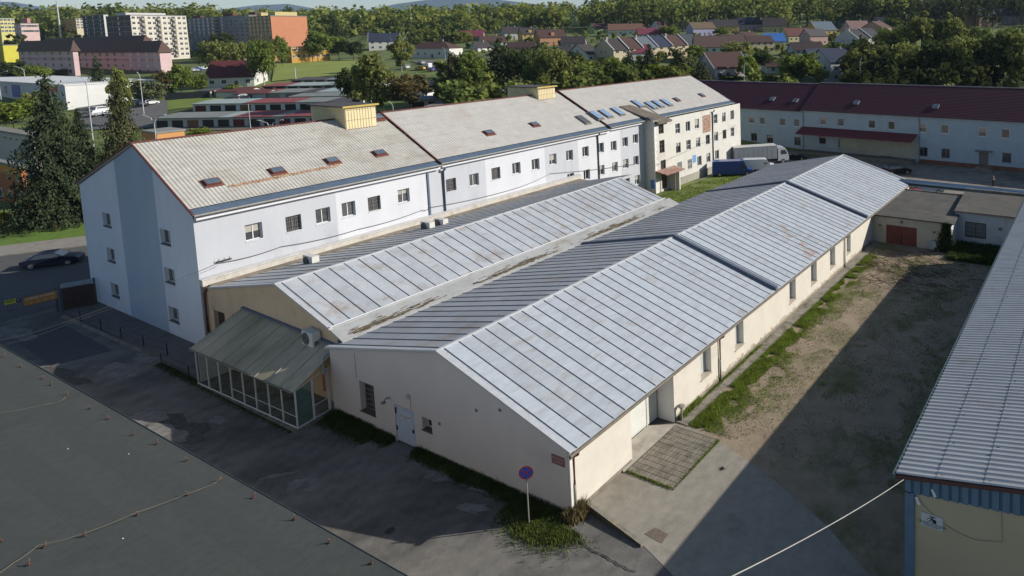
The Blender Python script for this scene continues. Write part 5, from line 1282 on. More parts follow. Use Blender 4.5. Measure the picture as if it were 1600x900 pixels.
Lp = [Vector((x, 1.15, z)) for x, z in pf]; Rp = [Vector((x, -1.15, z)) for x, z in pf]
for i in range(len(pf)): j = (i + 1) % len(pf); q.poly([Lp[i], Lp[j], Rp[j], Rp[i]])
q.poly(Lp); q.poly(list(reversed(Rp))); cb = q.build('cab', m_wht, tk, base='local'); md = cb.modifiers.new('soft', 'BEVEL'); md.width = .12; md.segments = 3; md.angle_limit = R(20)
q = MB(); q.poly([(4.78, 1.0, 2.66), (5.17, 1.0, 1.86), (5.17, -1.0, 1.86), (4.78, -1.0, 2.66)]); q.build('windscreen', m_cglass, tk, base='local')
for s_ in (1, -1):
    q = MB(); q.poly([(3.8, s_ * 1.165, 1.75), (4.95, s_ * 1.165, 1.75), (4.65, s_ * 1.165, 2.5), (3.8, s_ * 1.165, 2.5)]); q.build('side_window', m_cglass, tk, base='local')
    for x in (-3.2, 4.2): wheel(tk, x, s_ * 1.02, .45, .28)
q = MB(); q.box(-4.5, 4.6, -.5, .5, .55, 1.05); q.build('chassis', m_trim, tk, base='local')
car('black car parked by the loading dock at the far left of the courtyard', hz(1243, 249), math.atan2(-5, 1), m_bkp, 4.5, 1.8, 1.5, 'hatch')
car('black car standing in the open courtyard with its tail lights showing', hz(1402, 271), R(-78) + .5, m_bkp, 4.4, 1.8, 1.45, 'hatch')
car('red car half hidden under the silver pipes', (88.8, 24.4, 0), R(-85), m_red, 4.1, 1.7, 1.45, 'hatch')
car('light blue car beside the red car under the silver pipes', (90.5, 21.7, 0), R(-60), m_lbl, 3.9, 1.7, 1.45, 'hatch')

# ================================================================ person
pp = hz(1552, 292)
def person(label, loc, rz):
    V = [(0, 0, .98), (0, 0, 1.15), (0, 0, 1.38), (0, 0, 1.5), (0, .01, 1.58), (0, .02, 1.68),
         (.1, 0, .93), (.13, .02, .5), (.15, -.02, .08), (.15, .1, .04), (-.1, 0, .93), (-.13, .02, .5), (-.15, -.02, .08), (-.15, .1, .04),
         (.19, 0, 1.42), (.27, -.02, 1.18), (.17, .16, 1.12), (-.19, 0, 1.42), (-.27, -.02, 1.18), (-.17, .16, 1.12), (.1, .2, 1.13), (-.1, .2, 1.13)]
    E_ = [(0, 1), (1, 2), (2, 3), (3, 4), (4, 5), (0, 6), (6, 7), (7, 8), (8, 9), (0, 10), (10, 11), (11, 12), (12, 13), (2, 14), (14, 15), (15, 16), (2, 17), (17, 18), (18, 19), (16, 20), (19, 21)]
    Rr = [.13, .125, .15, .075, .06, .1, .1, .07, .05, .045, .1, .07, .05, .045, .065, .05, .04, .065, .05, .04, .035, .035]
    for s_, w_i in ((1, 20), (-1, 21)):
        for k in range(4):
            b = len(V); V.append((s_ * (.07 - .0 * k), .215, 1.165 - k * .022)); V.append((s_ * .03, .225, 1.16 - k * .022)); V.append((s_ * .0 + .005 * s_, .215, 1.155 - k * .022)); E_.extend([(w_i, b), (b, b + 1), (b + 1, b + 2)]); Rr += [.01, .009, .008]
        b = len(V); V.append((s_ * .08, .19, 1.175)); V.append((s_ * .06, .2, 1.2)); E_.extend([(w_i, b), (b, b + 1)]); Rr += [.011, .009]
    me = bpy.data.meshes.new('person'); me.from_pydata(V, E_, []); o = bpy.data.objects.new('person', me); col.objects.link(o)
    me.skin_vertices.new() if hasattr(me.skin_vertices, 'new') else None
    sk = o.modifiers.new('skin', 'SKIN')
    if not me.skin_vertices:
        bpy.context.view_layer.objects.active = o
    for i, sv in enumerate(me.skin_vertices[0].data): sv.radius = (Rr[i], Rr[i] * (.75 if i in (1, 2, 0) else 1)); sv.use_root = (i == 0)
    sb = o.modifiers.new('sub', 'SUBSURF'); sb.levels = 1; sb.render_levels = 2
    me.materials.append(mat('skin', (.42, .26, .19), .6))
    o.location = loc; o.rotation_euler.z = rz
    tag(o, label, 'person')
    WL[o.name] = Vector(loc)
    def shell(name, idx, m_, grow):
        V2 = [V[i] for i in idx]; mp_ = {i: k for k, i in enumerate(idx)}; E2 = [(mp_[a], mp_[b]) for a, b in E_ if a in mp_ and b in mp_]
        me2 = bpy.data.meshes.new(name); me2.from_pydata(V2, E2, []); o2 = bpy.data.objects.new(name, me2); col.objects.link(o2)
        o2.modifiers.new('skin', 'SKIN')
        for k, sv in enumerate(me2.skin_vertices[0].data): r_ = Rr[idx[k]] + grow; sv.radius = (r_, r_ * (.8 if idx[k] in (0, 1, 2) else 1)); sv.use_root = (k == 0)
        s2 = o2.modifiers.new('sub', 'SUBSURF'); s2.levels = 1; s2.render_levels = 2
        me2.materials.append(m_); o2.parent = o
    shell('shirt', [1, 2, 3, 14, 15, 17, 18], mat('black_shirt', (.012, .012, .014), .8), .018)
    shell('trousers', [0, 1, 6, 7, 8, 10, 11, 12], mat('black_trousers', (.016, .016, .02), .85), .022)
    shell('shoes', [8, 9, 12, 13], mat('shoe_black', (.02, .018, .016), .7), .016) if False else None
    q = MB(); 
    for i in range(8):
        a_ = i / 8 * 2 * math.pi
    h_ = bmesh.new(); bmesh.ops.create_uvsphere(h_, u_segments=12, v_segments=8, radius=.108); bmesh.ops.translate(h_, verts=h_.verts, vec=(0, -.005, 1.715))
    bmesh.ops.delete(h_, geom=[v for v in h_.verts if v.co.z < 1.69 or (v.co.y > .06 and v.co.z < 1.75)], context='VERTS')
    mh = bpy.data.meshes.new('hair'); h_.to_mesh(mh); oh = bpy.data.objects.new('hair', mh); col.objects.link(oh); mh.materials.append(mat('dark_hair', (.03, .02, .015), .9)); oh.parent = o
    return o
person('person in black clothes standing with hands joined in the courtyard', (pp.x, pp.y, .02), R(150))
# ================================================================ trees: unit-size crowns and trunks, copied and scaled
L_GR = leafmat('leaf_green', (.17, .22, .05)); L_BR = leafmat('leaf_bright', (.20, .25, .045)); L_OL = leafmat('leaf_olive', (.21, .23, .07))
L_DK = leafmat('leaf_dark', (.07, .095, .034)); L_BN = leafmat('leaf_brownish', (.15, .12, .05)); L_SP = leafmat('needle_dark', (.05, .066, .034), .3, .15)
L_SP2 = leafmat('needle_olive', (.085, .09, .042), .3, .15); L_YE = leafmat('leaf_yellow', (.20, .17, .015)); L_BL = leafmat('leaf_blossom', (.16, .18, .09)); L_YG = leafmat('leaf_yellow_green', (.14, .165, .025))
m_bark = mat('bark', (.07, .055, .04), .95, .3, 6); m_birch = mat('birch_bark', (.38, .36, .32), .9, .3, 6)
def leafq(mb, c, n_, s_, rnd, asp=1.0):
    n_ = n_.normalized(); u_ = n_.orthogonal().normalized(); w_ = n_.cross(u_); a_ = rnd.uniform(0, 6.28)
    u2 = (u_ * math.cos(a_) + w_ * math.sin(a_)) * s_ * asp; w2 = (w_ * math.cos(a_) - u_ * math.sin(a_)) * s_
    mb.poly([c - u2 - w2 * .3, c + w2, c + u2 - w2 * .2, c - w2 * .8])
def crown(name, seed, nc, nl, ls_, kind='round'):
    rnd = random.Random(seed); b = MB(); cl = []
    for i in range(nc):
        while True:
            v = Vector((rnd.uniform(-1, 1), rnd.uniform(-1, 1), rnd.uniform(-1, 1)))
            if .001 < v.length < 1: break
        v = v.normalized() * (rnd.random() ** .45)
        if kind == 'round': c = Vector((v.x * .37, v.y * .37, .58 + v.z * .33)); r = rnd.uniform(.09, .17)
        elif kind == 'tall': t = (v.z + 1) / 2; w_ = .38 * (1 - (t - .4) ** 2 * 1.7); c = Vector((v.x * w_, v.y * w_, .16 + t * .76)); r = rnd.uniform(.07, .13)
        elif kind == 'weep': c = Vector((v.x * .36, v.y * .36, .62 + v.z * .30)); r = rnd.uniform(.08, .15)
        else: c = Vector((v.x * .40, v.y * .40, .42 + v.z * .42)); r = rnd.uniform(.12, .22)
        cl.append((c, r))
    per = nl // nc
    for c, r in cl:
        for k in range(per):
            d_ = Vector((rnd.gauss(0, 1), rnd.gauss(0, 1), rnd.gauss(0, 1) + .25)).normalized()
            rr = r * (rnd.random() ** .35) * rnd.uniform(.8, 1.25)
            p = c + Vector((d_.x * rr, d_.y * rr, d_.z * rr * (.75 if kind != 'weep' else 1.5) - (.05 * rnd.random() if kind == 'weep' else 0)))
            if p.z < .05: p.z = .05 + rnd.random() * .08
            n_ = d_ + Vector((rnd.gauss(0, .6), rnd.gauss(0, .6), rnd.gauss(0, .6)))
            leafq(b, p, n_, ls_ * rnd.uniform(.6, 1.3), rnd, .8)
    me = bpy.data.meshes.new(name); me.from_pydata([tuple(v) for v in b.v], [], b.f); me.materials.append(L_GR); return me
def spruce(name, seed, layers, per, ls_, droop=.10, asp=.6, nb0=13):
    rnd = random.Random(seed); b = MB()
    for i in range(layers):
        t = i / layers; z = .05 + .94 * t ** .92; R_ = .5 * (1 - t) ** .82 * rnd.uniform(.8, 1.12) + .012
        nb = max(4, int(nb0 * (1 - t) + 3))
        for k in range(nb):
            a_ = 2 * math.pi * (k + rnd.random()) / nb; L_ = R_ * rnd.uniform(.6, 1.2)
            m_n = max(2, int(per * L_ / .5))
            for q_ in range(m_n):
                s_ = (q_ + rnd.random()) / m_n; rr = L_ * s_ ** .75
                c = Vector((math.cos(a_) * rr, math.sin(a_) * rr, z - droop * L_ * 2 * s_ * s_ + .02 * s_ + rnd.uniform(-.012, .008)))
                c += Vector((rnd.gauss(0, .012), rnd.gauss(0, .012), 0)) * (1 + 2 * s_)
                n_ = Vector((math.cos(a_) * .5 + rnd.gauss(0, .5), math.sin(a_) * .5 + rnd.gauss(0, .5), .8 + rnd.gauss(0, .4)))
                leafq(b, c, n_, ls_ * rnd.uniform(.6, 1.4), rnd, asp)
    me = bpy.data.meshes.new(name); me.from_pydata([tuple(v) for v in b.v], [], b.f); me.materials.append(L_SP); return me
def trunkmesh(name, seed, top=.55, r0=.022, limbs=7, m_=None):
    rnd = random.Random(seed); b = MB(); b.tube([(0, 0, -.03), (rnd.uniform(-.01, .01), rnd.uniform(-.01, .01), top * .5), (rnd.uniform(-.02, .02), rnd.uniform(-.02, .02), top)], [r0, r0 * .75, r0 * .3], 7)
    for i in range(limbs):
        z = top * rnd.uniform(.35, .95); a_ = rnd.uniform(0, 6.28); L_ = rnd.uniform(.18, .36)
        b.tube([(0, 0, z), (math.cos(a_) * L_ * .5, math.sin(a_) * L_ * .5, z + L_ * .35), (math.cos(a_) * L_ * .9, math.sin(a_) * L_ * .9, z + L_ * .9)], [r0 * .45, r0 * .3, r0 * .1], 5)
    me = bpy.data.meshes.new(name); me.from_pydata([tuple(v) for v in b.v], [], b.f); me.materials.append(m_ or m_bark); return me
CR = {'round': [crown('crown', s_, 42, 3800, .034, 'round') for s_ in (1, 2, 3)], 'tall': [crown('crown', s_, 48, 4000, .030, 'tall') for s_ in (4, 5)],
      'weep': [crown('crown', s_, 40, 3800, .031, 'weep') for s_ in (6, 7)], 'bush': [crown('crown', s_, 20, 2000, .042, 'bush') for s_ in (8, 9)],
      'spruce': [spruce('crown', s_, 30, 22, .034, .12) for s_ in (10, 11)], 'near': [spruce('crown', s_, 36, 130, .0155, .17, .5, 12) for s_ in (12, 13)]}
TR = {'round': trunkmesh('trunk', 1), 'tall': trunkmesh('trunk', 2, .8, .014, 9), 'birch': trunkmesh('trunk', 3, .8, .014, 9, m_birch), 'spruce': trunkmesh('trunk', 4, .95, .014, 0), 'bush': trunkmesh('trunk', 5, .4, .02, 5)}
tn = 0
def tree(px, pyb, pyt, wpx, kind, m_, label, D=None, name=None, birch=False):
    """tree whose foot stands on the terrain on the sight line (px, pyb)"""
    global tn
    tn += 1
    if D is None: p, D = gp(px, pyb)
    else: p, pyb = gD(px, D)
    th_ = (px - PPX) / FPX
    h = (pyb - pyt) * D / FPX; w_ = wpx * D / FPX / math.sqrt(1 + th_ * th_) * 1.25
    nm = name or {'spruce': 'spruce_tree', 'near': 'spruce_tree', 'bush': 'shrub'}.get(kind, 'tree')
    t = thing(nm, label, {'spruce': 'spruce', 'near': 'spruce', 'bush': 'shrub'}.get(kind, 'tree'), p, tn * 2.4)
    t.scale = (w_, w_, h)
    me = CR[kind][tn % len(CR[kind])]
    c_ = bpy.data.objects.new('crown', me); col.objects.link(c_); c_.parent = t; KIDS.setdefault(t.name, []).append(c_)
    c_.material_slots[0].link = 'OBJECT'; c_.material_slots[0].material = m_
    tk_ = bpy.data.objects.new('trunk', TR['birch' if birch else 'spruce' if kind in ('spruce', 'near') else 'bush' if kind == 'bush' else 'tall' if kind == 'tall' else 'round']); col.objects.link(tk_); tk_.parent = t
    sc_ = h / max(w_, .1); tk_.scale = (min(1, sc_ * .9), min(1, sc_ * .9), 1)
    return t
# -- left street side
tree(98, 350, 112, 150, 'near', L_SP, 'big dark spruce in front of the orange walled building')
tree(205, 335, 122, 105, 'near', L_SP2, 'tall spruce rising behind the peak of the blue gable')
tree(140, 330, 166, 85, 'near', L_SP, 'shorter spruce between the two tall spruces')
tree(157, 158, 86, 36, 'spruce', L_SP, 'slim dark spruce before the white supermarket')
tree(191, 196, 97, 46, 'tall', L_OL, 'brownish pine between the slim spruce and the white store')
tree(22, 205, 150, 85, 'round', L_BR, 'bright green tree above the grey flat roof at the picture edge')
tree(58, 190, 140, 50, 'round', L_OL, 'olive tree half behind the big dark spruce')
tree(20, 128, 94, 60, 'round', L_DK, 'dark dense tree in front of the white store at the edge of the picture')
tree(52, 130, 99, 62, 'round', L_GR, 'dense green tree with a street lamp before it')
tree(2, 364, 326, 46, 'bush', L_YE, 'yellow flowering shrub on the lawn')
tree(86, 362, 344, 14, 'spruce', L_SP2, 'tiny dark conifer standing on the lawn')
tree(232, 168, 120, 62, 'round', L_BL, 'pale blossoming tree before the white store')
tree(258, 150, 108, 36, 'round', L_BN, 'reddish brown tree beside the pink building corner')
tree(284, 152, 96, 42, 'round', L_GR, 'fresh green tree between the pink building and the white gabled house')
tree(305, 146, 112, 46, 'round', L_GR, 'broad tree left of the red roofed house')
tree(268, 146, 122, 30, 'bush', L_BR, 'low light shrub by the dark boundary fence')
tree(314, 218, 191, 40, 'bush', L_BR, 'bright round shrub behind the ridge beside the orange wall')
tree(364, 150, 128, 30, 'bush', L_GR, 'shrub in the garden of the red roofed house')
tree(97, 118, 102, 30, 'bush', L_OL, 'bare olive shrub at the foot of the pink building')
# -- around the tower blocks
tree(80, 62, 14, 42, 'tall', L_OL, 'tall olive poplar behind the pink building and left of the tan block')
tree(68, 60, 38, 44, 'round', L_GR, 'green tree between the pink house and the poplar')
tree(40, 72, 42, 40, 'spruce', L_DK, 'dark conifers clump above the yellow shed')
tree(12, 70, 50, 46, 'round', L_DK, 'dark tree under the yellow apartment house')
tree(118, 64, 44, 40, 'round', L_OL, 'small olive tree below the tan apartment block')
tree(351, 92, 49, 44, 'round', L_DK, 'dark round tree in front of the grey apartment block')
tree(342, 118, 62, 76, 'weep', L_OL, 'broad olive willow before the grey apartment block')
tree(385, 120, 66, 40, 'weep', L_OL, 'olive tree left of the drooping birch')
tree(413, 134, 58, 54, 'weep', L_GR, 'drooping birch at the corner of the mown field', birch=True)
tree(441, 104, 52, 34, 'tall', L_GR, 'slender tree leaning against the orange tower block')
tree(497, 97, 43, 48, 'round', L_GR, 'round leafy tree in front of the low orange school')
tree(478, 92, 50, 34, 'round', L_DK, 'dark tree right of the orange tower block')
tree(530, 94, 54, 36, 'round', L_GR, 'green tree on the far edge of the mown field')
tree(552, 94, 60, 36, 'round', L_DK, 'dark tree at the right end of the mown field')
tree(526, 70, 22, 30, 'spruce', L_DK, 'dark spruce pair member above the field edge')
# -- middle
tree(588, 182, 74, 80, 'tall', L_OL, 'large birch with pale stem behind the first motor room', birch=True)
tree(556, 176, 100, 50, 'round', L_DK, 'dark tree at the left side of the large birch')
tree(642, 176, 112, 74, 'round', L_BN, 'brown budding tree right of the large birch')
tree(628, 112, 52, 44, 'tall', L_OL, 'airy birch beside the black roofed white house', birch=True)
tree(712, 162, 76, 40, 'tall', L_SP2, 'dark poplar left of the bright one above the roof ridge')
tree(738, 160, 78, 56, 'tall', L_GR, 'bright green poplar above the roof ridge')
tree(782, 134, 58, 62, 'spruce', L_SP, 'dark pine clump behind the second motor room')
tree(812, 138, 70, 46, 'round', L_DK, 'dark leafy tree just left of the bare olive tree')
tree(842, 104, 62, 30, 'spruce', L_SP, 'thin dark spruce below the orange houses')
tree(862, 142, 72, 64, 'weep', L_OL, 'bare olive willow behind the second motor room')
tree(836, 142, 96, 40, 'round', L_GR, 'low green tree at the foot of the bare willow')
tree(893, 112, 78, 34, 'round', L_DK, 'dark tree in front of the small white gabled house')
tree(922, 140, 98, 56, 'round', L_GR, 'medium green tree behind the white roof and below the cream terrace')
tree(957, 132, 86, 38, 'round', L_BR, 'bright spring green tree below the cream terrace house')
tree(984, 134, 76, 30, 'spruce', L_SP, 'dark slim spruce in front of the magenta roof')
tree(1016, 126, 68, 36, 'spruce', L_SP, 'dark spruce right of the magenta metal roof')
tree(1035, 134, 98, 72, 'round', L_YG, 'yellow green tree close behind the white roof ridge')
tree(1064, 128, 74, 50, 'spruce', L_SP2, 'dark spreading pine before the terrace row')
tree(1086, 96, 68, 34, 'round', L_GR, 'green tree at the end of the terrace row')
tree(1098, 132, 96, 34, 'spruce', L_SP2, 'dull green conifer left of the steep white gabled cottage')
tree(1152, 104, 62, 50, 'round', L_OL, 'olive tree before the dark gabled chalet')
tree(1168, 126, 84, 36, 'round', L_BR, 'bright green tree touching the right side of the steep cottage')
tree(1142, 126, 112, 56, 'bush', L_DK, 'clipped dark hedge shrub before the steep cottage')
tree(1194, 112, 76, 40, 'round', L_DK, 'dark tree above the small maroon roof')
tree(1204, 134, 110, 54, 'bush', L_YG, 'yellow green shrub behind the red roof ridge')
tree(1252, 134, 78, 70, 'round', L_GR, 'round green tree rising over the red tiled roof')
tree(1280, 134, 104, 34, 'round', L_OL, 'small olive tree at the right side of the round green tree')
tree(1126, 56, 40, 26, 'bush', L_GR, 'garden shrub below the lilac house')
tree(1044, 58, 38, 26, 'round', L_BR, 'light green garden tree right of the orange roofed bungalow')
tree(1304, 78, 64, 30, 'bush', L_GR, 'hedge shrub before the white twin terrace')
# -- dark trees on the right
rt = [(1345, 132, 72, 64, 'round', L_OL, 'olive brown tree beside the navy roofed house'), (1382, 136, 78, 56, 'round', L_DK, 'dark low tree second from the navy roofed house'),
      (1412, 138, 62, 66, 'round', L_OL, 'wide dull tree with a white lamp before it'), (1440, 100, 12, 78, 'tall', L_OL, 'tall thin leaved birch on the dark slope'),
      (1386, 84, 40, 50, 'round', L_GR, 'green tree beside the brick coloured house'), (1482, 100, 14, 60, 'tall', L_OL, 'second tall birch on the dark slope'),
      (1462, 140, 60, 70, 'round', L_DK, 'dark round tree in the middle of the shaded group'), (1508, 142, 52, 66, 'weep', L_OL, 'olive drooping tree in the shaded group'),
      (1550, 144, 50, 70, 'round', L_DK, 'dark wide tree above the far end of the red roof'), (1590, 146, 46, 70, 'round', L_OL, 'dull olive tree at the picture edge above the red roof'),
      (1532, 84, 38, 44, 'round', L_GR, 'green tree below the brown hillside house'), (1578, 92, 40, 48, 'round', L_GR, 'green tree below the grey hillside house'),
      (1395, 46, 26, 34, 'round', L_BR, 'light green tree at the navy hipped roof'), (1440, 142, 96, 50, 'bush', L_SP2, 'low dark shrub over the red tiled ridge')]
for a in rt: tree(*a)
# -- distant woods as masses
def wood(name, label, n, fx, fD, hr_, seed, m_, keep=lambda px, D: True, nl=80, ls_=1.5):
    rnd = random.Random(seed); b = MB(); i = 0
    while i < n:
        px = fx(rnd); D = fD(rnd)
        if not keep(px, D): continue
        i += 1
        p, py = gD(px, D); h = rnd.uniform(*hr_); r = h * rnd.uniform(.3, .45)
        b.tube([p, p + Vector((0, 0, h * .5))], h * .02, 4, 1, cap=False)
        cl = [(Vector((rnd.uniform(-.6, .6) * r, rnd.uniform(-.6, .6) * r, h * rnd.uniform(.3, .85))), r * rnd.uniform(.45, .75)) for _ in range(6)]
        for k in range(nl):
            c, cr_ = cl[k % 6]; d_ = Vector((rnd.gauss(0, 1), rnd.gauss(0, 1), rnd.gauss(0, 1) + .3)).normalized()
            q_ = p + c + d_ * cr_ * rnd.uniform(.6, 1.1)
            leafq(b, q_, d_ + Vector((rnd.gauss(0, .5), rnd.gauss(0, .5), rnd.gauss(0, .5))), ls_ * rnd.uniform(.6, 1.3), rnd, .9)
    o = b.build(name, [m_, m_bark]); tag(o, label, 'wood', kind='stuff')
WD = leafmat('wood_leaves', (.165, .21, .05), .4, .4, .02, rgb2=(.25, .265, .06)); WDd = leafmat('dark_and_shaded_leaves', (.045, .06, .022), .35, .3, .03, rgb2=(.08, .09, .03))
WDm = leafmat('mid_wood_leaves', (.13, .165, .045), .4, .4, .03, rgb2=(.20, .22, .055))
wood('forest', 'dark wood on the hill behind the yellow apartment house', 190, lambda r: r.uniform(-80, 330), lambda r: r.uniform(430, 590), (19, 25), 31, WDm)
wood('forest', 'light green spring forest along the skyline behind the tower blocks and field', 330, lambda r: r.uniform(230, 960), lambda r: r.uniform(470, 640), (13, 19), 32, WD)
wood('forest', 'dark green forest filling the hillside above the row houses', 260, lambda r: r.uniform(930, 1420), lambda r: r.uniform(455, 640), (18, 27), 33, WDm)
wood('forest', 'nearly black forest with cloud shade in its leaf colour on the slope at the top right corner', 150, lambda r: r.uniform(1340, 1680), lambda r: r.uniform(440, 600), (18, 27), 34, WDd)  # cloud shade on the right slope is put into the leaf colour
wood('undergrowth', 'mixed bushes and small trees between the gardens and the field', 60, lambda r: r.uniform(640, 745), lambda r: r.uniform(385, 450), (5, 8), 35, WDm, ls_=1.1)
wood('undergrowth', 'dark garden trees among the allotment huts', 80, lambda r: r.uniform(470, 780), lambda r: r.uniform(430, 520), (8, 14), 36, WDm, ls_=1.2)
wood('undergrowth', 'dark shrubs between the hillside houses', 230, lambda r: r.uniform(720, 1330), lambda r: r.uniform(235, 440), (2, 4.5), 37, WDm, ls_=.7, keep=lambda px, D: True)
wood('undergrowth', 'thick bushes with shade in their leaf colour behind the far end of the red roof', 110, lambda r: r.uniform(1330, 1700), lambda r: r.uniform(150, 280), (7, 12), 38, WDd, ls_=.9)
wood('undergrowth', 'bushes between the pink building and the apartment houses', 50, lambda r: r.uniform(-40, 140), lambda r: r.uniform(300, 400), (6, 12), 39, WDd, ls_=1.1)
wood('undergrowth', 'leafy thicket between the long roof ridge and the hillside houses', 150, lambda r: r.uniform(690, 1330), lambda r: r.uniform(150, 222), (4, 7.5), 40, leafmat('thicket_leaves', (.125, .16, .045), .4, .4, .05, rgb2=(.20, .22, .055)), ls_=.75, nl=110, keep=lambda px, D: not (1085 < px < 1175 or 1262 < px < 1345 or 1180 < px < 1225))
# far blue ridge
def ridge(name, pts, D, label):
    b = MB(); P = []
    for px, py in pts: P.append(at(px, py, D))
    for a, c in zip(P, P[1:]):
        for i in range(8):
            t0, t1 = i / 8, (i + 1) / 8; u_, v_ = a.lerp(c, t0), a.lerp(c, t1)
            back = Vector((FW.x, FW.y, 0)) * 2500
            b.poly([Vector((u_.x, u_.y, -30)) - back * .5, Vector((v_.x, v_.y, -30)) - back * .5, v_, u_]); b.poly([u_, v_, Vector((v_.x, v_.y, -30)) + back, Vector((u_.x, u_.y, -30)) + back])
    struct(b.build(name, mat('far_forest_slope', (.035, .06, .055), .95, .2, .002), smooth=True), label)
ridge('mountain', [(-300, 4), (-60, 1), (20, 3), (60, 10), (200, 24), (300, 20), (360, 13), (400, 8), (450, 6), (490, 13), (560, 18), (620, 6), (665, 0), (720, -3), (775, -1), (850, 8), (960, 20), (1300, 30)], 7000, 'far wooded mountain ridge on the horizon')
# ================================================================ buildings beyond the long roof
RZF = math.atan2(RX.y, RX.x)
def lbox(o_name, parent, dims, m_): q = MB(); q.box(*dims); return q.build(o_name, m_, parent, base='local')
WINP = {}
def along(C, d, px):
    a = (px - PPX) / FPX; c = C - CAM
    return (a * c.dot(FW) - c.dot(RX)) / (d.dot(RX) - a * d.dot(FW))
def winproto(w_, h_, mf, mg):
    k = (round(w_, 2), round(h_, 2), mf.name, mg.name)
    if k in WINP: return WINP[k]
    q = MB(); f = min(.09, w_ * .1)
    q.box(-w_ / 2, w_ / 2, -.05, .04, 0, h_, 0); q.box(-w_ / 2 + f, -f / 2, -.065, -.05, f, h_ - f, 1); q.box(f / 2, w_ / 2 - f, -.065, -.05, f, h_ - f, 1)
    me = bpy.data.meshes.new('window'); me.from_pydata([tuple(v) for v in q.v], [], q.f)
    me.materials.append(mf); me.materials.append(mg)
    for p, i in zip(me.polygons, q.mi): p.material_index = i
    WINP[k] = me; return me
def putwin(parent, x, y, z, rz, w_, h_, mf=None, mg=None):
    o = bpy.data.objects.new('window', winproto(w_, h_, mf or m_wfr, mg or m_gl)); col.objects.link(o); o.parent = parent; o.location = (x, y, z); o.rotation_euler.z = rz; return o
def wallm(rgb): return mat('render_%d_%d_%d' % tuple(int(c * 100) for c in rgb), rgb, .92, .06, .4, dark=tuple(c * .8 for c in rgb), dmix=.08)
def roofm(rgb):
    rgb = tuple(c * .8 for c in rgb)
    return mat('rooftile_%d_%d_%d' % tuple(int(c * 100) for c in rgb), rgb, .8, .18, .8, streak=(1, 1, 4))
def house(px, pyb, wpx, epx, rpx, label, wc, rc, yaw=0, depth=8.0, hip=False, chim=True, cat='house', name='house', side=True, D=None, dormer=False, trim=None, wmul=1.0, door=True):
    """wpx ridge length, epx eave and rpx ridge height in photo pixels at the house's own distance"""
    if D is None: p, D = gp(px, pyb)
    else: p, _ = gD(px, D)
    s_ = D / FPX
    g_ = 1.38 if wmul == 1.0 and not name == 'hut' else 1.0
    L_, e_, r_ = wpx * s_ * g_, epx * s_ * 1.15, rpx * s_ * 1.18; depth *= g_
    p = p + Vector((FW.x, FW.y, 0)) * depth * .4
    t = thing(name, label, cat, (p.x, p.y, p.z), RZF + R(yaw))
    hl, hd = L_ / 2, depth / 2; mw, mr_ = wallm(wc), roofm(rc)
    q = MB(); q.box(-hl, hl, -hd, hd, -4, e_)
    if not hip:
        for x in (-hl, hl): q.poly([(x, -hd, e_), (x, hd, e_), (x, 0, r_)])
    q.build('wall', mw, t, base='local')
    o_ = .35; q = MB(); sl_ = (r_ - e_) / hd
    if hip:
        k = min(hl * .95, hd)
        q.poly([(-hl - o_, -hd - o_, e_), (hl + o_, -hd - o_, e_), (hl - k, 0, r_), (-hl + k, 0, r_)]); q.poly([(hl + o_, hd + o_, e_), (-hl - o_, hd + o_, e_), (-hl + k, 0, r_), (hl - k, 0, r_)])
        q.poly([(hl + o_, -hd - o_, e_), (hl + o_, hd + o_, e_), (hl - k, 0, r_)]); q.poly([(-hl - o_, hd + o_, e_), (-hl - o_, -hd - o_, e_), (-hl + k, 0, r_)])
    else:
        q.slab([(-hl - o_, -hd - o_, e_ - o_ * sl_ + .12), (hl + o_, -hd - o_, e_ - o_ * sl_ + .12), (hl + o_, 0, r_ + .12), (-hl - o_, 0, r_ + .12)], .16)
        q.slab([(-hl - o_, 0, r_ + .12), (hl + o_, 0, r_ + .12), (hl + o_, hd + o_, e_ - o_ * sl_ + .12), (-hl - o_, hd + o_, e_ - o_ * sl_ + .12)], .16)
    ro = q.build('roof', mr_, t, base='local')
    if trim is not None:
        for x in (-hl - o_ - .04, hl + o_ - .06):
            q = MB(); q.slab([(x, -hd - o_, e_ - o_ * sl_ + .2), (x + .12, -hd - o_, e_ - o_ * sl_ + .2), (x + .12, 0, r_ + .2), (x, 0, r_ + .2)], .3); q.slab([(x, 0, r_ + .2), (x + .12, 0, r_ + .2), (x + .12, hd + o_, e_ - o_ * sl_ + .2), (x, hd + o_, e_ - o_ * sl_ + .2)], .3); q.build('verge_board', trim, ro, base='local')
    if chim: lbox('chimney', ro, (hl * .35, hl * .35 + .5, -.25, .35, r_ - 1.0, r_ + .9), mat('chimney_grey', (.32, .27, .24), .9, .2, 3))
    rows = 2 if e_ > 4.6 else 1
    ww, wh_ = (1.3, 1.25)
    n_ = max(1, int(L_ / 3.0))
    for r in range(rows):
        z = .9 + r * 2.7 if rows == 2 else max(.6, e_ * .35)
        if z + wh_ > e_: continue
        for i in range(n_):
            if door and r == 0 and i == n_ // 2 and n_ > 1: lbox('door', t, (-hl + L_ * (i + .5) / n_ - .45, -hl + L_ * (i + .5) / n_ + .45, -hd - .04, -hd, 0, 2.0), m_bfr); continue
            putwin(t, -hl + L_ * (i + .5) / n_, -hd - .01, z, 0, ww, wh_)
        for sx in (-1, 1):
            for k in (-.25, .25): putwin(t, sx * (hl + .01), depth * k, z, sx * math.pi / 2, ww, wh_)
    if not hip and r_ - e_ > 2.2:
        for sx in (-1, 1): putwin(t, sx * (hl + .01), 0, e_ + (r_ - e_) * .15, sx * math.pi / 2, 1.1, 1.1)
    if dormer:
        q = MB(); q.box(-.9, .9, -hd * .8, -hd * .2, e_ + .3, e_ + (r_ - e_) * .62); q.build('dormer', mw, ro, base='local')
    return t
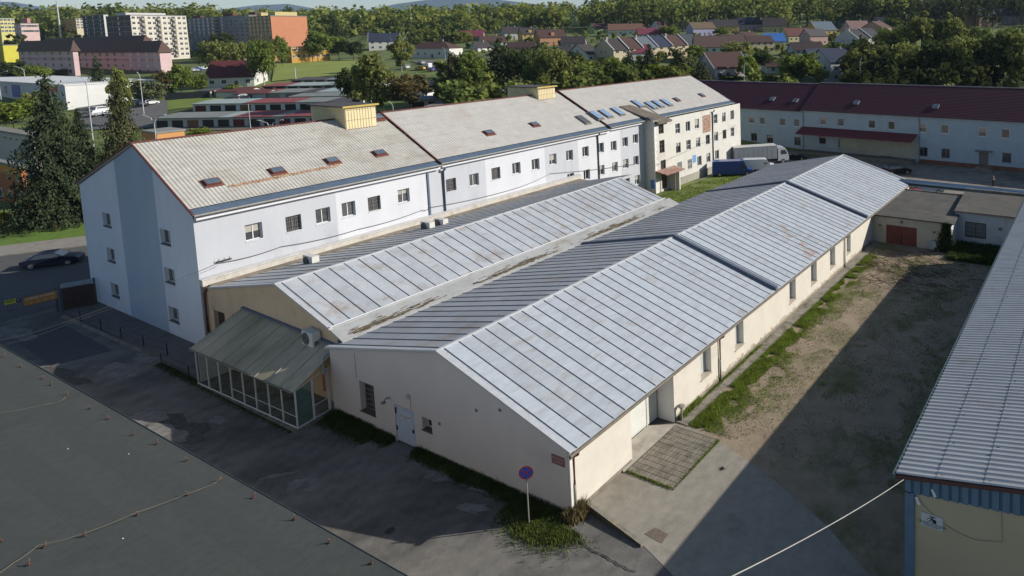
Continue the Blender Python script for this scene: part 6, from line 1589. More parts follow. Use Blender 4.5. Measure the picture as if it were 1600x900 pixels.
CRM, WHT, YEL, ORG, PNK, TEA, LIL, GRY, BRK, GRN = (.46, .38, .26), (.54, .53, .50), (.46, .33, .09), (.42, .22, .12), (.46, .30, .28), (.34, .46, .43), (.36, .34, .50), (.36, .36, .35), (.34, .22, .17), (.36, .44, .16)
rBR, rDK, rMA, rBL, rOR, rNV, rMG = (.085, .045, .038), (.055, .045, .045), (.13, .03, .03), (.12, .16, .20), (.20, .11, .07), (.03, .04, .07), (.20, .045, .075)
mtr = mat('white_verge', (.5, .5, .52), .7); mtd = mat('dark_verge', (.03, .025, .02), .7)
H_ = [
 (352, 136, 44, 14, 34, 'white gabled house with dark red roof beside the garages', WHT, rMA, 22, 9.5, dict(trim=mtd)),
 (594, 78, 30, 12, 22, 'white house with steep black roof above the birches', WHT, rNV, 28, 9, dict(trim=mtr)),
 (674, 91, 50, 13, 22, 'long white house with brown hipped roof by the car park', WHT, rBR, -6, 8, dict(hip=True)),
 (697, 66, 14, 4, 9, 'small brown roofed bungalow behind the long white house', CRM, rBR, 0, 7, {}),
 (734, 64, 24, 6, 14, 'house with a magenta tiled roof above the shrubs', BRK, rMG, 15, 8, {}),
 (764, 74, 26, 7, 15, 'brown roofed house with pale green gable', TEA, rBR, 40, 8, {}),
 (748, 80, 18, 5, 12, 'low white hut with glazed gable below the brown roofed house', WHT, rDK, 60, 5, {}),
 (795, 62, 20, 9, 17, 'grey house with dark roof left of the yellow house', GRY, rDK, 35, 9, {}),
 (822, 67, 18, 12, 20, 'yellow house with dark brown roof and dormer', YEL, rDK, 35, 8, dict(dormer=True)),
 (856, 71, 30, 11, 21, 'orange house with dark brown roof beside the yellow one', ORG, rBR, 35, 9, dict(dormer=True)),
 (812, 80, 30, 5, 12, 'row of low brown roofs below the yellow house', BRK, rBR, 5, 8, {}),
 (893, 76, 26, 7, 16, 'low house with dark roof right of the orange house', GRY, rDK, 10, 9, {}),
 (884, 88, 20, 6, 13, 'dark roofed shed like house between the trees', BRK, rDK, 20, 7, {}),
 (908, 98, 20, 12, 24, 'small white gabled house with brown balcony', WHT, rDK, 62, 8, {}),
 (936, 52, 24, 6, 13, 'light green gabled house on the slope', GRN, rBR, 40, 9, {}),
 (975, 56, 38, 8, 16, 'bungalow with wide orange brown roof', WHT, rOR, 12, 10, {}),
 (1000, 47, 18, 8, 15, 'cream gabled house beside a maroon barn roof', CRM, rMA, 62, 9, {}),
 (1030, 51, 16, 7, 15, 'pale blue house with small brown roof', (.38, .42, .5), rBR, 55, 8, {}),
 (1016, 59, 32, 5, 13, 'teal gabled house with magenta roof', TEA, rMG, 18, 8, {}),
 (990, 96, 30, 12, 22, 'small house under a bright magenta metal roof', WHT, rMG, 22, 8, {}),
 (1094, 56, 28, 10, 18, 'lilac house with tan roof', LIL, (.17, .12, .07), 30, 9, {}),
 (1128, 52, 34, 9, 18, 'bright yellow house with dark roof', YEL, rDK, 16, 9, {}),
 (1104, 40, 18, 5, 11, 'cream gable behind the lilac house', CRM, rBR, 50, 8, {}),
 (1176, 47, 34, 8, 17, 'beige house with navy roof at the forest edge', (.36, .33, .34), rNV, 10, 9, {}),
 (1122, 94, 58, 18, 32, 'large chalet with brown roof and dark boarded gable', WHT, (.12, .075, .06), 10, 14, dict(trim=mtd)),
 (1128, 125, 46, 17, 36, 'steep roofed white cottage with gable turned to the courtyard', (.50, .45, .42), (.075, .035, .03), 34, 9, dict(trim=mtr, chim=False)),
 (1184, 82, 30, 14, 22, 'cream house with paired windows right of the chalet', CRM, rBR, 20, 9, {}),
 (1140, 68, 22, 6, 12, 'small brown roofed house behind the chalet', CRM, rBR, 30, 8, {}),
 (1166, 64, 22, 6, 12, 'brown roofed house with beige gable left of the blue roof', CRM, rBR, 45, 8, {}),
 (1210, 50, 26, 8, 19, 'pale yellow house under a big black roof', (.40, .37, .18), rDK, 5, 9, {}),
 (1208, 78, 24, 12, 22, 'grey house with bright blue roof', GRY, (.03, .15, .45), 15, 8, {}),
 (1244, 66, 34, 9, 19, 'white gabled yellow house with red brown roof', (.46, .42, .24), (.13, .05, .04), 30, 9, {}),
 (1272, 70, 24, 12, 21, 'pink terrace house with grey roof', PNK, (.10, .09, .09), 30, 8, {}),
 (1284, 62, 26, 13, 24, 'terrace house with pale blue roof and yellow side', YEL, rBL, 30, 9, dict(trim=mtr)),
 (1340, 62, 28, 13, 25, 'terrace house with pinkish roof behind the white pair', PNK, (.20, .12, .11), 30, 9, dict(trim=mtr)),
 (1306, 39, 24, 11, 17, 'turquoise house with dark hipped roof', TEA, (.05, .06, .07), 0, 9, dict(hip=True)),
 (1376, 46, 26, 8, 17, 'house with navy hipped roof half behind a tree', GRY, rNV, 0, 9, dict(hip=True)),
 (1372, 64, 32, 18, 26, 'brick coloured two storey house with gable', BRK, (.11, .06, .05), 60, 9, {}),
 (1260, 86, 36, 7, 17, 'dark roofed cottage with blue gable and roof windows', (.30, .36, .46), (.05, .03, .03), 15, 8, {}),
 (1307, 127, 40, 27, 42, 'white house with navy roof and tall chimney', (.44, .46, .46), rNV, 25, 10, {}),
 (1294, 100, 50, 13, 20, 'dark blue barn roof behind the navy roofed house', (.08, .10, .13), (.05, .07, .10), 8, 9, dict(chim=False)),
 (1214, 114, 30, 9, 19, 'small turquoise house with maroon roof', TEA, (.08, .03, .03), 10, 8, {}),
 (1540, 40, 36, 13, 23, 'brown brick house with navy roof high on the right', (.30, .18, .10), rNV, 30, 10, {}),
 (1580, 38, 30, 12, 22, 'grey mansard house with white dormers at the top right', (.22, .2, .2), (.10, .08, .08), 0, 9, dict(dormer=True)),
]
for h in H_:
    px, pyb, wpx, e_, r_, lb, wc, rc, yaw, dep, kw = h
    house(px, pyb, wpx, e_, r_, lb, wc, rc, yaw, dep, **kw)
# terraces: each house a thing, gable ends turned towards the courtyard
def terrace(px0, py0, dpx, n, specs, wc, e_, r_, yaw, dep):
    p, D = gp(px0, py0); a_ = RZF + R(yaw); dv = Vector((math.cos(a_), math.sin(a_), 0))
    for i in range(n):
        q_ = CAM + ray(px0, py0) * D
        C_ = Vector((p.x, p.y, p.z)); t1 = along(C_, dv, px0 + dpx * i); t2 = along(C_, dv, px0 + dpx * (i + 1))
        c = C_ + dv * (t1 + t2) / 2; L_ = (t2 - t1); Dc = (c - CAM).dot(FW); z = tz(c.x, c.y)
        pxc = PPX + FPX * (c - CAM).dot(RX) / Dc
        s_ = D / FPX
        one_house(specs[i][0], wc, specs[i][1], Vector((c.x, c.y, min(z, p.z + 2.5 * i * .4))), a_, L_, e_ * s_, r_ * s_, dep, i % 2 == 0)
def one_house(label, wc, rc, p, a_, L_, e_, r_, depth, chim):
    t = thing('terrace_house', label, 'house', p, a_); hl, hd = L_ / 2, depth / 2
    q = MB(); q.box(-hl, hl, -hd, hd, -6, e_)
    for x in (-hl, hl): q.poly([(x, -hd, e_), (x, hd, e_), (x, 0, r_)])
    q.build('wall', wallm(wc), t, base='local')
    q = MB(); q.slab([(-hl, -hd - .4, e_ - .15), (hl, -hd - .4, e_ - .15), (hl, 0, r_ + .12), (-hl, 0, r_ + .12)], .16); q.slab([(-hl, 0, r_ + .12), (hl, 0, r_ + .12), (hl, hd + .4, e_ - .15), (-hl, hd + .4, e_ - .15)], .16)
    ro = q.build('roof', roofm(rc), t, base='local')
    q = MB(); q.slab([(-hl - .15, -hd - .4, e_ + .15), (-hl + .2, -hd - .4, e_ + .15), (-hl + .2, 0, r_ + .45), (-hl - .15, 0, r_ + .45)], .4); q.build('party_wall', mtr, ro, base='local')
    if chim: lbox('chimney', ro, (-hl + .3, -hl + 1.1, -1.6, -1.0, r_ - 1.2, r_ + .8), mat('chimney_grey', (.32, .27, .24), .9, .2, 3))
    for z in (1.0, 3.8):
        if z + 1.3 > e_: continue
        for x in (-hl * .5, hl * .5): putwin(t, x, -hd - .01, z, 0, 1.6, 1.2)
        for y in (-1.5, 1.5): putwin(t, -hl - .01, y, z, -math.pi / 2, .9, 1.1)
terrace(944, 98, 23, 6, [('cream gabled end house of the terrace row', rDK), ('brown roofed terrace house second from the cream gable', rBR), ('terrace house with pale blue grey roof', (.13, .16, .18)), ('terrace house with slate roof between the pale and the brown one', rNV), ('brown roofed terrace house near the far end', rBR), ('dark slate roofed last house of the terrace row', (.05, .065, .07))], CRM, 20, 37, 50, 13)
terrace(1322, 77, 20, 2, [('grey gabled left half of the white twin terrace', (.045, .045, .05)), ('right half of the white twin terrace', (.05, .05, .055))], (.46, .45, .43), 17, 31, 42, 15)
# ---- apartment blocks
def along(C, d, px):
    a = (px - PPX) / FPX; c = C - CAM
    return (a * c.dot(FW) - c.dot(RX)) / (d.dot(RX) - a * d.dot(FW))
def block(pxl, pxr, px2, pyb, pyt, label, wc, rows, cols, side=None, roofc=(.2, .2, .2), strips=(), balc=(), sbalc=(), grid=None, sgrid=None, top=(), name='apartment_block', D=None, ww=1.3, wh_=1.3, scols=0, hiproof=None, depth=None):
    """front faces -X between pixel columns pxl..pxr, right side faces -Y up to column px2"""
    if D is None: p, D = gp(pxr, pyb)
    s_ = D / FPX; Ht = (pyb - pyt) * s_; C = at(pxr, pyb, D)
    W_ = along(C, Vector((0, 1, 0)), pxl); depth = depth or along(C, Vector((1, 0, 0)), px2)
    p = C + Vector((0, W_ / 2, 0)); yaw = -90 - math.degrees(RZF)
    t = thing(name, label, 'building', (p.x, p.y, p.z), RZF + R(yaw)); h2 = W_ / 2; mw = wallm(wc)
    q = MB(); q.box(-h2, h2, 0, depth, -12, Ht); wl_ = q.build('wall', mw, t, base='local')
    if side: lbox('side_wall', t, (h2, h2 + .06, 0, depth, -12, Ht), wallm(side))
    if hiproof:
        rc, rh = hiproof; k = depth / 2; o_ = .7; q = MB()
        q.poly([(-h2 - o_, -o_, Ht), (h2 + o_, -o_, Ht), (h2 - k, k, Ht + rh), (-h2 + k, k, Ht + rh)]); q.poly([(h2 + o_, depth + o_, Ht), (-h2 - o_, depth + o_, Ht), (-h2 + k, k, Ht + rh), (h2 - k, k, Ht + rh)])
        q.poly([(h2 + o_, -o_, Ht), (h2 + o_, depth + o_, Ht), (h2 - k, k, Ht + rh)]); q.poly([(-h2 - o_, depth + o_, Ht), (-h2 - o_, -o_, Ht), (-h2 + k, k, Ht + rh)])
        q.build('roof', roofm(rc), t, base='local')
    else:
        q = MB(); q.box(-h2 - .2, h2 + .2, -.2, depth + .2, Ht, Ht + .35); q.build('roof', mat('flat_roof_%d_%d_%d' % tuple(int(c * 100) for c in roofc), roofc, .9, .15, .3), t, base='local')
    fh = Ht / rows if rows else 3
    for (f0_, f1_, hh, c_) in top: lbox('roof_house', t, (-h2 + W_ * f0_, -h2 + W_ * f1_, 3, depth - 3, Ht + .35, Ht + .35 + hh), wallm(c_))
    for i in range(rows):
        for j in range(cols):
            f_ = (j + .5) / cols
            if any(a <= f_ <= b for a, b in balc): continue
            mg = m_gl if (i * 7 + j * 3) % 5 else m_gl2
            putwin(t, -h2 + W_ * f_, -.02, fh * i + fh * .35, 0, ww, wh_, None, mg)
    for a, b in balc:
        lbox('balcony_shaft', t, (-h2 + W_ * a, -h2 + W_ * b, -.03, 0.02, .6, Ht - .4), mat('balcony_recess', (.09, .085, .08), .9, .2, 1))
        for i in range(rows): lbox('balcony', t, (-h2 + W_ * a + .1, -h2 + W_ * b - .1, -1.0, -.03, fh * i + .25, fh * i + 1.35), mat('balcony_front', (.34, .32, .27), .9, .2, 1))
    if grid:
        q = MB(); gc, gr, gm = grid
        for j in range(gc + 1): x = -h2 + W_ * j / gc; q.box(x - .12, x + .12, -.08, -.002, 0, Ht)
        for i in range(gr + 1): z = Ht * i / gr; q.box(-h2, h2, -.07, -.001, z - .1, z + .1)
        q.build('panel_joint', gm, t, base='local')
    for z_, hh, c_ in strips: lbox('colour_strip', t, (-h2 - .05, h2 + .05, -.05, .001, z_ * Ht, z_ * Ht + hh), wallm(c_))
    for i in range(rows):
        for j in range(scols):
            f_ = (j + .5) / scols
            if any(a <= f_ <= b for a, b in sbalc): continue
            putwin(t, h2 + .08, depth * f_, fh * i + fh * .35, math.pi / 2, ww, wh_, None, m_gl if (i * 5 + j * 3) % 4 else m_gl2)
    for a, b in sbalc:
        lbox('balcony_shaft', t, (h2 + .05, h2 + .09, depth * a, depth * b, .6, Ht - .4), mat('balcony_recess', (.09, .085, .08), .9, .2, 1))
        for i in range(rows): lbox('balcony', t, (h2 + .09, h2 + 1.1, depth * a + .1, depth * b - .1, fh * i + .25, fh * i + 1.35), mat('balcony_front', (.34, .32, .27), .9, .2, 1))
    if sgrid:
        q = MB()
        for i in range(sgrid[0] + 1): z = Ht * i / sgrid[0]; q.box(h2 + .061, h2 + .12, 0, depth, z - .09, z + .09)
        q.build('panel_joint', sgrid[1], t, base='local')
    return t
mj = mat('pale_joint', (.30, .30, .29), .9)
dkp = (.085, .085, .085)
block(133, 166, 173, 62, 23.5, 'dark pebble grey panel block at the far left of the estate', dkp, 6, 3, (.55, .54, .52), grid=(4, 6, mj), D=350, ww=1.0)
block(173, 211, 297, 91, 24.5, 'tall panel block with dark end wall and white front with balcony shafts', dkp, 8, 1, (.62, .58, .49), grid=(4, 8, mj), sbalc=((.17, .24), (.45, .52), (.72, .79)), scols=11, top=((.1, .5, 1.5, (.5, .5, .5)),), sgrid=(8, mat('cream_joint', (.5, .48, .42), .9)), D=318, ww=1.3)
block(297, 393, 420, 70, 24.5, 'long blue-grey panel block behind the willow', (.24, .265, .285), 8, 13, balc=((.46, .52),), top=((-.02, .12, 1.3, (.12, .05, .05)), (.5, .66, 1.6, (.14, .06, .05)), (.9, 1.0, 1.6, (.14, .06, .05))), grid=(6, 8, mat('grey_joint', (.30, .32, .33), .9)), D=345, ww=1.9, wh_=1.5)
tb = block(391, 427, 483, 76, 25.5, 'tower block with olive front and blind orange gable wall', (.25, .20, .09), 8, 6, (.47, .20, .11), top=((.1, .3, 1.8, (.5, .42, .2)), (.6, .9, 1.8, (.5, .42, .2))), name='tower_block', D=300)
block(448, 456, 516, 94, 74, 'low orange school wing with two rows of windows', (.36, .20, .06), 2, 1, (.45, .25, .06), scols=8, name='school', D=285)
block(-14, 2, 25, 52, 29, 'yellow four storey apartment house', (.50, .46, .15), 4, 3, (.55, .50, .18), scols=4, roofc=(.22, .32, .2), D=400)
block(24, 34, 62, 53, 37, 'pink apartment house with lantern roof', (.52, .38, .36), 2, 2, (.56, .40, .38), scols=6, top=((.0, .95, 3.0, (.45, .2, .2)),), D=385)
house(42, 30, 16, 4, 10, 'grey pyramid roofed house above the pink apartment house', (.35, .35, .36), (.16, .17, .18), 0, 8, hip=True, D=430)
block(101, 120, 132, 46, 29, 'tan apartment block with a column of windows', (.36, .25, .12), 4, 1, (.52, .46, .32), scols=2, D=420)
block(-30, 6, 29, 84, 71, 'bright yellow shed below the yellow apartment house', (.50, .46, .06), 0, 0, (.55, .5, .07), name='shed', D=300)
pk = (.62, .43, .45)
block(112, 253, 271, 119, 82, 'pink four storey building with sunlit end wall and brown hipped roof', pk, 4, 12, (.58, .42, .42), hiproof=((.11, .065, .052), 4.6), strips=((.66, .35, (.42, .15, .17)), (.05, 1.6, (.38, .14, .15))), name='residential_home', D=250, ww=2.4, wh_=1.6)
block(34, 118, 126, 118, 80, 'left wing of the pink building set slightly forward', pk, 4, 7, (.56, .40, .40), hiproof=((.11, .065, .052), 4.4), strips=((.66, .35, (.42, .15, .17)),), name='residential_home', D=246, ww=2.4, wh_=1.6)
block(66, 226, 240, 84, 68, 'rear wing of the pink building with its own brown roof', pk, 0, 0, hiproof=((.11, .065, .052), 3.6), name='residential_home', D=275)
stt = block(-60, 104, 245, 160, 134, 'white flat roofed supermarket with coloured fascia letters', (.50, .51, .52), 0, 0, (.62, .62, .60), roofc=(.56, .57, .57), name='supermarket', D=172)
Cc = at(104, 160, 172); Wc = along(Cc, Vector((0, 1, 0)), -60)
def stp(px): return Wc / 2 - along(Cc, Vector((0, 1, 0)), px)
q = MB(); q.box(stp(21), stp(33), -.12, -.03, .3, 3.9); q.build('fascia_panel', mat('fascia_blue', (.02, .05, .28), .5), stt, base='local')
q = MB(); q.box(stp(66), stp(92), -.12, -.03, 2.6, 4.2); q.build('fascia_panel', mat('fascia_red', (.40, .02, .03), .5), stt, base='local')
for ch, px in (('C', 0), ('O', 11)):
    o = text(ch, (0, 0, 0), 2.9, (0, -1, 0), (0, 0, 1), mat('fascia_magenta', (.45, .02, .10), .5), stt); o.matrix_local = Matrix.Translation((stp(px), -.1, 2.2)) @ Matrix.Rotation(R(90), 4, 'X')
block(-20, 52, 74, 232, 214, 'long grey roofed hall behind the spruces', (.40, .39, .36), 1, 8, roofc=(.20, .19, .165), name='hall', D=112, wh_=.8)
ow = block(-30, 42, 50, 330, 262, 'orange and red plastered building behind the big spruce', (.34, .12, .05), 2, 5, roofc=(.2, .2, .19), name='school', D=92, strips=((.80, 1.3, (.52, .24, .04)),))
block(222, 246, 289, 222, 209, 'low orange walled flat roofed building behind the ridge', (.50, .24, .09), 0, 0, (.55, .27, .10), roofc=(.22, .22, .21), name='kindergarten', D=118)
# ---- garages
def garages(pxl, pxr, pyb, hpx, label, segs, doors, wallc=(.32, .33, .34), depth=6.5, D=None, back=.6):
    px = (pxl + pxr) / 2
    p, D = gp(px, pyb)
    s_ = D / FPX; W_ = (pxr - pxl) * s_; Ht = hpx * s_
    t = thing('garage_row', label, 'garages', (p.x, p.y, p.z), RZF, 'rows of lock-up garages')
    n_ = len(doors); q = MB(); dw = W_ / n_
    ops_ = [(dw * (i + .12), dw * (i + .86), 0, Ht * .74) for i in range(n_)]
    q.wall((-W_ / 2, 0, 0), (1, 0, 0), (0, -1, 0), 0, W_, 0, Ht, ops_, .3); q.box(-W_ / 2, W_ / 2, .3, depth, -3, Ht); q.box(-W_ / 2, W_ / 2, .0, .3, -3, 0)
    q.build('wall', wallm(wallc), t, base='local')
    for i, dc in enumerate(doors):
        o_ = ops_[i]; lbox('garage_door', t, (-W_ / 2 + o_[0], -W_ / 2 + o_[1], .12, .18, 0, o_[3]), mat('gdoor_%d_%d_%d' % tuple(int(c * 100) for c in dc), dc, .8, .2, 2))
    tot = sum(s[0] for s in segs); x = -W_ / 2
    for w_, rc in segs:
        x1 = x + W_ * w_ / tot
        q = MB(); q.slab([(x + .01, -.55, Ht + .02), (x1 - .01, -.55, Ht + .02), (x1 - .01, depth, Ht + back), (x + .01, depth, Ht + back)], .14)
        q.build('roof', mat('groof_%d_%d_%d' % tuple(int(c * 100) for c in rc), rc, .85, .15, .6), t, base='local'); x = x1
    return t
gR, gG, gB, gL, gK = (.24, .065, .07), (.20, .215, .20), (.13, .12, .12), (.30, .36, .35), (.07, .065, .07)
dR, dK, dO, dB = (.13, .025, .025), (.03, .025, .022), (.20, .10, .05), (.06, .04, .035)
garages(242, 530, 198, 16, 'nearest row of garages just behind the long white roof', [(2.6, gG), (3.4, gG), (1.2, gL), (3.6, gR), (1.0, gG), (5, gR)], [dK, dK, dO, dK, dK, dR, dK, dK, dR, dK, dR, dK], (0.39, 0.41, 0.41))
garages(302, 560, 172, 12, 'second row of garages with white piers', [(5, gL), (1, gR), (4, gR), (3, gG), (3, gK)], [dR, dK, dK, dO, dB, dK, dK, dK, dK, dB, dK], (0.61, 0.62, 0.62))
garages(452, 660, 158, 9, 'third row of garages with one pale blue door', [(5, gG), (2, gR), (4, gL)], [(.10, .14, .24), dR, dK, dK, dR, dK, dK, dB], (0.61, 0.61, 0.61))
garages(374, 545, 153, 9, 'garage backs with pale blue wall and small windows', [(3, gR), (3, gG), (1.5, gK), (3, gL)], [(.22, .28, .33), (.25, .26, .24), (.2, .2, .18), dK, dK], (0.39, 0.42, 0.42))
garages(410, 600, 139, 6, 'fourth row of garages under green grey roofs', [(2, gR), (3, gL), (3, gG), (2, gL)], [dK] * 10, (.36, .36, .36))
garages(455, 600, 129, 5, 'farthest row of garages at the edge of the field', [(2, gK), (1, gK), (2, gG), (3, gR)], [dK, dK, dR, dK, dB, dK, dK, dK], (0.61, 0.61, 0.61))
garages(640, 720, 166, 10, 'garages glimpsed right of the brown budding tree', [(2, gG), (3, gB)], [dK, dK, dB], (0.55, 0.48, 0.43))
garages(650, 722, 140, 9, 'dark garages behind the pale shed in the middle', [(2, gK), (3, gG)], [dK, dK, dK, dK], (0.43, 0.43, 0.46))
garages(664, 706, 182, 16, 'pale green metal roofed garage close behind the ridge', [(1, gG)], [dK, dB], (0.43, 0.46, 0.46))
garages(762, 800, 156, 10, 'small pale roofed shed left of the second motor room', [(1, (.26, .28, .29))], [dK], (0.17, 0.16, 0.14))
house(365, 152, 34, 8, 12, 'low outbuilding with red roof beside the white gabled house', WHT, (.15, .05, .045), 4, 5, chim=False)
house(394, 154, 34, 7, 11, 'pale garden shed with red roof behind the second garage row', (.34, .38, .42), (.17, .06, .055), 0, 5, chim=False)
house(325, 150, 18, 7, 9, 'dark timber carport beside the boundary fence', (.05, .045, .04), (.12, .12, .12), 0, 4, chim=False)
# boundary fence and allotment huts
fa, fb_ = gp(258, 157)[0], gp(330, 153)[0]
bf = thing('boundary_fence', 'long dark fence between the lawn and the gardens', 'fence', fa)
dd_ = (fb_ - fa); 
q = MB(); n_ = 16
for i in range(n_):
    a = fa + dd_ * i / n_; b = fa + dd_ * (i + .97) / n_; q.poly([a, b, b + Vector((0, 0, 2.0)), a + Vector((0, 0, 2.0))]); q.poly([a + Vector((.05, .1, 0)), b + Vector((.05, .1, 0)), b + Vector((.05, .1, 2.0)), a + Vector((.05, .1, 2.0))])
q.build('panel', mat('fence_dark', (.035, .04, .05), .8, .2, 1), bf)
q = MB()
for i in range(8):
    a = fb_ + (gp(375, 143)[0] - fb_) * i / 7; q.box(a.x - .2, a.x + .2, a.y - .2, a.y + .2, a.z, a.z + 1.9)
q.build('post', mat('pale_post2', (.42, .38, .30), .9), bf)
for px, pyb, w_, e_, r_, lb, wc, rc in ((646, 41, 16, 5, 8, 'blue and white allotment hut', (.3, .35, .4), (.2, .22, .24)), (625, 32, 8, 3, 5, 'allotment hut with bright blue tarpaulin', (.02, .12, .5), (.02, .12, .5)), (600, 33, 16, 2, 4, 'long low hut with green roof', GRY, (.03, .14, .1)),
        (515, 33, 14, 5, 8, 'pale house among the trees right of the orange tower', (.4, .4, .42), (.25, .25, .27)), (543, 33, 14, 5, 8, 'second pale house among the trees above the field', (.4, .4, .42), (.2, .2, .22)), (672, 30, 12, 4, 6, 'red roofed allotment hut', WHT, (.35, .05, .04)), (692, 31, 14, 4, 6, 'white allotment hut near the red roofed hut', WHT, (.4, .42, .44)),
        (565, 43, 16, 4, 6, 'low bluish allotment hut on the field edge', (.3, .36, .42), (.3, .33, .36)), (577, 53, 18, 3, 4, 'long pale shed at the end of the meadow', (.36, .38, .42), (.3, .3, .32)), (635, 40, 10, 3, 6, 'white hut under the dark garden trees', WHT, (.3, .3, .3)), (766, 21, 8, 3, 5, 'white hut near the skyline', WHT, WHT)):
    house(px, pyb, w_, e_, r_, lb, wc, rc, 0, 5, chim=False, door=False)
# ---- car parks
sheet_pts = [gp(*p)[0] for p in ((610, 113), (735, 113), (735, 98), (640, 96))]
def draped(name, pix, m_, label, up=.06, n=10):
    q = MB(); (a, b, c, d) = pix
    L = lambda p, q_, t: (p[0] + (q_[0] - p[0]) * t, p[1] + (q_[1] - p[1]) * t)
    P = [[gp(*L(L(a, b, i / n), L(d, c, i / n), j / n))[0] + Vector((0, 0, up)) for j in range(n + 1)] for i in range(n + 1)]
    for i in range(n):
        for j in range(n): q.poly([P[i][j], P[i + 1][j], P[i + 1][j + 1], P[i][j + 1]])
    return struct(q.build(name, m_), label)
m_lot = mat('car_park_asphalt', (.12, .118, .115), .9, .2, .5)
draped('road', ((640, 96), (700, 94), (780, 112), (700, 114)), m_lot, 'asphalt road by the long white house', .3)
draped('car_park', ((120, 166), (262, 158), (262, 200), (120, 205)), m_lot, 'supermarket car park behind the spruces', .25)
draped('path', ((262, 196), (545, 194), (560, 203), (240, 205)), mat('garage_lane', (.13, .12, .10), .95, .25, .4), 'lane in front of the nearest garages', .15)
draped('field', ((425, 128), (575, 114), (575, 96), (430, 96)), mat('mown_field', (.21, .25, .05), .95, .18, .06, dark=(.17, .21, .04), dmix=.3, dscale=.03), 'bright mown sports field', .3)
draped('field', ((1190, 30), (1240, 29), (1240, 23), (1190, 23)), mat('hill_meadow', (.13, .14, .03), .95, .2, .1), 'small meadow strip at the forest edge', .3, 4)
draped('lawn', ((258, 158), (385, 146), (385, 158), (250, 174)), mat('lawn_far', (.14, .19, .03), .95, .2, .3), 'lawn between the boundary fence and the garages', .15)
for px, py, rz, m_, lb, kd in ((634, 108, 80, m_wht, 'white car at the left end of the row by the field', 'hatch'), (666, 109, 90, m_wht, 'white van in the row by the field', 'van'), (674, 112, 75, m_blu, 'dark blue car before the white van', 'hatch'), (690, 110, 60, m_slv, 'silver car right of the blue car', 'hatch'), (657, 110, 100, paint('yellow_paint', (.45, .3, .02)), 'yellow car left of the white van', 'hatch'), (658, 101, 80, m_slv, 'silver car alone on the road by the long white house', 'hatch'),
        (222, 164, 20, m_slv, 'silver car parked beside the blossoming tree', 'hatch'), (234, 165, 25, m_wht, 'white car parked beside the silver car', 'hatch'), (160, 176, 20, m_wht, 'white car seen between the spruces', 'hatch'), (157, 182, 10, m_slv, 'silver car nearer than the white one between the spruces', 'hatch'), (122, 168, 0, m_blu, 'bright blue car behind the big spruce', 'hatch'),
        (301, 113, 20, m_slv, 'silver car by the pink building end', 'hatch'), (309, 112, 20, m_blu, 'blue car by the pink building end', 'hatch'), (316, 110, 20, m_wht, 'pale car behind the two by the pink building', 'hatch'), (380, 156, 0, m_navy, 'dark car on the second garage roof lane', 'sedan')):
    p, D = gp(px, py)
    car(lb, p + Vector((0, 0, .25)), R(rz), m_, 4.2 if kd != 'van' else 5.2, 1.75, 1.45 if kd != 'van' else 2.3, kd, cat='van' if kd == 'van' else 'car', name='parked_van' if kd == 'van' else 'parked_car')
# ---- lamps and masts
m_gal = mat('galvanised_mast', (.42, .43, .44), .5)
def lamp(px, pyb, pyt, arm, label, double=False, D=None, r=.09, name='street_lamp', cat='street lamp'):
    if D is None: p, D = gp(px, pyb)
    else: p, pyb = gD(px, D)
    h = (pyb - pyt) * D / FPX; t = thing(name, label, cat, p)
    q = MB(); q.tube([p, p + Vector((0, 0, h))], [r * 1.3, r * .7], 7); q.build('mast', m_gal, t)
    ax = Vector((RX.x, RX.y, 0)).normalized() * arm * D / FPX
    for s_ in ((1, -1) if double else (1,)):
        if arm == 0: break
        q = MB(); tp = p + Vector((0, 0, h)); q.tube([tp - Vector((0, 0, .8)), tp + ax * s_ * .3 + Vector((0, 0, .3)), tp + ax * s_ + Vector((0, 0, .8))], [r * .8, r * .7, r * .9], 6); q.build('arm', m_gal, t)
        q = MB(); e = tp + ax * s_ + Vector((0, 0, .8)); q.tube([e, e + ax * s_ * .28 + Vector((0, 0, .05))], [r * 1.6, r * 1.1], 6); q.build('lamp_head', m_gal, t)
lamp(249, 232, 186, 15, 'double armed street lamp above the orange low building', True, D=118)
lamp(428, 236, 194, 16, 'double armed street lamp standing behind the long white roof', True, D=122)
lamp(393, 206, 162, 0, 'plain lamp mast in front of the garages', False, D=140, r=.07)
lamp(148, 200, 127, -5, 'tall street lamp between the spruces', False, D=130)
lamp(42, 140, 108, -11, 'street lamp with long arm before the dense green tree', False, D=200)
lamp(3, 160, 116, 12, 'street lamp at the picture edge above the white store', False, D=180)
lamp(97, 48, 2, 0, 'tall pale chimney like mast on the wooded hill', False, D=420, r=.45, name='mast', cat='mast')
lamp(462, 124, 105, 0, 'concrete post at the edge of the mown field', False, r=.16, name='post', cat='post')
lamp(644, 52, 8, 0, 'thin radio mast rising over the forest', False, D=480, r=.16, name='mast', cat='mast')
lamp(697, 104, 78, -3, 'street lamp by the road to the long white house', False)
lamp(225, 172, 118, -3, 'street lamp in front of the blossoming tree', False, D=165)
lamp(616, 190, 164, -5, 'thin street lamp under the large birch', False, D=150)
lamp(1164, 135, 104, 3, 'short white lamp before the steep cottage', False, D=150)
lamp(1344, 132, 96, 2, 'white lamp post behind the red roof right of the navy roofed house', False, D=170)

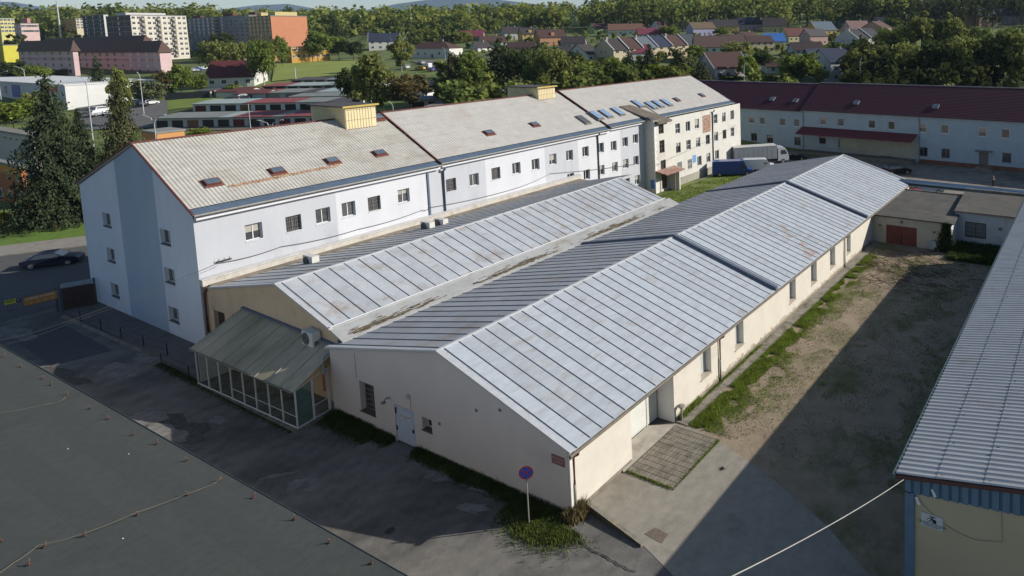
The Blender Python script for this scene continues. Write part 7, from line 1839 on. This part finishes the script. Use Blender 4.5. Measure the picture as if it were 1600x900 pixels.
# ================================================================ grass and weeds on the site
def blades(name, n, fpos, fh, m_, label, seed, cat='grass', w_=.02, lean=.35):
    rnd = random.Random(seed); b = MB()
    for i in range(n):
        q_ = fpos(rnd)
        if q_ is None: continue
        x, y, z = q_; h = fh(rnd, x, y); a_ = rnd.uniform(0, 6.28); ww = w_ * rnd.uniform(.7, 1.6)
        dx, dy = math.cos(a_) * ww, math.sin(a_) * ww; lx, ly = rnd.uniform(-lean, lean) * h, rnd.uniform(-lean, lean) * h
        b.poly([(x - dx, y - dy, z), (x + dx, y + dy, z), (x + lx * .5 + dx * .6, y + ly * .5 + dy * .6, z + h * .65), (x + lx, y + ly, z + h)])
    return tag(b.build(name, m_), label, cat, kind='stuff')
G1 = leafmat('grass_blade', (.19, .25, .045), .35, .3, 1.2, rgb2=None); G2 = leafmat('weed_leaf', (.06, .09, .026), .35, .3, 1.5); G3 = leafmat('dry_grass_blade', (.17, .14, .07), .3, .3, 2)
from mathutils import noise
def nz_(x, y, s=1.0, o=0.0): return noise.noise(Vector((x * s + o, y * s, o)))
def verge(r):
    x = r.uniform(29.6, 62); w_ = 1.0 + 1.2 * nz_(x, 0, .45) + 1.3 * max(0, min(1, (46 - x) / 8))
    y = 21.15 - abs(r.gauss(0, .55)) * w_
    if y < 15: return None
    if nz_(x, y, .9, 3) < -.28 + (21 - y) * .06: return None
    return (x, y, .015)
blades('grass', 60000, verge, lambda r, x, y: r.uniform(.05, .2) * (1.3 if y > 20 else .8), G1, 'bright green grass verge along the warehouse strip', 41, w_=.014)
def scatter(r):
    x = r.uniform(29.5, 66); y = r.uniform(6.3, 20.5)
    if x < 31 and y > 12: return None
    k = nz_(x, y, .28, 7) + .5 * nz_(x, y, 1.1, 2) - .12 + .03 * max(0, 14 - y) + (.25 if y < 8.5 else 0)
    return (x, y, .015) if k > .16 else None
blades('grass', 110000, scatter, lambda r, x, y: r.uniform(.03, .10), G1, 'thin patchy grass scattered over the bare yard', 42, w_=.014)
blades('dry_grass', 30000, lambda r: (lambda x, y: (x, y, .015) if nz_(x, y, .5, 11) > -.1 else None)(r.uniform(29.5, 66), r.uniform(6, 20.5)), lambda r, x, y: r.uniform(.02, .06), G3, 'dry straw coloured grass on the bare yard', 43, w_=.025)
def gweed(r):
    y = r.uniform(22.3, 41.6); w_ = .55 + .5 * max(0, nz_(y, 0, .5, 4)) + (1.1 if y < 25.5 else 0) + (.5 if y > 37 else 0)
    if 33.6 < y < 35.6: return None
    return (20.9 - abs(r.gauss(0, .42)) * w_, y, .02)
blades('weeds', 34000, gweed, lambda r, x, y: r.uniform(.1, .45) * (1.2 if y < 25 or y > 37.5 else .9) * max(.3, 1 - (20.9 - x) * .5), G2, 'rank weeds along the foot of the warehouse gable', 44, 'weeds', w_=.022)
def corner(r): return (20.4 - abs(r.gauss(0, .6)), 22.9 + r.gauss(0, .9), .02)
blades('weeds', 13000, corner, lambda r, x, y: r.uniform(.05, .26), leafmat('clump_grass', (.115, .15, .04), .4, .3, 2), 'sunlit grass clump around the sign at the warehouse corner', 45, 'weeds', w_=.016)
blades('weeds', 2500, lambda r: (21.2 + r.gauss(0, .25), 21.9 + r.gauss(0, .18), .02), lambda r, x, y: r.uniform(.2, .7), G3, 'dry reeds at the foot of the corner downpipe', 46, 'weeds', w_=.02)
blades('weeds', 500, lambda r: (24.6 + 4.6 * r.random() ** .6, r.choice((18.8, 18.85)) + r.gauss(0, .05), .05), lambda r, x, y: r.uniform(.03, .1), G1, 'small grass tufts lining the brick paving', 47, 'weeds', w_=.02)
blades('weeds', 400, lambda r: (24.75 + r.gauss(0, .05), r.uniform(18.9, 21.8), .05), lambda r, x, y: r.uniform(.03, .12), G1, 'grass growing on the near edge of the brick paving', 48, 'weeds', w_=.02)
blades('weeds', 9000, lambda r: (r.uniform(64, 69.5), r.uniform(8.5, 13.6), .02), lambda r, x, y: r.uniform(.2, .6), G2, 'dark weeds below the white annex wall', 49, 'weeds', w_=.05)
blades('grass', 16000, lambda r: (lambda x, y: (x, y, .02) if nz_(x, y, .3, 5) > -.2 else None)(r.uniform(60, 92), r.uniform(42, 56.3)), lambda r, x, y: r.uniform(.06, .18), G1, 'turf blades in front of the cream wing', 50, w_=.05)
def ivy(r):
    t = r.random(); z = t * 3.0
    return (66.35 - r.random() * .25 * (1.6 - t), 14.1 + r.gauss(0, .35) * (1.4 - t), z + .05)
blades('ivy', 3500, ivy, lambda r, x, y: r.uniform(.08, .2), G2, 'ivy climbing the corner of the annex', 51, 'ivy', w_=.07, lean=1.5)
blades('weeds', 3000, lambda r: (r.uniform(29.7, 40), 22.0 - abs(r.gauss(0, .1)), .1), lambda r, x, y: r.uniform(.05, .4) if x < 32 else r.uniform(.03, .12), G1, 'tufts of grass in the joint at the warehouse wall', 52, 'weeds', w_=.02)
blades('weeds', 7000, lambda r: (lambda y: (19.0 - abs(r.gauss(0, .22)), y, .02))(r.uniform(42, 60)), lambda r, x, y: r.uniform(.02, .1), G2, 'low moss and weeds along the porch base', 53, 'weeds', w_=.03)
# ================================================================ air: pale haze that fades the far ridge
hb = MB(); hb.box(-9000, 14000, -14000, 14000, -60, 420)
ho = hb.build('haze', []) if False else None
me = bpy.data.meshes.new('haze'); me.from_pydata([tuple(v) for v in hb.v], [], hb.f)
ho = bpy.data.objects.new('haze', me); col.objects.link(ho)
mh_ = bpy.data.materials.new('haze_air'); mh_.use_nodes = True
n_, l_ = mh_.node_tree.nodes, mh_.node_tree.links; n_.clear()
o_ = n_.new('ShaderNodeOutputMaterial'); v_ = n_.new('ShaderNodeVolumePrincipled')
v_.inputs['Color'].default_value = (.55, .72, 1.0, 1); v_.inputs['Density'].default_value = 0.00006
l_.new(v_.outputs[0], o_.inputs['Volume']); me.materials.append(mh_)
tag(ho, 'thin bluish air fading the far hills', 'haze', kind='stuff')
scene.cycles.volume_bounces = 0
